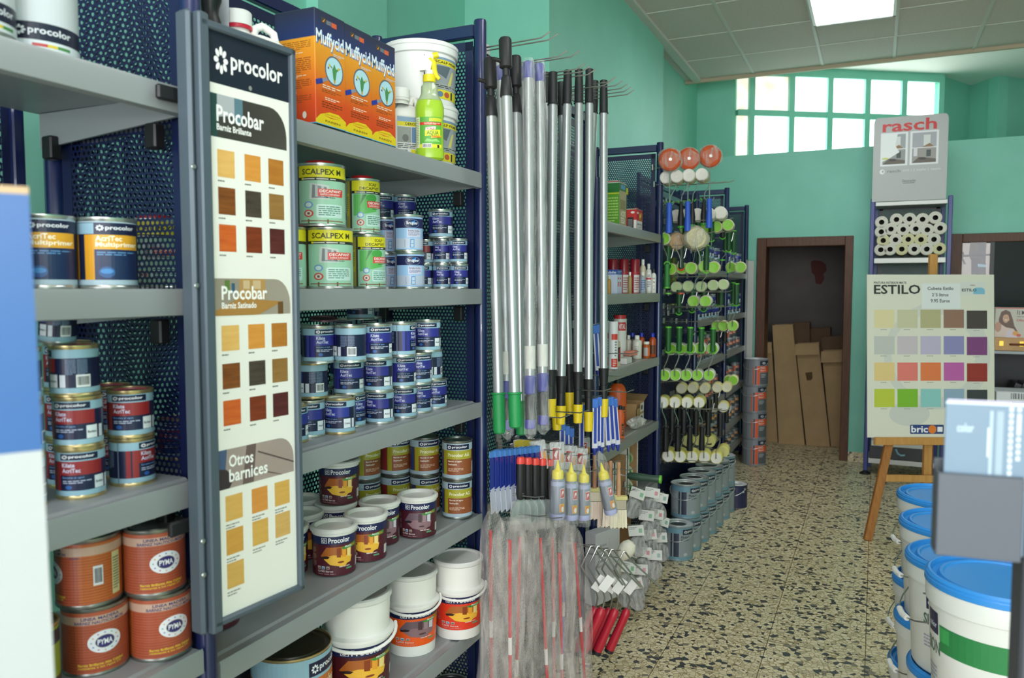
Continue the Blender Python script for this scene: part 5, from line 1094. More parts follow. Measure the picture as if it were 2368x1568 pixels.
brush('reddish wooden handled flat brush in the middle', 1412, 1065, -0.93, 'a8603c', w_=0.06, bris='e0c4b8')
brush('wooden handled flat brush partly behind the glue bottle', 1401, 1068, -0.96, 'b0765a', w_=0.062, bris='e0c4b8')
brush('flat brush with pinkish bristles below the glue bottles', 1375, 1050, -1.0, 'b0765a', w_=0.06, bris='e0c4b8', rz=R(25))
# long thin blue and white brushes in clear sleeves
for i, (px_, py_, ln_) in enumerate(((1376, 922, 0), (1384, 918, 0), (1392, 922, 0), (1402, 920, -3), (1411, 918, -4), (1420, 922, -5), (1300, 975, 0), (1310, 985, 0), (1320, 990, 0), (1345, 935, 0), (1384, 750, -6), (1376, 752, -4))):
    t = hang('slim_brush', 'slim blue and white brush, ' + ['first', 'second', 'third', 'fourth', 'fifth', 'sixth'][i % 6] + (' hanging right of the yellow pole tips' if i < 6 else ' hanging behind the yellow pole tips'), 'brush', px_, py_, -0.95 if i < 6 else -1.05, R(35), 'slim blue and white brushes', R(ln_))
    m_ = MB(); m_.bbox(-0.011, -0.004, -0.19, 0.011, 0.004, -0.03, mat('cfd0dc', 0.4), 0.002); part('handle', m_, t)
    m_ = MB(); m_.bbox(-0.013, -0.0055, -0.035, 0.013, 0.0055, 0.0, mat('3f6fc4', 0.3), 0.002); part('header', m_, t)
    m_ = MB(); m_.bbox(-0.005, -0.0052, -0.17, 0.006, -0.0042, -0.03, mat('2b3f9c', 0.3), 0.0003); part('stripe', m_, t)
    m_ = MB(); m_.lathe([(0.004, -0.215), (0.010, -0.19), (0.0095, -0.188)], mat('2b3a94', 0.4), n=10); part('tip', m_, t)
# trays of wire for the lower hooks
for y_, z_, w_ in ((2.32, 1.165, 'long hook above the scraper packs'), (2.5, 1.155, 'long hook above the putty knives'), (2.75, 1.20, 'long hook above the blister packs'), (2.95, 1.235, 'long hook holding the slim brushes'), (3.05, 1.16, 'long hook holding the wooden brushes'), (2.6, 0.93, 'long hook over the bagged rods'), (3.1, 0.83, 'low hook holding the roller frames'), (3.12, 1.31, 'hook end reaching in front of the bottle shelf')):
    hook(y_, z_, 0.27, 'steel peg hook, ' + w_, 'lower wire hooks', rise=0.015)
# bagged red rods: crumpled film sleeves that hang to the floor with thin rods inside
def bag(label, px_, py_, X, wt, wb_, ln_, seed, rod='c8202c', bend=0.0, depth_=0.035, rods=1):
    p = onX(px_, py_, X); t = thing('bagged_rod', label, 'bagged rod set', p, math.atan2(-p.x, p.y), 'clear bags with thin rods inside')
    rr = random.Random(seed); n, m_ = 22, 34; vs = []; ph = [rr.uniform(0, 6.28) for _ in range(6)]
    for j in range(m_ + 1):
        s = j / m_; w_ = wt + (wb_ - wt) * s ** 0.7; w_ *= 1 - 0.55 * math.exp(-((s - 0.0) / 0.03) ** 2)
        for i in range(n):
            a = 2 * math.pi * i / n
            k = 1 + 0.10 * math.sin(3 * a + ph[0] + s * 5) + 0.07 * math.sin(7 * a + ph[1] - s * 9) + 0.04 * math.sin(17 * s + ph[2] + 2 * a)
            vs.append((w_ * k * math.cos(a) + bend * s + 0.006 * math.sin(9 * s + ph[3]), depth_ * k * math.sin(a) * (0.6 + 0.5 * s), -ln_ * s))
    mb = MB(); mb.add(vs, [(j * n + i, j * n + (i + 1) % n, (j + 1) * n + (i + 1) % n, (j + 1) * n + i) for j in range(m_) for i in range(n)], film('c9c2bd', 0.24)); part('plastic_bag', mb, t)
    for k in range(rods):
        x0 = (k - (rods - 1) / 2) * 0.022 + rr.uniform(-0.01, 0.01); x1 = x0 * 2 + bend * 0.9 + rr.uniform(-0.02, 0.02)
        z0 = -0.06 - 0.05 * k; z1_ = -ln_ * rr.uniform(0.9, 0.98)
        mb = MB(); mb.tube([(x0, 0, z0), ((x0 + x1) / 2, -0.004, (z0 + z1_) / 2), (x1, 0, z1_)], 0.0048, mat(rod, 0.4), n=8); r_ = part('rod', mb, t)
        zm = z0 + (z1_ - z0) * rr.uniform(0.35, 0.6); f_ = (zm - z0) / (z1_ - z0)
        mb = MB(); mb.tube([(x0 + (x1 - x0) * f_, -0.004 * (1 - abs(2 * f_ - 1)), zm), (x0 + (x1 - x0) * (f_ - 0.05), -0.004 * (1 - abs(2 * f_ - 1)), zm + 0.05)], 0.0056, mat('e2dcd8', 0.5), n=8); part('paper_band', mb, r_)
    return t
zb_ = lambda px_, py_, X: onX(px_, py_, X).z - 0.015
bg = [(1142, 1180, -1.0, 0.030, 0.06, 'leftmost, against the blue post', 0.0, 1), (1172, 1200, -0.93, 0.05, 0.062, 'large crumpled one, second from the left', -0.02, 1), (1210, 1195, -0.92, 0.045, 0.055, 'below the putty knives', -0.01, 1), (1250, 1200, -0.92, 0.045, 0.05, 'in the middle of the row', 0.03, 1),
      (1292, 1200, -0.89, 0.04, 0.05, 'with two crossing red rods', 0.035, 2), (1322, 1215, -0.92, 0.035, 0.045, 'right end of the row', 0.06, 1)]
for i, (px_, py_, X, wt, wb_, w_, bd_, nr) in enumerate(bg):
    bag('clear bag with thin red rods reaching the floor, ' + w_, px_, py_, X, wt, wb_, zb_(px_, py_, X), i + 3, bend=bd_, rods=nr)
bag('clear bag with a thin blue rod, narrow, right of the red ones', 1312, 1195, -0.97, 0.022, 0.03, 0.75, 44, rod='2f5ac0', bend=0.02)
# roller frames with red handles hanging low
def redframe(label, px_, py_, X, s):
    p = onX(px_, py_, X); t = thing('roller_holder', label, 'paint roller frame', p, math.atan2(-p.x, p.y), 'roller frames with red handles')
    m_ = MB(); m_.tube([(0.17 * s, 0.02, -0.145), (0.055, 0.01, -0.04), (0.028, 0.0, 0.0), (0.022, 0, 0.0), (-0.012, 0, -0.075), (0.004, 0, -0.10), (0.042, 0, -0.165), (0.048, 0, -0.185), (0.038, 0, -0.235)], 0.0033, STEEL, n=8); part('wire', m_, t)
    M, Ln = align(Vector((0.040, 0, -0.222)), Vector((-0.028, -0.004, -0.385)))
    m_ = MB(); m_.lathe([(0, 0), (0.010, 0.0), (0.0165, 0.012), (0.0165, 0.03), (0.0155, 0.08), (0.0175, 0.15), (0.017, Ln)], mat('b01c30', 0.4), n=16, M=M); h_ = part('handle', m_, t)
    m_ = MB(); m_.lathe([(0.0175, Ln - 0.006), (0.0178, Ln + 0.006), (0.012, Ln + 0.01), (0, Ln + 0.01)], PBK, n=16, M=M); m2 = part('handle_end', m_, h_)
    m_ = MB(); m_.bbox(-0.016, -0.0015, -0.03, 0.016, 0.0015, 0.03, mat('d8d8d4', 0.5), 0.001, M=Matrix.Translation((0.052, -0.012, -0.13)) @ Matrix.Rotation(R(35), 4, 'Y')); part('price_tag', m_, t, smooth=0)
for i, (px_, py_, X, s) in enumerate(((1428, 1275, -0.86, 1.0), (1400, 1270, -0.87, 0.8), (1386, 1270, -0.90, 0.9), (1368, 1262, -0.88, 0.7), (1352, 1262, -0.91, 0.8))):
    redframe('wire roller frame with red handle, ' + ['rightmost, nearest the aisle', 'second from the right', 'third from the right', 'fourth from the right', 'leftmost, beside the plastic bags'][i], px_, py_, X, s)
p = onX(1448, 1272, -0.93); t = thing('foam_roller', 'cream striped egg shaped roller above the red handled frames', 'paint roller', p, R(30))
m_ = MB(); m_.lathe([(0, -0.045), (0.018, -0.042), (0.03, -0.025), (0.036, 0), (0.032, 0.022), (0.02, 0.04), (0, 0.045)], noisy('cream_fleece', 'e4e0c8', 'f0ecdc', 60, 0.9, bump=0.3), n=24, M=Matrix.Rotation(R(38), 4, 'Y')); part('sleeve', m_, t)
m_ = MB(); m_.tube([(-0.02, 0, -0.03), (-0.05, 0, -0.075), (-0.06, 0, -0.09)], 0.003, STEEL, n=8); part('wire', m_, t)
# ================================================================ BAY 3: BOTTLES, GLUES, CARTONS
def zpos(l, r_, X, y=600): return onX((l + r_) / 2, y, X)
def prod(name, label, cat, l, r_, z, X, group=None, rz=None, y=600):
    p = zpos(l, r_, X, y); r0 = (r_ - l) * depth(p) / FPX / 2
    if p.y + r0 > 4.36: p = p * ((4.36 - r0) / p.y)
    if p.y - r0 < 3.33: p = p * ((3.33 + r0) / p.y)
    if p.x - r0 < XR - 0.01: p = Vector((XR - 0.01 + r0, p.y, 0))
    return thing(name, label, cat, (p.x, p.y, z + 0.0006), math.atan2(-p.x, p.y) if rz is None else rz, group), (r_ - l) * depth(p) / FPX / 2
def lathep(nm, prof, m, t, n=22, **k): return part(nm, MB().lathe(prof, m, n=n, **k), t)
def bottle(label, l, r_, z, X, h_, body, capc, lab=None, cat='bottle', neck=0.45, trans=0, group='bottles on the shelves behind the poles', shoulder=0.72, y=600, lm=None):
    t, r = prod('bottle', label, cat, l, r_, z, X, group, y=y); M0 = mat(body, 0.3, trans=trans)
    hs = h_ * shoulder; hc = h_ * 0.84
    lathep('bottle_body', [(0, 0), (r * 0.92, 0), (r, 0.003), (r, hs), (r * 0.85, hs + (hc - hs) * 0.5), (r * neck, hc - 0.001), (r * neck, hc)], M0, t)
    lathep('cap', [(r * neck * 1.12, hc), (r * neck * 1.15, h_ - 0.002), (r * neck * 1.05, h_), (0, h_)], mat(capc, 0.4), t)
    if lab: part('label', printmesh(MB(), lab, cylmap(r + 0.0002, h_ * 0.08, hs * 0.97), 12), t)
    return t
def aerosol(label, l, r_, z, X, h_, capc, body, lab, y=600):
    t, r = prod('spray_can', label, 'spray can', l, r_, z, X, 'dark red capped spray cans', y=y)
    lathep('can_body', [(0, 0), (r, 0), (r, h_ * 0.62), (r * 0.9, h_ * 0.66)], mat(body, 0.3), t)
    lathep('cap', [(r * 0.97, h_ * 0.62), (r * 0.97, h_ * 0.97), (r * 0.9, h_), (0, h_)], mat(capc, 0.3), t)
    part('label', printmesh(MB(), lab, cylmap(r + 0.0002, 0.005, h_ * 0.6), 12), t); return t
def carton(name, label, cat, px_, z, X, w_, d_, h_, m, front=None, side=None, rz=R(90), group=None, y=600, open_=False):
    """px_: pixel of the near left corner; box runs along +Y from it when rz is 90 degrees"""
    p = onX(px_, y, X); t = thing(name, label, cat, (p.x, p.y, z + 0.0006), rz, group)
    mb = MB()
    if open_:
        q = 0.003
        for a in ((0, 0, 0, w_, d_, q), (0, 0, 0, w_, q, h_ * 0.75), (0, d_ - q, 0, w_, d_, h_), (0, 0, 0, q, d_, h_), (w_ - q, 0, 0, w_, d_, h_)): mb.box(*a, m)
    else: mb.bbox(0, 0, 0, w_, d_, h_, m, 0.0015)
    part('carton', mb, t, smooth=0)
    if front: part('front_print', printmesh(MB(), front, flatmap(0, 0, 0, w_, h_)), t, smooth=0)
    if side: part('side_print', printmesh(MB(), side, lambda u, v, off: Vector((-off, d_ - u * d_, v * h_))), t, smooth=0)
    return t
a3, b3, c3, d3, e3, f3 = Z3
# top shelf
for l, r_, X, w_ in ((1415, 1452, -1.42, 'right'), (1396, 1430, -1.44, 'middle'), (1372, 1396, -1.38, 'left')):
    t, r = prod('yellow_lidded_tub', 'blue grey tub with yellow lid standing at the back of the top shelf, ' + w_, 'tub', l, r_, a3, X, 'yellow lidded tubs', y=430); r = max(r, 0.046)
    lathep('body', [(0, 0), (r * 0.92, 0), (r * 0.95, 0.20), (r * 0.95, 0.225)], mat('3f5a74', 0.4), t); lathep('lid', [(r, 0.222), (r * 1.02, 0.226), (r * 1.02, 0.252), (r * 0.97, 0.258), (0, 0.258)], mat('d8cc28', 0.4), t)
    part('label', printmesh(MB(), [('t', 'FAREN', 0, 0.82, 34, 0.90, 'c8c040'), ('r', -40, 0.1, 60, 0.7, '4f6a3c')], cylmap(r * 0.95 + 0.0005, 0.0, 0.225), 10), t)
tea = [('r', 0, 0, 1, 1, 'c8302c'), ('r', 0.06, 0.06, 0.94, 0.48, 'e4e0dc'), ('r', 0.4, 0.50, 0.95, 0.86, 'c87a30'), ('e', 0.6, 0.7, 0.14, 0.1, 'e8c060'), ('e', 0.8, 0.62, 0.1, 0.07, '8a4a20'), ('e', 0.2, 0.82, 0.14, 0.05, 'ece4e0'), ('t', 'ACEITE DE TECA', 0.12, 0.28, 0.9, 0.36, '5a5a60'), ('m', 0.3, 0.14, 0.85, 0.24, 2, '8a8a90')]
blk = [('r', 0, 0, 1, 1, 'c8302c'), ('r', 0.1, 0.08, 0.7, 0.62, '1c1c1e'), ('m', 0.16, 0.14, 0.62, 0.56, 7, 'a8a8a8'), ('e', 0.62, 0.84, 0.2, 0.05, 'ece4e0'), ('r', 0.72, 0.05, 1, 0.5, 'e4e0dc')]
def tincan(label, px_, z, X, w_, d_, h_, front, side, y=500, group='flat sided red, green and white tins'):
    t = carton('flat_tin', label, 'tin', px_, z, X, w_, d_, h_, mat('b8b4ae', 0.3, 0.5), front, side, group=group, y=y)
    part('rim', MB().bbox(-0.001, -0.001, h_ - 0.004, w_ + 0.001, d_ + 0.001, h_ + 0.0012, TIN, 0.001), t); lathep('cap', [(0.016, h_), (0.016, h_ + 0.008), (0, h_ + 0.008)], mat('c8302c', 0.4), t, c=(w_ * 0.5, d_ * 0.4, 0)); return t
tincan('small flat sided red and white oil tin at the right of the top shelf', 1472, a3, -1.16, 0.115, 0.055, 0.118, tea, blk)
grn = [('r', 0, 0, 1, 1, 'a89a70'), ('r', 0, 0.82, 1, 1, '2c6a34'), ('r', 0.2, 0.86, 0.8, 0.96, '4a8ab8'), ('t', 'ACEITE', 0.2, 0.24, 0.9, 0.36, 'ece4c8'), ('t', 'TECA', 0.2, 0.08, 0.8, 0.22, 'ece4c8'), ('r', 0.1, 0.4, 0.9, 0.62, '8a7a4a')]
grs = [('r', 0, 0, 1, 1, '5a9a2c'), ('r', 0, 0.78, 1, 1, '1f6a2c'), ('r', 0, 0.74, 1, 0.76, 'd8c830'), ('m', 0.1, 0.1, 0.9, 0.68, 9, 'a8cc70')]
tincan('tall green flat sided oil tin with a wood picture on the top shelf', 1432, a3, -1.15, 0.115, 0.07, 0.215, grn, grs)
tincan('red and white flat sided oil tin behind the green one', 1428, a3, -1.26, 0.13, 0.10, 0.27, tea, tea)
tincan('orange and grey tin cut by the rightmost pole', 1383, a3, -1.2, 0.09, 0.07, 0.2, [('r', 0, 0, 1, 1, 'd8803c'), ('r', 0, 0.7, 1, 0.9, '4a4a4c'), ('r', 0.1, 0.1, 0.9, 0.5, 'e0b080')], [('r', 0, 0, 1, 1, 'c8642c'), ('r', 0, 0.8, 1, 1, 'd8d8d0')])
# second shelf
lb1 = [('r', -180, 0, 180, 1, 'a02030'), ('r', -10, 0.0, 60, 0.9, 'd8d4d0'), ('m', -5, 0.1, 50, 0.8, 6, 'a03040'), ('r', -60, 0, -50, 1, '8f8f92')]
for l, r_, X, w_ in ((1457, 1480, -1.2, 'rightmost'), (1431, 1455, -1.25, 'middle'), (1405, 1430, -1.30, 'left'), (1380, 1402, -1.33, 'leftmost, cut by the pole')):
    aerosol('dark red capped spray can, second shelf behind the poles, ' + w_, l, r_, b3, X, 0.185, '8c1626', 'b03038', lb1)
carton('medicine_carton', 'pale blue and white carton with blue band in front of the spray cans', 'box', 1427, b3, -1.145, 0.085, 0.075, 0.118, mat('c3cbe0', 0.4), [('r', 0, 0.8, 1, 1, '2c4a9c'), ('m', 0.1, 0.84, 0.9, 0.96, 2, 'a8b4d8'), ('r', 0.15, 0.25, 0.42, 0.7, 'd8d8e4'), ('r', 0.17, 0.3, 0.4, 0.5, 'd87878'), ('r', 0.55, 0.25, 0.82, 0.7, 'd8d8e4'), ('r', 0.57, 0.3, 0.8, 0.5, 'd87878'), ('r', 0.2, 0.6, 0.38, 0.68, 'c83a3a'), ('r', 0.6, 0.6, 0.78, 0.68, 'c83a3a')], [('r', 0, 0.8, 1, 1, '2c4a9c'), ('t', 'ulades', 0.4, 0.84, 0.95, 0.95, 'e4e8f4')])
wl = [('r', -60, 0, 60, 1, 'e4e4e0'), ('r', -60, 0.62, 60, 0.72, 'c83a4a'), ('t', '6XID', -20, 0.75, 30, 0.9, '3a3a3c'), ('m', -30, 0.2, 40, 0.55, 3, '70707a')]
wl2 = [('t', '6X01', -20, 0.8, 30, 0.92, '3a3a3c'), ('t', 'T000', -20, 0.55, 30, 0.67, '3a3a3c'), ('e', 5, 0.25, 22, 0.16, '50505a'), ('e', 5, 0.25, 18, 0.13, 'e4e4e0')]
bottle('white bottle with red line near the right post of the second shelf', 1494, 1507, b3, -1.165, 0.165, 'e0ddd2', 'e8e6de', wl, cat='bottle')
bottle('white bottle with black cap, rightmost on the second shelf', 1506, 1518, b3, -1.15, 0.135, 'e6e4dc', '1c1c1e', wl2)
bottle('cream bottle standing behind the red lined one', 1480, 1494, b3, -1.25, 0.19, 'd8ceb0', 'ecebe4', None)
bottle('small clear bottle with blue print before the dark red cans', 1480, 1494, b3, -1.15, 0.115, 'b4c0cc', 'ecebe4', [('m', -40, 0.1, 50, 0.9, 6, '3f5fa8')], trans=0.3)
bottle('small white capped amber bottle beside the pale blue carton', 1452, 1462, b3, -1.15, 0.11, 'b89a60', 'ecebe4', None, trans=0.3)
bottle('small amber bottle right of the rightmost pole', 1404, 1414, b3, -1.15, 0.085, 'c09040', 'd8c8a0', None, trans=0.3)
bottle('white capped bottle with red and white label left of the rightmost pole', 1378, 1392, b3, -1.16, 0.12, 'd8b0a8', 'ecebe4', [('r', -60, 0.1, 60, 0.9, 'd8d4d0'), ('r', -60, 0.6, 60, 0.8, 'c03a3a'), ('r', -60, 0.2, 60, 0.5, 'd87070')])
# third shelf
tube_ = lambda *k: None
for l, r_, X, w_ in ((1407, 1429, -1.14, 'right'), (1392, 1409, -1.2, 'left')):
    t, r = prod('white_canister', 'white cylinder with red squares on the third shelf, ' + w_, 'canister', l, r_, c3, X, 'white cylinders with red squares', y=800)
    lathep('body', [(0, 0), (r, 0), (r, 0.225), (r * 0.9, 0.228), (0, 0.228)], mat('dfdfe0', 0.35), t); part('label', printmesh(MB(), [('r', -20, 0.62, 60, 0.74, 'd23a2c'), ('r', -20, 0.04, 60, 0.22, 'd23a2c'), ('m', 20, 0.26, 45, 0.6, 6, '6a6a70'), ('m', 0, 0.06, 40, 0.2, 3, 'e4c0b8')], cylmap(r + 0.0003, 0, 0.228), 10), t)
t, r = prod('filler_tub', 'white tub with red lid and red lettering behind the beige box', 'tub', 1418, 1449, c3, -1.24, None, y=780)
lathep('body', [(0, 0), (r * 0.95, 0), (r, 0.225)], mat('dcd8d2', 0.4), t); lathep('lid', [(r * 0.9, 0.225), (r * 0.9, 0.245), (0, 0.245)], mat('c82830', 0.4), t); part('label', printmesh(MB(), [('r', -60, 0.72, 60, 0.92, 'c83038'), ('t', 'VITAL', -10, 0.76, 50, 0.88, 'ece4e0')], cylmap(lambda v: r * (0.95 + 0.05 * v) + 0.0004, 0, 0.225), 10), t)
carton('small_carton', 'beige small carton with a red and black picture on the third shelf', 'box', 1429, c3, -1.15, 0.055, 0.04, 0.122, mat('cfc0a0', 0.5), [('r', 0.06, 0.2, 1, 0.78, '2c2c30'), ('e', 0.8, 0.5, 0.22, 0.25, 'c8242c'), ('r', 0, 0, 1, 0.16, 'd8cca8')], [('r', 0, 0.2, 1, 0.78, '8a8478')])
bottle('cream bottle with white cap beside the pink sponges', 1462, 1484, c3, -1.19, 0.128, 'dcd8cc', 'e8e6e0', [('m', -30, 0.1, 20, 0.8, 6, 'a8a498')], y=800)
bottle('pale bottle behind the pink sponges', 1446, 1461, c3, -1.25, 0.125, 'cfc8b8', 'e4e2da', None, y=800)
for l, r_, X, w_ in ((1501, 1517, -1.175, 'rightmost'), (1476, 1491, -1.30, 'in the middle at the back'), (1454, 1471, -1.32, 'left at the back')):
    bottle('amber bottle with bright blue cap on the third shelf, ' + w_, l, r_, c3, X, 0.135, 'c0501a' if X > -1.31 else '2a2a3a', '2834b8', [('r', -50, 0.1, 50, 0.7, '5a3018')], trans=0.2, y=800)
bottle('small orange labelled jar with white cap by the blue capped bottle', 1487, 1503, c3, -1.15, 0.092, 'b0561c', 'e4e2da', [('r', -50, 0.1, 20, 0.9, 'a8a8a8'), ('r', 20, 0.1, 60, 0.9, 'e07040')], neck=0.75, y=800)
t = carton('white_box', 'low white box under pink sponges on the third shelf', 'box', 1449, c3, -1.145, 0.10, 0.05, 0.03, mat('dcd8d4', 0.5), y=820)
p = onX(1462, 815, -1.17)
for k in range(2):
    t = thing('sponge', 'pink salmon sponge lying on the low white box, ' + ('lower', 'upper')[k], 'sponge', (p.x - 0.005, p.y - 0.01 + 0.008 * k, c3 + 0.0315 + 0.013 * k), R(80), 'pink sponges'); part('foam', MB().bbox(-0.045, -0.02, 0, 0.045, 0.02, 0.012, mat('e08a72', 0.9, bump=0.4, bscale=200), 0.003), t)
# fourth shelf
OR = mat('d85a1c', 0.4)
def jug(label, l, r_, X, h_, y=950):
    t, r = prod('orange_jug', label, 'bottle', l, r_, d3, X, 'orange cleaner bottles', y=y)
    lathep('jug_body', [(0, 0), (r * 0.95, 0), (r, 0.005), (r, h_ * 0.7), (r * 0.8, h_ * 0.82), (r * 0.42, h_ * 0.88), (r * 0.38, h_ * 0.9)], OR, t, sy=0.6); lathep('cap', [(r * 0.42, h_ * 0.88), (r * 0.42, h_ - 0.003), (r * 0.36, h_), (0, h_)], BLACK, t)
    f = lambda u, v, off: Vector(((r + 0.0006) * math.cos(R(u - 90)), (r * 0.6 + 0.0006) * math.sin(R(u - 90)), 0.01 + v * h_ * 0.65))
    part('label', printmesh(MB(), [('r', 20, 0.02, 60, 0.6, '4a3a34'), ('m', 22, 0.1, 58, 0.5, 5, 'c87850'), ('r', 30, 0.2, 40, 0.3, 'd8d8cc')], f, 10), t)
jug('large orange bottle with black cap on the fourth shelf', 1408, 1448, -1.26, 0.27); jug('small orange bottle with black cap in front of the large one', 1424, 1444, -1.15, 0.165)
CARD = noisy('corrugated_card', '9a7a50', 'a5855a', 30, 0.85)
t = carton('cardboard_box', 'open cardboard box with flap up on the fourth shelf', 'cardboard box', 1472, d3, -1.17, 0.155, 0.17, 0.12, CARD, [('r', 0.5, 0.55, 0.95, 0.95, 'd8d4c8'), ('e', 0.7, 0.75, 0.1, 0.12, '2c2c2c'), ('r', 0.5, 0.08, 0.95, 0.45, 'd8d4c8'), ('e', 0.7, 0.27, 0.1, 0.1, '2c2c2c'), ('r', 0, 0.485, 1, 0.5, '6a5230')], open_=True, y=930)
m_ = MB(); m_.add([(0.155, 0, 0.12), (0.155, 0.17, 0.12), (0.235, 0.17, 0.145), (0.235, 0, 0.145), (0.155, 0, 0.122), (0.155, 0.17, 0.122), (0.235, 0.17, 0.147), (0.235, 0, 0.147)], [(0, 1, 2, 3), (7, 6, 5, 4), (0, 3, 7, 4), (1, 2, 6, 5), (2, 3, 7, 6)], CARD); part('flap', m_, t, smooth=0)
place('krs', zpos(1486, 1510, -1.42).x, 4.25, d3, 'orange and white tin behind the open cardboard box', s=1.6)
p = onX(1470, 980, -1.16); t = thing('crumpled_bag', 'crumpled clear and white plastic bag before the cardboard box', 'plastic bag', (-1.150, p.y - 0.02, d3 + 0.001), R(80))
def blob(rx, ry, rz_, seed, m, n=20, k=10, amp=0.18):
    rr = random.Random(seed); ph = [rr.uniform(0, 6.28) for _ in range(5)]; vs = []
    for j in range(k + 1):
        th = math.pi * j / k
        for i in range(n):
            a = 2 * math.pi * i / n; q = 1 + amp * math.sin(3 * a + ph[0] + 2 * th) + amp * 0.7 * math.sin(5 * a + ph[1] - 3 * th) + amp * 0.5 * math.sin(7 * th + ph[2] + 2 * a)
            vs.append((rx * q * math.sin(th) * math.cos(a), ry * q * math.sin(th) * math.sin(a), max(0, rz_ * (1 - math.cos(th) * (0.9 + 0.1 * q)))))
    mb = MB(); mb.add(vs, [(j * n + i, j * n + (i + 1) % n, (j + 1) * n + (i + 1) % n, (j + 1) * n + i) for j in range(k) for i in range(n)], m); return mb
part('film', blob(0.085, 0.035, 0.032, 4, film('d8d6d0', 0.55)), t, smooth=60)
# fifth shelf: display cartons with rollers in them
for k, (px_, w_, hh) in enumerate(((1400, 0.16, 0.22), (1447, 0.21, 0.25), (1490, 0.20, 0.30))):
    p = onX(px_, 1080, -1.13); yy_ = min(p.y, 4.36 - w_)
    if k == 0: y0_ = yy_
    yy_ = y0_ + (0.0, 0.165, 0.38)[k]
    t = thing('display_carton', 'white edged open display carton on the fifth shelf, ' + ('left', 'middle', 'right, holding green banded rolls')[k], 'carton', (-1.135, yy_, e3 + 0.0006), R(90), 'display cartons under the orange bottles')
    mb = MB(); q = 0.004; WB = mat('d4d0c4', 0.5); dd_ = 0.22
    mb.box(0, 0, 0, w_, dd_, q, CARD); mb.box(0, dd_ - q, 0, w_, dd_, hh, CARD); mb.box(0, 0, 0, q, dd_, hh, WB); mb.box(w_ - q, 0, 0, w_, dd_, hh, CARD); mb.box(0, 0, 0, w_, q, hh * 0.12, WB)
    mb.box(0, 0, 0, 0.035, q, hh, WB); mb.box(w_ - 0.012, 0, 0, w_, q, hh, WB); part('carton', mb, t, smooth=0)
    part('print', printmesh(MB(), [('m', 0.25, 0.5, 0.7, 0.9, 2, '6a9a6a')], lambda u, v, off: Vector((0.004 + u * 0.028, -off, v * hh))), t, smooth=0)
def roll(label, x, y, z, r, ln, c1, band, rot, group=None):
    t = thing('roller_sleeve', label, 'paint roller sleeve', (x, y, z), 0, group); M = Matrix.Rotation(rot, 4, 'X') if True else None
    m_ = MB(); m_.lathe([(r * 0.3, -ln / 2), (r * 0.9, -ln / 2), (r, -ln / 2 + 0.006), (r, ln / 2 - 0.006), (r * 0.9, ln / 2), (r * 0.3, ln / 2)], mat(c1, 0.85, bump=0.2, bscale=150), n=22, M=M); part('sleeve', m_, t)
    m_ = MB(); m_.lathe([(r * 1.01, -ln * 0.25), (r * 1.015, ln * 0.2)], mat(band, 0.4), n=22, M=M); part('wrapper', m_, t)
    m_ = MB(); m_.lathe([(0, -ln / 2 - 0.001), (r * 0.4, -ln / 2 - 0.001)], mat('d8c030', 0.5), n=16, M=M); part('end_cap', m_, t)
xx = -1.19
for k, (c_, b_) in enumerate((('d8d4c0', '3a8a34'), ('d8d4c0', '3a8a34'), ('d4d0b8', '4a8a3a'))):
    roll('roll with green band in the right display carton, ' + ('lowest', 'middle', 'top with a yellow end')[k], xx, y0_ + 0.38 + 0.10, e3 + 0.045 + 0.076 * k, 0.037, 0.15, c_, b_, R(90), 'rolls with green bands')
t = thing('roller_holder', 'green handled roller frame sticking out over the aisle', 'paint roller frame', onX(1452, 1100, -1.0), R(5))
m_ = MB(); m_.lathe([(0, 0), (0.012, 0), (0.017, 0.01), (0.018, 0.06), (0.0155, 0.10), (0.0175, 0.14), (0.014, 0.15), (0, 0.15)], mat('2e4a3a', 0.5), n=16, M=Matrix.Rotation(R(92), 4, 'Y')); part('handle', m_, t)
m_ = MB(); m_.lathe([(0.0185, 0.143), (0.0185, 0.152), (0, 0.152)], mat('6abe30', 0.4), n=16, M=Matrix.Rotation(R(92), 4, 'Y')); part('handle_end', m_, t)
m_ = MB(); m_.tube([(0, 0, 0), (-0.03, 0, 0.0), (-0.05, 0, 0.02), (-0.08, 0, 0.02)], 0.003, STEEL, n=8); part('wire', m_, t)
# lowest shelf and floor: cartons and hanging pouches
carton('white_box', 'upright white box with a small drawing below the brushes', 'box', 1378, f3, -1.07, 0.17, 0.06, 0.32, mat('c2c1c4', 0.5), [('r', 0.55, 0.2, 0.56, 0.9, '9a9a9e'), ('m', 0.1, 0.5, 0.45, 0.85, 5, '9a9a9e')], y=1250, rz=R(70))
carton('brown_box', 'brown cardboard box beside the white box, behind the cream roller', 'cardboard box', 1434, f3, -1.13, 0.19, 0.2, 0.25, noisy('brown_card', '8a5c34', '96683e', 8, 0.8), y=1230)
carton('cream_box', 'pale box with yellow stripes behind the roller frames', 'box', 1420, f3, -1.05, 0.13, 0.05, 0.17, mat('cfcabb', 0.5), [('r', 0.55, 0.1, 0.65, 0.9, 'c8b050'), ('r', 0.3, 0.3, 0.45, 0.8, 'd8d090')], y=1330)
rr = random.Random(11)
pch = [(1478, 1130), (1510, 1128), (1530, 1140), (1496, 1180), (1520, 1178), (1535, 1195), (1470, 1215), (1500, 1225), (1525, 1232), (1462, 1262), (1490, 1265), (1514, 1272), (1455, 1300), (1480, 1305), (1500, 1300), (1448, 1330), (1466, 1338)]
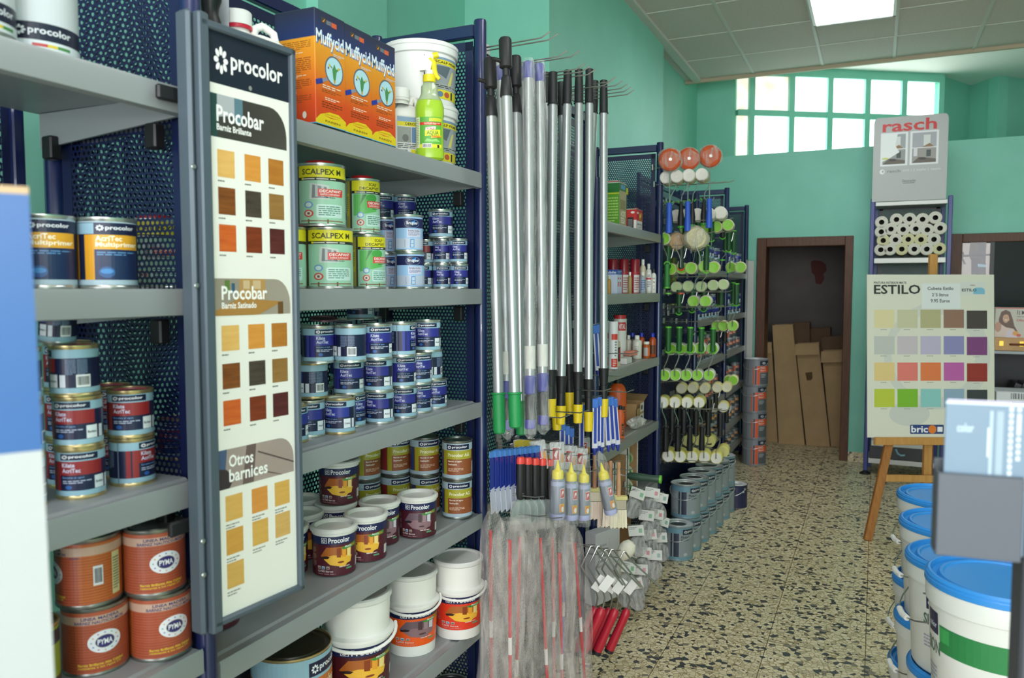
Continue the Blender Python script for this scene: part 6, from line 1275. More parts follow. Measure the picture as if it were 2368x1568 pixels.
for i, (px_, py_) in enumerate(pch):
    X = -1.02 + 0.05 * (px_ - 1480) / 60 + rr.uniform(-0.02, 0.02)
    p = onX(px_, py_, X); t = thing('pouch', 'clear pouch with a white card, ' + ['top left', 'top', 'top right', 'second tier left', 'second tier', 'second tier right', 'third tier left', 'middle of the heap', 'third tier right', 'fourth tier left', 'fourth tier', 'fourth tier right', 'fifth tier left', 'fifth tier', 'fifth tier right', 'lowest left', 'lowest right'][i] + ' of the heap by the floor', 'pouch', p, math.atan2(-p.x, p.y) + R(rr.uniform(-15, 25)), 'clear pouches with white cards')
    t.rotation_euler = (R(-18), R(rr.uniform(-8, 22)), t.rotation_euler.z)
    cw, chh = 0.075, 0.05
    part('card', MB().bbox(-cw / 2, -0.002, -chh, cw / 2, 0.002, 0, mat('d6d6d0', 0.5), 0.001), t, smooth=0)
    part('card_print', printmesh(MB(), [('r', 0.012, -0.036, 0.028, -0.016, ('7fb08a', 'c98a90', '8aa8a0')[i % 3]), ('m', -0.032, -0.02, 0.004, -0.006, 2, '8a8a8a')], lambda u, v, off: Vector((u, -0.0022 - off, v))), t, smooth=0)
    b_ = blob(0.042, 0.014, 0.05, i, film('b8b8b6', 0.5), n=14, k=8, amp=0.12); b_.v = [(x, y_ + 0.012, z_ - 0.15) for x, y_, z_ in b_.v]; part('plastic', b_, t, smooth=60)
for y_, z_ in ((3.55, 0.62), (3.9, 0.6), (4.15, 0.45)): hook(y_, z_, 0.14, 'steel peg hook carrying the clear pouches, ' + {3.55: 'left', 3.9: 'middle', 4.15: 'right'}[y_], 'hooks for the pouches')
# ================================================================ ROLLER DISPLAY (bay 4) and the far shelves
LIME = mat('85c42a', 0.45); GRN = mat('184c22', 0.5); GRN2 = mat('2c7a34', 0.5)
def fleece(c): return mat(c, 0.9, bump=0.25, bscale=260)
MC = {}
def mesh_once(k, fn):
    if k not in MC: MC[k] = fn()
    return MC[k]
RY = Matrix.Rotation(R(-90), 4, 'X')                      # +Z -> +Y
def sleeve_mesh(r, ln, c, wrap, capc):
    def f():
        a = MB(); a.lathe([(r * 0.86, 0.0), (r * 0.97, 0.003), (r, 0.008), (r, ln - 0.008), (r * 0.9, ln), (0, ln)], fleece(c), n=22, M=RY)
        w_ = MB(); w_.lathe([(r * 1.02, ln * 0.35), (r * 1.02, ln * 0.95)], mat(wrap, 0.4), n=22, M=RY, a0=0.3, a1=3.9)
        e = MB(); e.lathe([(0, 0.001), (r * 0.22, 0.001), (r * 0.22, -0.003), (r * 0.34, -0.003), (r * 0.34, 0.0005), (r * 0.86, -0.0015), (r * 0.9, 0.004)], mat(capc, 0.45), n=22, M=RY)
        return a.mesh('sleeve'), w_.mesh('wrapper'), e.mesh('end_cap')
    return mesh_once(('s', r, ln, c, wrap, capc), f)
def wire_mesh(up, r):
    def f():
        s = 1 if up else -1
        m = MB(); m.tube([(0, 0.01, 0), (0, -0.012, 0), (0, -0.014, s * 0.05), (0.012, -0.012, s * 0.075), (0.022, -0.01, s * 0.105), (0.022, -0.01, s * 0.15)], 0.0033, STEEL, n=7); return m.mesh('wire')
    return mesh_once(('w', up), f)
def handle_mesh(up, c, rim):
    def f():
        s = 1 if up else -1; z0 = 0.142 * s
        h_ = MB(); h_.lathe([(0, z0), (0.012, z0), (0.0165, z0 + s * 0.004), (0.015, z0 + s * 0.05), (0.0175, z0 + s * 0.10), (0.0165, z0 + s * 0.138), (0, z0 + s * 0.138)], mat(c, 0.5, bump=0.1, bscale=300), c=(0.022, -0.01, 0), n=16)
        e = MB(); e.lathe([(0.0178, z0 + s * 0.134), (0.0178, z0 + s * 0.142), (0, z0 + s * 0.142)], mat(rim, 0.4), c=(0.022, -0.01, 0), n=16)
        e.tube([(0.022 + 0.016 * math.cos(a), -0.010, z0 + s * 0.006 - s * 0.016 * math.sin(a)) for a in [math.pi * i / 8 for i in range(9)]], 0.0042, mat(rim, 0.4), n=7)
        return h_.mesh('handle'), e.mesh('handle_trim')
    return mesh_once(('h', up, c, rim), f)
def mini(px_, py_, X, label, r=0.033, ln=0.11, c='dcd8c4', wrap='c8d0c0', cap='85c42a', up=None, hc='184c22', rim='58b432', group='mini rollers on hooks', name='paint_roller', s=1):
    p = onX(px_, py_, X); t = thing(name, label, 'paint roller', p, R(6), group, s)
    a, w_, e = sleeve_mesh(r, ln, c, wrap, cap); part('sleeve', a, t); part('wrapper', w_, t); part('end_cap', e, t)
    if up is not None:
        part('wire', wire_mesh(up, r), t); h_, tr = handle_mesh(up, hc, rim); part('handle', h_, t); part('handle_trim', tr, t)
    return t
pos = ['leftmost', 'second from the left', 'third from the left', 'fourth from the left', 'rightmost', 'far right']
def row(xs, ys, Xs, what, **k):
    n = len(xs)
    for i, x in enumerate(xs):
        y = ys[i] if isinstance(ys, (list, tuple)) else ys
        nm = pos[i] if i < n - 1 else 'rightmost'
        mini(x, y, Xs[0] + (Xs[1] - Xs[0]) * (i / max(1, n - 1)), what + ', ' + nm, **k)
NF, FF = -1.10, -0.84
# orange foam discs in bags on long wires
for i, (px_, py_, X) in enumerate(((1549, 370, -1.05), (1592, 368, -0.97), (1642, 362, -0.87))):
    p = onX(px_, py_, X); t = thing('foam_disc_roller', 'round orange foam pad in a clear bag, ' + ('left', 'middle', 'right')[i] + ' of three above the white rollers', 'foam roller', p, R(20), 'bagged orange foam pads')
    m_ = MB(); m_.lathe([(0, -0.028), (0.05, -0.028), (0.060, -0.02), (0.062, 0), (0.060, 0.02), (0.05, 0.028), (0, 0.028)], mat('c4552c', 0.9, bump=0.4, bscale=180), n=32, M=RY); part('foam', m_, t)
    m_ = MB(); m_.lathe([(0, 0), (0.009, 0), (0.009, 0.004), (0, 0.005)], STEEL, n=12, M=Matrix.Translation((0, -0.029, 0)) @ RY); part('hub', m_, t)
    b_ = blob(0.068, 0.038, 0.069, i + 20, film('dcd4cc', 0.3), n=22, k=14, amp=0.06); b_.v = [(x, y_, z_ - 0.069) for x, y_, z_ in b_.v]; part('plastic_bag', b_, t, smooth=60)
    m_ = MB(); m_.tube([(0, 0.0, -0.03), (0.0, 0.0, -0.16), (0.0, 0.0, -0.25)], 0.0035, STEEL, n=7); part('wire', m_, t)
    m_ = MB(); m_.lathe([(0, -0.235), (0.014, -0.235), (0.0155, -0.24), (0.0145, -0.30), (0.018, -0.36), (0.0175, -0.40), (0, -0.40)], mat('2c58c0', 0.5), n=16); m_.tube([(0.026 * math.cos(a), 0, -0.228 - 0.02 * math.sin(a)) for a in [math.pi * k / 8 for k in range(9)]], 0.0025, STEEL, n=6); part('handle', m_, t)
row([1540, 1564, 1592, 1622], [410, 407, 405, 403], (-1.08, -0.90), 'white roller sleeve with yellow flecks above the blue handles', r=0.036, ln=0.12, c='e2ded2', wrap='d8c890', cap='d8d4cc', group='white sleeves at the top hook')
# black handles hanging head down
for i, (px_, py_) in enumerate(((1549, 470), (1575, 468), (1601, 465), (1628, 462))):
    p = onX(px_, py_, -1.07 + 0.05 * i); t = thing('roller_holder', 'roller frame with black handle and lime ends, ' + pos[i] + ' in the upper row', 'paint roller frame', p, R(10), 'black handled frames in the upper row')
    m_ = MB(); m_.tube([(0.03, 0.0, 0.12), (0.03, 0, 0.10), (0.024, 0, 0.075), (0.004, 0, 0.04), (0, 0, 0.0)], 0.003, STEEL, n=7); part('wire', m_, t)
    m_ = MB(); m_.lathe([(0, 0.004), (0.008, 0.004), (0.010, -0.01), (0.013, -0.05), (0.0185, -0.09), (0.017, -0.138), (0, -0.138)], PBK, n=16); part('handle', m_, t)
    m_ = MB(); m_.lathe([(0.0175, -0.134), (0.019, -0.136), (0.019, -0.145), (0, -0.145)], mat('3fa030', 0.4), n=16); m_.tube([(0.02 * math.cos(a), 0, 0.012 - 0.014 * math.sin(a)) for a in [math.pi * k / 8 for k in range(9)]], 0.004, mat('3fa030', 0.4), n=7); part('handle_trim', m_, t)
row([1563, 1587, 1612, 1638, 1665], [500, 498, 497, 495, 492], (-1.08, -0.86), 'white sleeve with yellow flecks in the second row', r=0.040, ln=0.13, c='e2ded2', wrap='d0d4cc', cap='dad6cc', group='white sleeves in the second row')
row([1585, 1631, 1656, 1683], [528, 525, 524, 520], (-1.02, -0.84), 'cream sleeve with lime green end under the second row', r=0.036, ln=0.12, c='d8d0b0', group='lime ended sleeves, third row')
# bagged lambswool rollers
for i, (px_, py_, r, X) in enumerate(((1565, 558, 0.052, -1.05), (1610, 550, 0.066, -0.92))):
    p = onX(px_, py_, X); t = thing('bagged_roller', ('smaller tan', 'larger pale')[i] + ' fleece roller wrapped in a clear bag', 'paint roller', p, R(15))
    m_ = MB(); m_.lathe([(0, -0.01), (r * 0.8, 0), (r * 0.97, 0.02), (r, 0.06), (r * 0.9, 0.11), (0, 0.125)], fleece(('c9a070', 'cfc8a0')[i]), n=22, M=RY); part('fleece', m_, t)
    b_ = blob(r * 1.12, 0.085, r * 1.12, 30 + i, film('e0dcc8', 0.38), n=22, k=14, amp=0.09); b_.v = [(x, y_ + 0.06, z_ - r * 1.12) for x, y_, z_ in b_.v]; part('plastic_bag', b_, t, smooth=60)
    part('wire', wire_mesh(False, r), t)
mini(1535, 552, -1.11, 'lime ended roller beside the blue post, wire hanging down', r=0.036, up=False, group='lime ended rollers, fourth row', hc='2c7a34')
row([1550, 1576, 1597, 1628, 1650], [622, 620, 620, 616, 618], (-1.10, -0.88), 'cream roller with lime green end in the fifth row', r=0.036, ln=0.12, c='d4cca8', group='lime ended rollers, fifth row')
row([1690, 1712], [618, 618], (-0.98, -0.86), 'cream roller with lime green end on the far hook, fifth row', r=0.040, ln=0.12, c='d8d0a8', group='lime ended rollers on the far hook')
def hframe(px_, py_, X, hc, rim, label, up=False, s=1):
    p = onX(px_, py_, X); t = thing('roller_holder', label, 'paint roller frame', p, R(8), 'frames with green or black handles', s)
    sg = 1 if up else -1
    m_ = mesh_once(('hf', up, hc, rim), lambda: (MB().lathe([(0, 0), (0.013, 0), (0.0165, -sg * 0.004), (0.0155, -sg * 0.06), (0.0175, -sg * 0.11), (0.0165, -sg * 0.142), (0, -sg * 0.142)], mat(hc, 0.5, bump=0.1, bscale=300), n=16).mesh('handle'),
        MB().lathe([(0.0178, 0 if up else -0.138), (0.0178, 0.006 if up else -0.146), (0, 0.006 if up else -0.146)], mat(rim, 0.4), n=16).tube([(0.016 * math.cos(a), -0.004, (-0.148 - 0.012 * math.sin(a)) if up else (0.006 - 0.014 * math.sin(a))) for a in [math.pi * k / 8 for k in range(9)]], 0.0045, mat(rim, 0.4), n=7).mesh('handle_trim'),
        MB().tube([(0, 0, -sg * 0.142 if up else 0), (0, 0, (-0.18 if up else 0.04)), (-0.02 if up else 0.02, 0, (-0.205 if up else 0.07)), (-0.025 if up else 0.03, 0, (-0.26 if up else 0.12))], 0.0032, STEEL, n=7).mesh('wire')))
    for nm, me in zip(('handle', 'handle_trim', 'wire'), m_): part(nm, me, t)
    return t
dk, lm = '184c22', '58b432'
for i, a in enumerate(((1617, 570, -0.98, dk, '6ecb34', 'dark green handle pointing down between the bagged rollers and the fifth row, left', True), (1634, 569, -0.92, dk, '6ecb34', 'dark green handle pointing down, tallest, right of the bagged rollers', True),
        (1646, 498, -0.92, '184c22', lm, 'dark green handle behind the rightmost blue one', True), (1585, 505, -1.02, '184c22', lm, 'dark green handle between the black ones, left', True), (1615, 505, -0.98, '184c22', lm, 'dark green handle between the black ones, right', True),
        (1671, 550, -0.90, '1c1c1e', lm, 'black handle below the third row, right', False), (1685, 580, -0.90, dk, '6ecb34', 'green handle on the second hook, right', False), (1697, 535, -0.92, dk, '6ecb34', 'green handle on the far hook, upper', True), (1678, 530, -0.98, dk, lm, 'green handle under the lime ended sleeves', True),
        (1545, 622, -1.10, dk, '6ecb34', 'green handle below the fifth row, leftmost', False), (1575, 622, -1.03, '24382c', 'd8402c', 'dark handle with red trim below the fifth row', False), (1557, 650, -1.12, '5c6a1e', '5c6a1e', 'olive handle against the panel', False),
        (1696, 655, -0.92, dk, '58b432', 'green handle on the far hook, lower', True), (1668, 655, -0.95, dk, '58b432', 'green handle behind the paired sleeves', True), (1660, 705, -0.98, '222624', lm, 'black handle below the paired sleeves', False), (1570, 725, -1.08, dk, lm, 'short green handle under the olive one', False),
        (1600, 720, -1.03, dk, lm, 'short green handle, centre', False), (1627, 718, -0.98, dk, lm, 'short green handle, right of centre', False),
        (1676, 790, -0.95, '1a1a1c', '1a1a1c', 'black handle at the right, mid height', False), (1660, 800, -1.0, '1a1a1c', '1a1a1c', 'black handle behind, mid height', False), (1655, 940, -0.95, '1a1a1c', '1a1a1c', 'black handle on the second hook, low', False), (1680, 975, -0.95, '1a1a1c', '1a1a1c', 'black handle on the far hook, low', False))):
    hframe(a[0], a[1], a[2], a[3], a[4], 'roller frame, ' + a[5], up=a[6])
row([1563, 1590, 1620, 1648, 1672], [664, 662, 663, 660, 658], (-1.10, -0.88), 'pale sleeve in the sixth row above the paired lime ones', r=0.034, ln=0.10, c='d6d2bc', cap='b4c890', group='sleeves in the sixth row')
for px_, X, w_ in ((1603, -1.0, 'left'), (1631, -0.92, 'right')): mini(px_, 697, X, 'lime ended roller of the pair in the middle of the display, ' + w_, r=0.036, ln=0.12, wrap='3f8a4a', up=None, group='paired lime ended rollers')
for px_, X, w_ in ((1657, -0.98, 'left'), (1672, -0.93, 'middle'), (1694, -0.86, 'right')): mini(px_, 754, X, 'cream roller with lime end on the farther hook, ' + w_, r=0.036, ln=0.11, c='dcd8a8', up=True if px_ == 1694 else None, group='cream rollers on the farther hook')
# row of green handles with lime ended rollers below them
xs5 = [(1547, 808), (1569, 808), (1591, 807), (1614, 806), (1643, 807)]
for i, (px_, py_) in enumerate(xs5): mini(px_ + 4, py_, -1.10 + 0.055 * i, 'white roller with lime end just under the green handles, ' + pos[i], r=0.036, ln=0.10, c='dcdcd0', group='lime ended rollers under the green handles')
for i, (px_, py_) in enumerate(((1536, 868), (1561, 868), (1586, 868), (1612, 868), (1639, 868))):
    mini(px_, py_, -1.10 + 0.052 * i, 'lime ended roller with its wire and green handle above it, ' + pos[i], r=0.034, ln=0.11, c='dcdccc', wrap='4a8a50', up=True, hc='1a5a22', rim='5cc02c', group='rollers with upright green handles')
row([1575, 1601, 1629, 1658, 1680], [899, 898, 899, 897, 896], (-1.08, -0.86), 'cream sleeve with white end behind the low row', r=0.033, ln=0.10, c='dcd090', cap='cfcab0', group='cream sleeves, low row')
for px_, X, w_ in ((1684, -0.94, 'left'), (1695, -0.86, 'right')): mini(px_, 880, X, 'lime ended sleeve at the right of the low rows, ' + w_, r=0.034, ln=0.10, c='d8d4a0', group='lime ended sleeves, low right')
for i, (px_, py_) in enumerate(((1532, 931), (1560, 931), (1588, 931), (1616, 931))):
    mini(px_, py_, -1.11 + 0.055 * i, 'cream roller with white end and black handle below it, ' + pos[i], r=0.036, ln=0.11, c='e0d47c', cap='e2e0d8', wrap='3a4a7a', up=False, hc='161618', rim='161618', group='rollers with black handles hanging down')
for px_, X, w_ in ((1650, -0.98, 'left'), (1672, -0.90, 'right')): mini(px_, 942, X, 'cream sleeve right of the black handled rollers, ' + w_, r=0.036, ln=0.11, c='e0d68a', cap='e2e0d8', wrap='b8b890', group='cream sleeves right of the black handles')
for i, px_ in enumerate((1570, 1598, 1626, 1640)): hframe(px_, 975, -1.09 + 0.05 * i, '161618', '161618', 'roller frame with black handle in the back of the lowest rows, ' + pos[i], up=False)
for i, (px_, py_) in enumerate(((1545, 1055), (1572, 1056), (1600, 1057), (1628, 1058), (1656, 1060))):
    mini(px_, py_, -1.09 + 0.055 * i, 'cream roller with white end in the lowest row, ' + pos[i], r=0.038, ln=0.12, c='e4d878', cap='e2e0d8', wrap='dcd48c', up=True, hc='161618', rim='161618', group='cream rollers in the lowest row')
row([1590, 1615, 1640, 1672], [1020, 1018, 1022, 1045], (-1.06, -0.88), 'cream roller heaped behind the lowest row', r=0.038, ln=0.12, c='e2d67a', cap='dcd48c', wrap='dcd48c', group='cream rollers heaped behind')
# hooks under the rows
for k, (py_, w_) in enumerate(((425, 'top'), (510, 'second'), (540, 'third'), (640, 'under the fifth row'), (676, 'under the sixth row'), (710, 'under the paired rollers'), (745, 'above the green handles'), (820, 'under the green handles'), (948, 'under the black handled rollers'), (1070, 'lowest'))):
    for j, y_ in enumerate((4.62, 4.95, 5.25)):
        p = onX(1640, py_, -0.86); hook(y_, EYE + (p.z - EYE) * (y_ / p.y), 0.29, 'steel peg hook of the roller display, ' + w_ + ', ' + ('near', 'middle', 'far')[j], 'hooks of the roller display', rise=0.012, r=0.0028)
# plastic display strip at the end of the far shelves and small stock
def grayc(key, band, r=0.0375, h_=0.09):
    return lambda: can_meshes(key, r, h_, [('r', -180, 0, 180, 1, 'a9aeb2'), ('r', -180, 0.08, 180, 0.78, '7c8084'), ('r', -30, 0.08, -8, 0.78, band), ('r', -2, 0.5, 60, 0.78, band), ('r', -38, 0.08, -33, 0.78, band), ('r', 10, 0.80, 60, 0.97, NAVY), ('t', 'Pintura', 4, 0.64, 34, 0.72, 'f0e4dc'), ('t', 'Esmalte', 4, 0.54, 38, 0.62, 'f0e4dc'), ('r', -2, 0.10, 60, 0.46, '4c5054')] + flower(28, 0.885, 8, 0.05, 'e8e8ea'), tin=mat('a4a9ac', 0.35, 0.5))
CANS['go'] = grayc('go', 'd8622c'); SIZE['go'] = 0.0375; HT['go'] = 0.09
CANS['gy'] = grayc('gy', 'd89030'); SIZE['gy'] = 0.0375; HT['gy'] = 0.09
nb = 0
for bay, yb0_ in ((5, YS[5] + 0.08), (6, YS[6] + 0.08)):
    for k, z in enumerate(Z5):
        kinds = (('kb', 'navy'), ('kb', 'navy'), ('go', 'grey and orange'), ('go', 'grey and orange'), ('gy', 'grey and amber'), ('gy', 'grey and amber'))[k]
        for i in range(5 if bay == 6 else 8):
            for lv in range(2 if k != 5 else 1):
                if lv and (i + k) % 3 == 0: continue
                w_ = ('the bay past the rollers', 'the last bay by the doorway')[bay - 5]
                place(kinds[0], -1.165 - 0.004 * (i % 2), yb0_ + i * (0.125 if bay == 5 else 0.19) , z + 0.0906 * lv + 0.0006, 'small ' + kinds[1] + ' tin in ' + w_ + ', ' + ['top', 'second', 'third', 'fourth', 'fifth', 'lowest'][k] + ' shelf', off=10, group='small ' + kinds[1] + ' tins, ' + w_ + ', ' + ['top', 'second', 'third', 'fourth', 'fifth', 'lowest'][k] + ' shelf')
t = thing('sign_strip', 'narrow grey framed strip standing at the edge of the last shelf', 'display strip', (-1.09, 7.60, 0.83))
part('frame', MB().bbox(-0.02, -0.02, 0, 0.0, 0.02, 1.02, mat('8f9496', 0.35, 0.4), 0.003), t); part('insert', MB().bbox(0.0, -0.018, 0.01, 0.055, 0.018, 1.01, mat('b9bab4', 0.5), 0.002), t)
# ================================================================ PAILS ON THE FLOOR
def exterior(main='8f979c', top='6f97a8', band='2c3448', wtxt='Pintura'):
    return [('r', -180, 0, 180, 1, main), ('r', -180, 0.84, 180, 1, top), ('r', -180, 0, 180, 0.08, top), ('r', 12, 0.80, 62, 0.97, '1e2436')] + flower(24, 0.885, 8, 0.045, 'e4e6ea') + [('t', 'pro', 34, 0.85, 56, 0.92, 'e4e6ea'), ('r', -34, 0.08, -28, 0.84, band), ('r', -22, 0.08, -2, 0.84, band), ('t', wtxt, 6, 0.68, 44, 0.76, '20242c'), ('t', 'Export', 6, 0.58, 40, 0.66, '20242c'), ('m', -90, 0.2, -40, 0.75, 12, 'b4babe'), ('e', 24, 0.16, 8, 0.05, 'b8bcc0')]
def metalpail(key, r, h_, els, lidm='c8cccc', hole=True, tin=None, hcol='d8dada'):
    tn = tin or mat('8fa3ac', 0.35, 0.3); b = MB(); c = 0.003
    b.lathe([(0, 0.003), (r - c, 0.003), (r, 0.0), (r + c * 0.4, 0.004), (r, 0.008), (r, h_ - 0.008), (r + c, h_ - 0.004), (r + c, h_), (r - 0.001, h_)], tn, n=32)
    l = MB(); l.lathe([(r - 0.001, h_), (r - 0.003, h_ - 0.005), (r * 0.62, h_ - 0.006), (r * 0.60, h_ - 0.002), (r * 0.56, h_ - 0.002), (r * 0.54, h_ - 0.008)], mat(lidm, 0.4, 0.2), n=32); l.lathe([(r * 0.55, h_ - 0.008), (0, h_ - 0.009)], mat('3c4446' if hole else lidm, 0.4, 0.4), n=32)
    lab = printmesh(MB(), els, cylmap(r + 0.0002, 0.009, h_ - 0.009), 7)
    hd = MB(); a0 = R(-150); pts = []
    for i in range(13):
        a = math.pi * i / 12; x = (r + 0.006) * math.cos(a); y = -(r + 0.006) * math.sin(a); pts.append((x, y * 0.98, h_ * 0.84 - 0.055 * math.sin(a)))
    Mr = Matrix.Rotation(R(-20), 4, 'Z'); hd.tube(pts, 0.0018, mat(hcol, 0.3, 0.6), n=6, M=Mr)
    ears = [MB().lathe([(0.009, 0), (0.009, 0.003), (0.004, 0.006), (0, 0.006)], TIN, n=12, M=Mr @ Matrix.Translation((sg * (r), 0, h_ * 0.84)) @ Matrix.Rotation(R(90 * sg), 4, 'Y')).mesh('ear') for sg in (-1, 1)]
    return [('body', b.mesh('pail'), None), ('lid', l.mesh('pail_lid'), None), ('label', lab.mesh('pail_label', 30), None), ('handle', hd.mesh('handle'), None), ('ear', ears[0], None), ('ear', ears[1], None)]
CANS['ex'] = lambda: metalpail('ex', 0.088, 0.20, exterior()); SIZE['ex'] = 0.091; HT['ex'] = 0.20
CANS['exn'] = lambda: metalpail('exn', 0.078, 0.165, [('r', -180, 0, 180, 1, '27264c'), ('r', -90, 0.1, 0, 0.7, '2f2e58'), ('m', -60, 0.2, 10, 0.5, 4, '8a8ab4'), ('e', 60, 0.75, 8, 0.05, 'b8b8c8')], lidm='dcdcda', hole=False, tin=mat('27264c', 0.4)); SIZE['exn'] = 0.081; HT['exn'] = 0.165
def orangel():
    return [('r', -180, 0, 180, 1, '85898f'), ('r', 24, 0.80, 80, 0.98, '232c40')] + flower(45, 0.89, 10, 0.05, 'e4e6ea') + [('r', -8, 0.02, -2, 0.72, 'd8602c'), ('r', 2, 0.02, 8, 0.78, '2c3448'), ('r', 10, 0.02, 24, 0.78, 'e0582a'), ('r', 26, 0.52, 80, 0.78, 'e0582a'), ('t', 'Pintura', 28, 0.66, 56, 0.74, 'f2e0d4'), ('t', 'Export', 28, 0.55, 58, 0.63, 'f2e0d4'), ('r', 26, 0.04, 80, 0.50, '5a5f62'), ('r', -36, 0.02, -33, 0.9, '5a5f66'), ('m', 30, 0.3, 60, 0.46, 3, 'b8bcc0')]
CANS['or'] = lambda: metalpail('or', 0.104, 0.238, orangel(), lidm='d8dcde', hole=False, tin=mat('85898f', 0.4, 0.2)); SIZE['or'] = 0.108; HT['or'] = 0.238
# gray pails in a row along the shelving foot
pp = [(1531, 1603, 1298, 0, 1), (1542, 1615, 1268, 1, 2), (1560, 1630, 1245, 2, 2), (1578, 1648, 1222, 2, 2), (1593, 1662, 1200, 2, 2), (1610, 1676, 1182, 2, 2), (1622, 1688, 1165, 2, 2)]
for i, (l, r_, yb, _, n) in enumerate(pp):
    mid = (l + r_) / 2; p = onZ(mid, yb, 0); d = Vector((p.x, p.y, 0)).normalized(); p = p + d * 0.088
    if i: p = Vector((pprev.x + 0.012, pprev.y + 0.184, 0))
    pprev = p
    for k in range(n):
        place('ex', p.x - (0.01 if k else 0), p.y, 0.0006 + 0.2005 * k, 'grey and teal paint pail on the floor, ' + ['nearest, standing alone in front', 'first stack behind the lone one', 'second stack', 'third stack', 'fourth stack', 'fifth stack', 'last stack of the row'][i] + (', upper' if k else (', lower' if n > 1 else '')), cat='paint pail', name='paint_pail', off=6, group='grey and teal pails along the shelving')
p = onZ(1683, 1182, 0); p = p + Vector((p.x, p.y, 0)).normalized() * 0.08; place('exn', p.x, p.y, 0.0006, 'dark blue pail with white lid at the end of the grey row', cat='paint pail', name='paint_pail', off=-20)
p2 = p + Vector((-0.06, 0.17, 0))
for k in range(2): place('exn', p2.x, p2.y, 0.0006 + 0.1655 * k, 'dark blue pail behind the white lidded one, ' + ('lower', 'upper')[k], cat='paint pail', name='paint_pail', off=10)
p = onZ(1742, 1077, 0); p = p + Vector((p.x, p.y, 0)).normalized() * 0.104
for k in range(4): place('or', p.x + (0.004, 0.002, -0.004, 0.008)[k], p.y, 0.0006 + 0.2385 * k, 'grey pail with orange label beside the doorway, ' + ('bottom', 'second from the floor', 'third from the floor', 'top')[k] + ' of the stack', cat='paint pail', name='paint_pail', off=-6, group='grey pails with orange labels by the doorway')
# ================================================================ STOREROOM CARTONS
def leanbox(label, pts_t, pts_b, Y, dep, m, name='cardboard_box', flap=True, extra=None):
    """front face from pixels: top-left, top-right, bottom-left, bottom-right, on the plane y = Y"""
    tl, tr = [onY(*p, Y) for p in pts_t]; bl, br = [onY(*p, Y) for p in pts_b]; bl.z = br.z = 0.002
    t = thing(name, label, 'cardboard box', (bl.x, Y, 0), 0, 'tall cardboard boxes leaning in the storeroom'); o = Vector((bl.x, Y, 0)); mb = MB(); d = Vector((0, dep, 0))
    a = [bl - o, br - o, tr - o, tl - o]; b = [q + d for q in a]
    mb.add(a + b, [(0, 1, 2, 3), (7, 6, 5, 4), (0, 4, 5, 1), (1, 5, 6, 2), (3, 7, 4, 0)], m); part('carton', mb, t, smooth=0)
    if flap:
        f = MB(); k = 0.11; q = [a[3] + Vector((-0.004, -0.006, 0.0)), a[2] + Vector((0.004, -0.006, 0)), a[2] + Vector((0.006, -0.03, -k)), a[3] + Vector((-0.002, -0.03, -k))]
        q2 = [v + Vector((0, -0.003, 0)) for v in q]; f.add(q + q2, [(3, 2, 1, 0), (4, 5, 6, 7), (0, 1, 5, 4), (1, 2, 6, 5), (2, 3, 7, 6), (3, 0, 4, 7)], m); part('flap', f, t, smooth=0)
    if extra: part('hand_hole', MB().add([Vector((p_.x, Y - 0.002, p_.z)) - o for p_ in [onY(*e_, Y) for e_ in extra]], [tuple(range(len(extra)))], mat('5a4428', 0.9)), t, smooth=0)
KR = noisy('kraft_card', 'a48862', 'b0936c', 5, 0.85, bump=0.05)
YS_ = YB + 0.55
leanbox('tall cardboard box behind the left jamb, narrow', [(1762, 792), (1784, 792)], [(1768, 1018), (1799, 1018)], YS_ + 0.06, 0.15, KR)
leanbox('tallest cardboard box in the storeroom, leaning left', [(1786, 752), (1833, 751)], [(1801, 1022), (1861, 1022)], YS_, 0.2, KR, flap=False)
leanbox('cardboard box with a hand hole in the middle of the doorway', [(1840, 796), (1893, 794)], [(1865, 1020), (1920, 1020)], YS_ + 0.03, 0.2, KR, extra=[(1862, 862), (1878, 860), (1879, 874), (1876, 879), (1866, 880)])
leanbox('cardboard box with folded flap at the right jamb', [(1900, 813), (1960, 810)], [(1922, 1018), (1975, 1018)], YS_ + 0.06, 0.2, KR)
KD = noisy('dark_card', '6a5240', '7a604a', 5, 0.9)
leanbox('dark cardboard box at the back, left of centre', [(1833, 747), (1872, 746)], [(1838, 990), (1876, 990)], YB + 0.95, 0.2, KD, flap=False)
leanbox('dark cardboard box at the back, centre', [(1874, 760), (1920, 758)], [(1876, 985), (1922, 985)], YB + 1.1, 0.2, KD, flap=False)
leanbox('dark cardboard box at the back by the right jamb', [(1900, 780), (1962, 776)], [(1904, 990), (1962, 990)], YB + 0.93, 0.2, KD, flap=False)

# ================================================================ WALLPAPER RACK
pL = onZ(2003, 1095, 0); YR_ = min(pL.y, YB - 0.36); xl = onY(2012, 700, YR_).x; xr = onY(2190, 700, YR_).x; WR = xr - xl
hr_ = onY(2012, 460, YR_).z
t = thing('display_rack', 'narrow blue steel rack with perforated back holding wallpaper rolls', 'rack', (xl, YR_, 0))
for nm, x_, y_ in (('post', 0, 0), ('post', WR, 0), ('post', 0.03, 0.3), ('post', WR - 0.03, 0.3)):
    part(nm, MB().bbox(x_ - 0.017, y_ - 0.014, 0.0, x_ + 0.017, y_ + 0.014, hr_, mat('1c2c78', 0.35), 0.004), t)
for x_ in (0, WR): part('foot', MB().lathe([(0.045, 0), (0.045, 0.008), (0.012, 0.03), (0, 0.03)], BLACK, c=(x_, -0.01, 0), n=16), t)
zs = onY(2100, 596, YR_).z
def rsh(nm, z_, h_=0.045): part(nm, MB().bbox(0.02, -0.012, z_ - h_, WR - 0.02, 0.29, z_, SHELFZ, 0.003), t)
rsh('shelf', zs); rsh('top_bar', hr_ - 0.03, 0.035); rsh('shelf', 0.14)
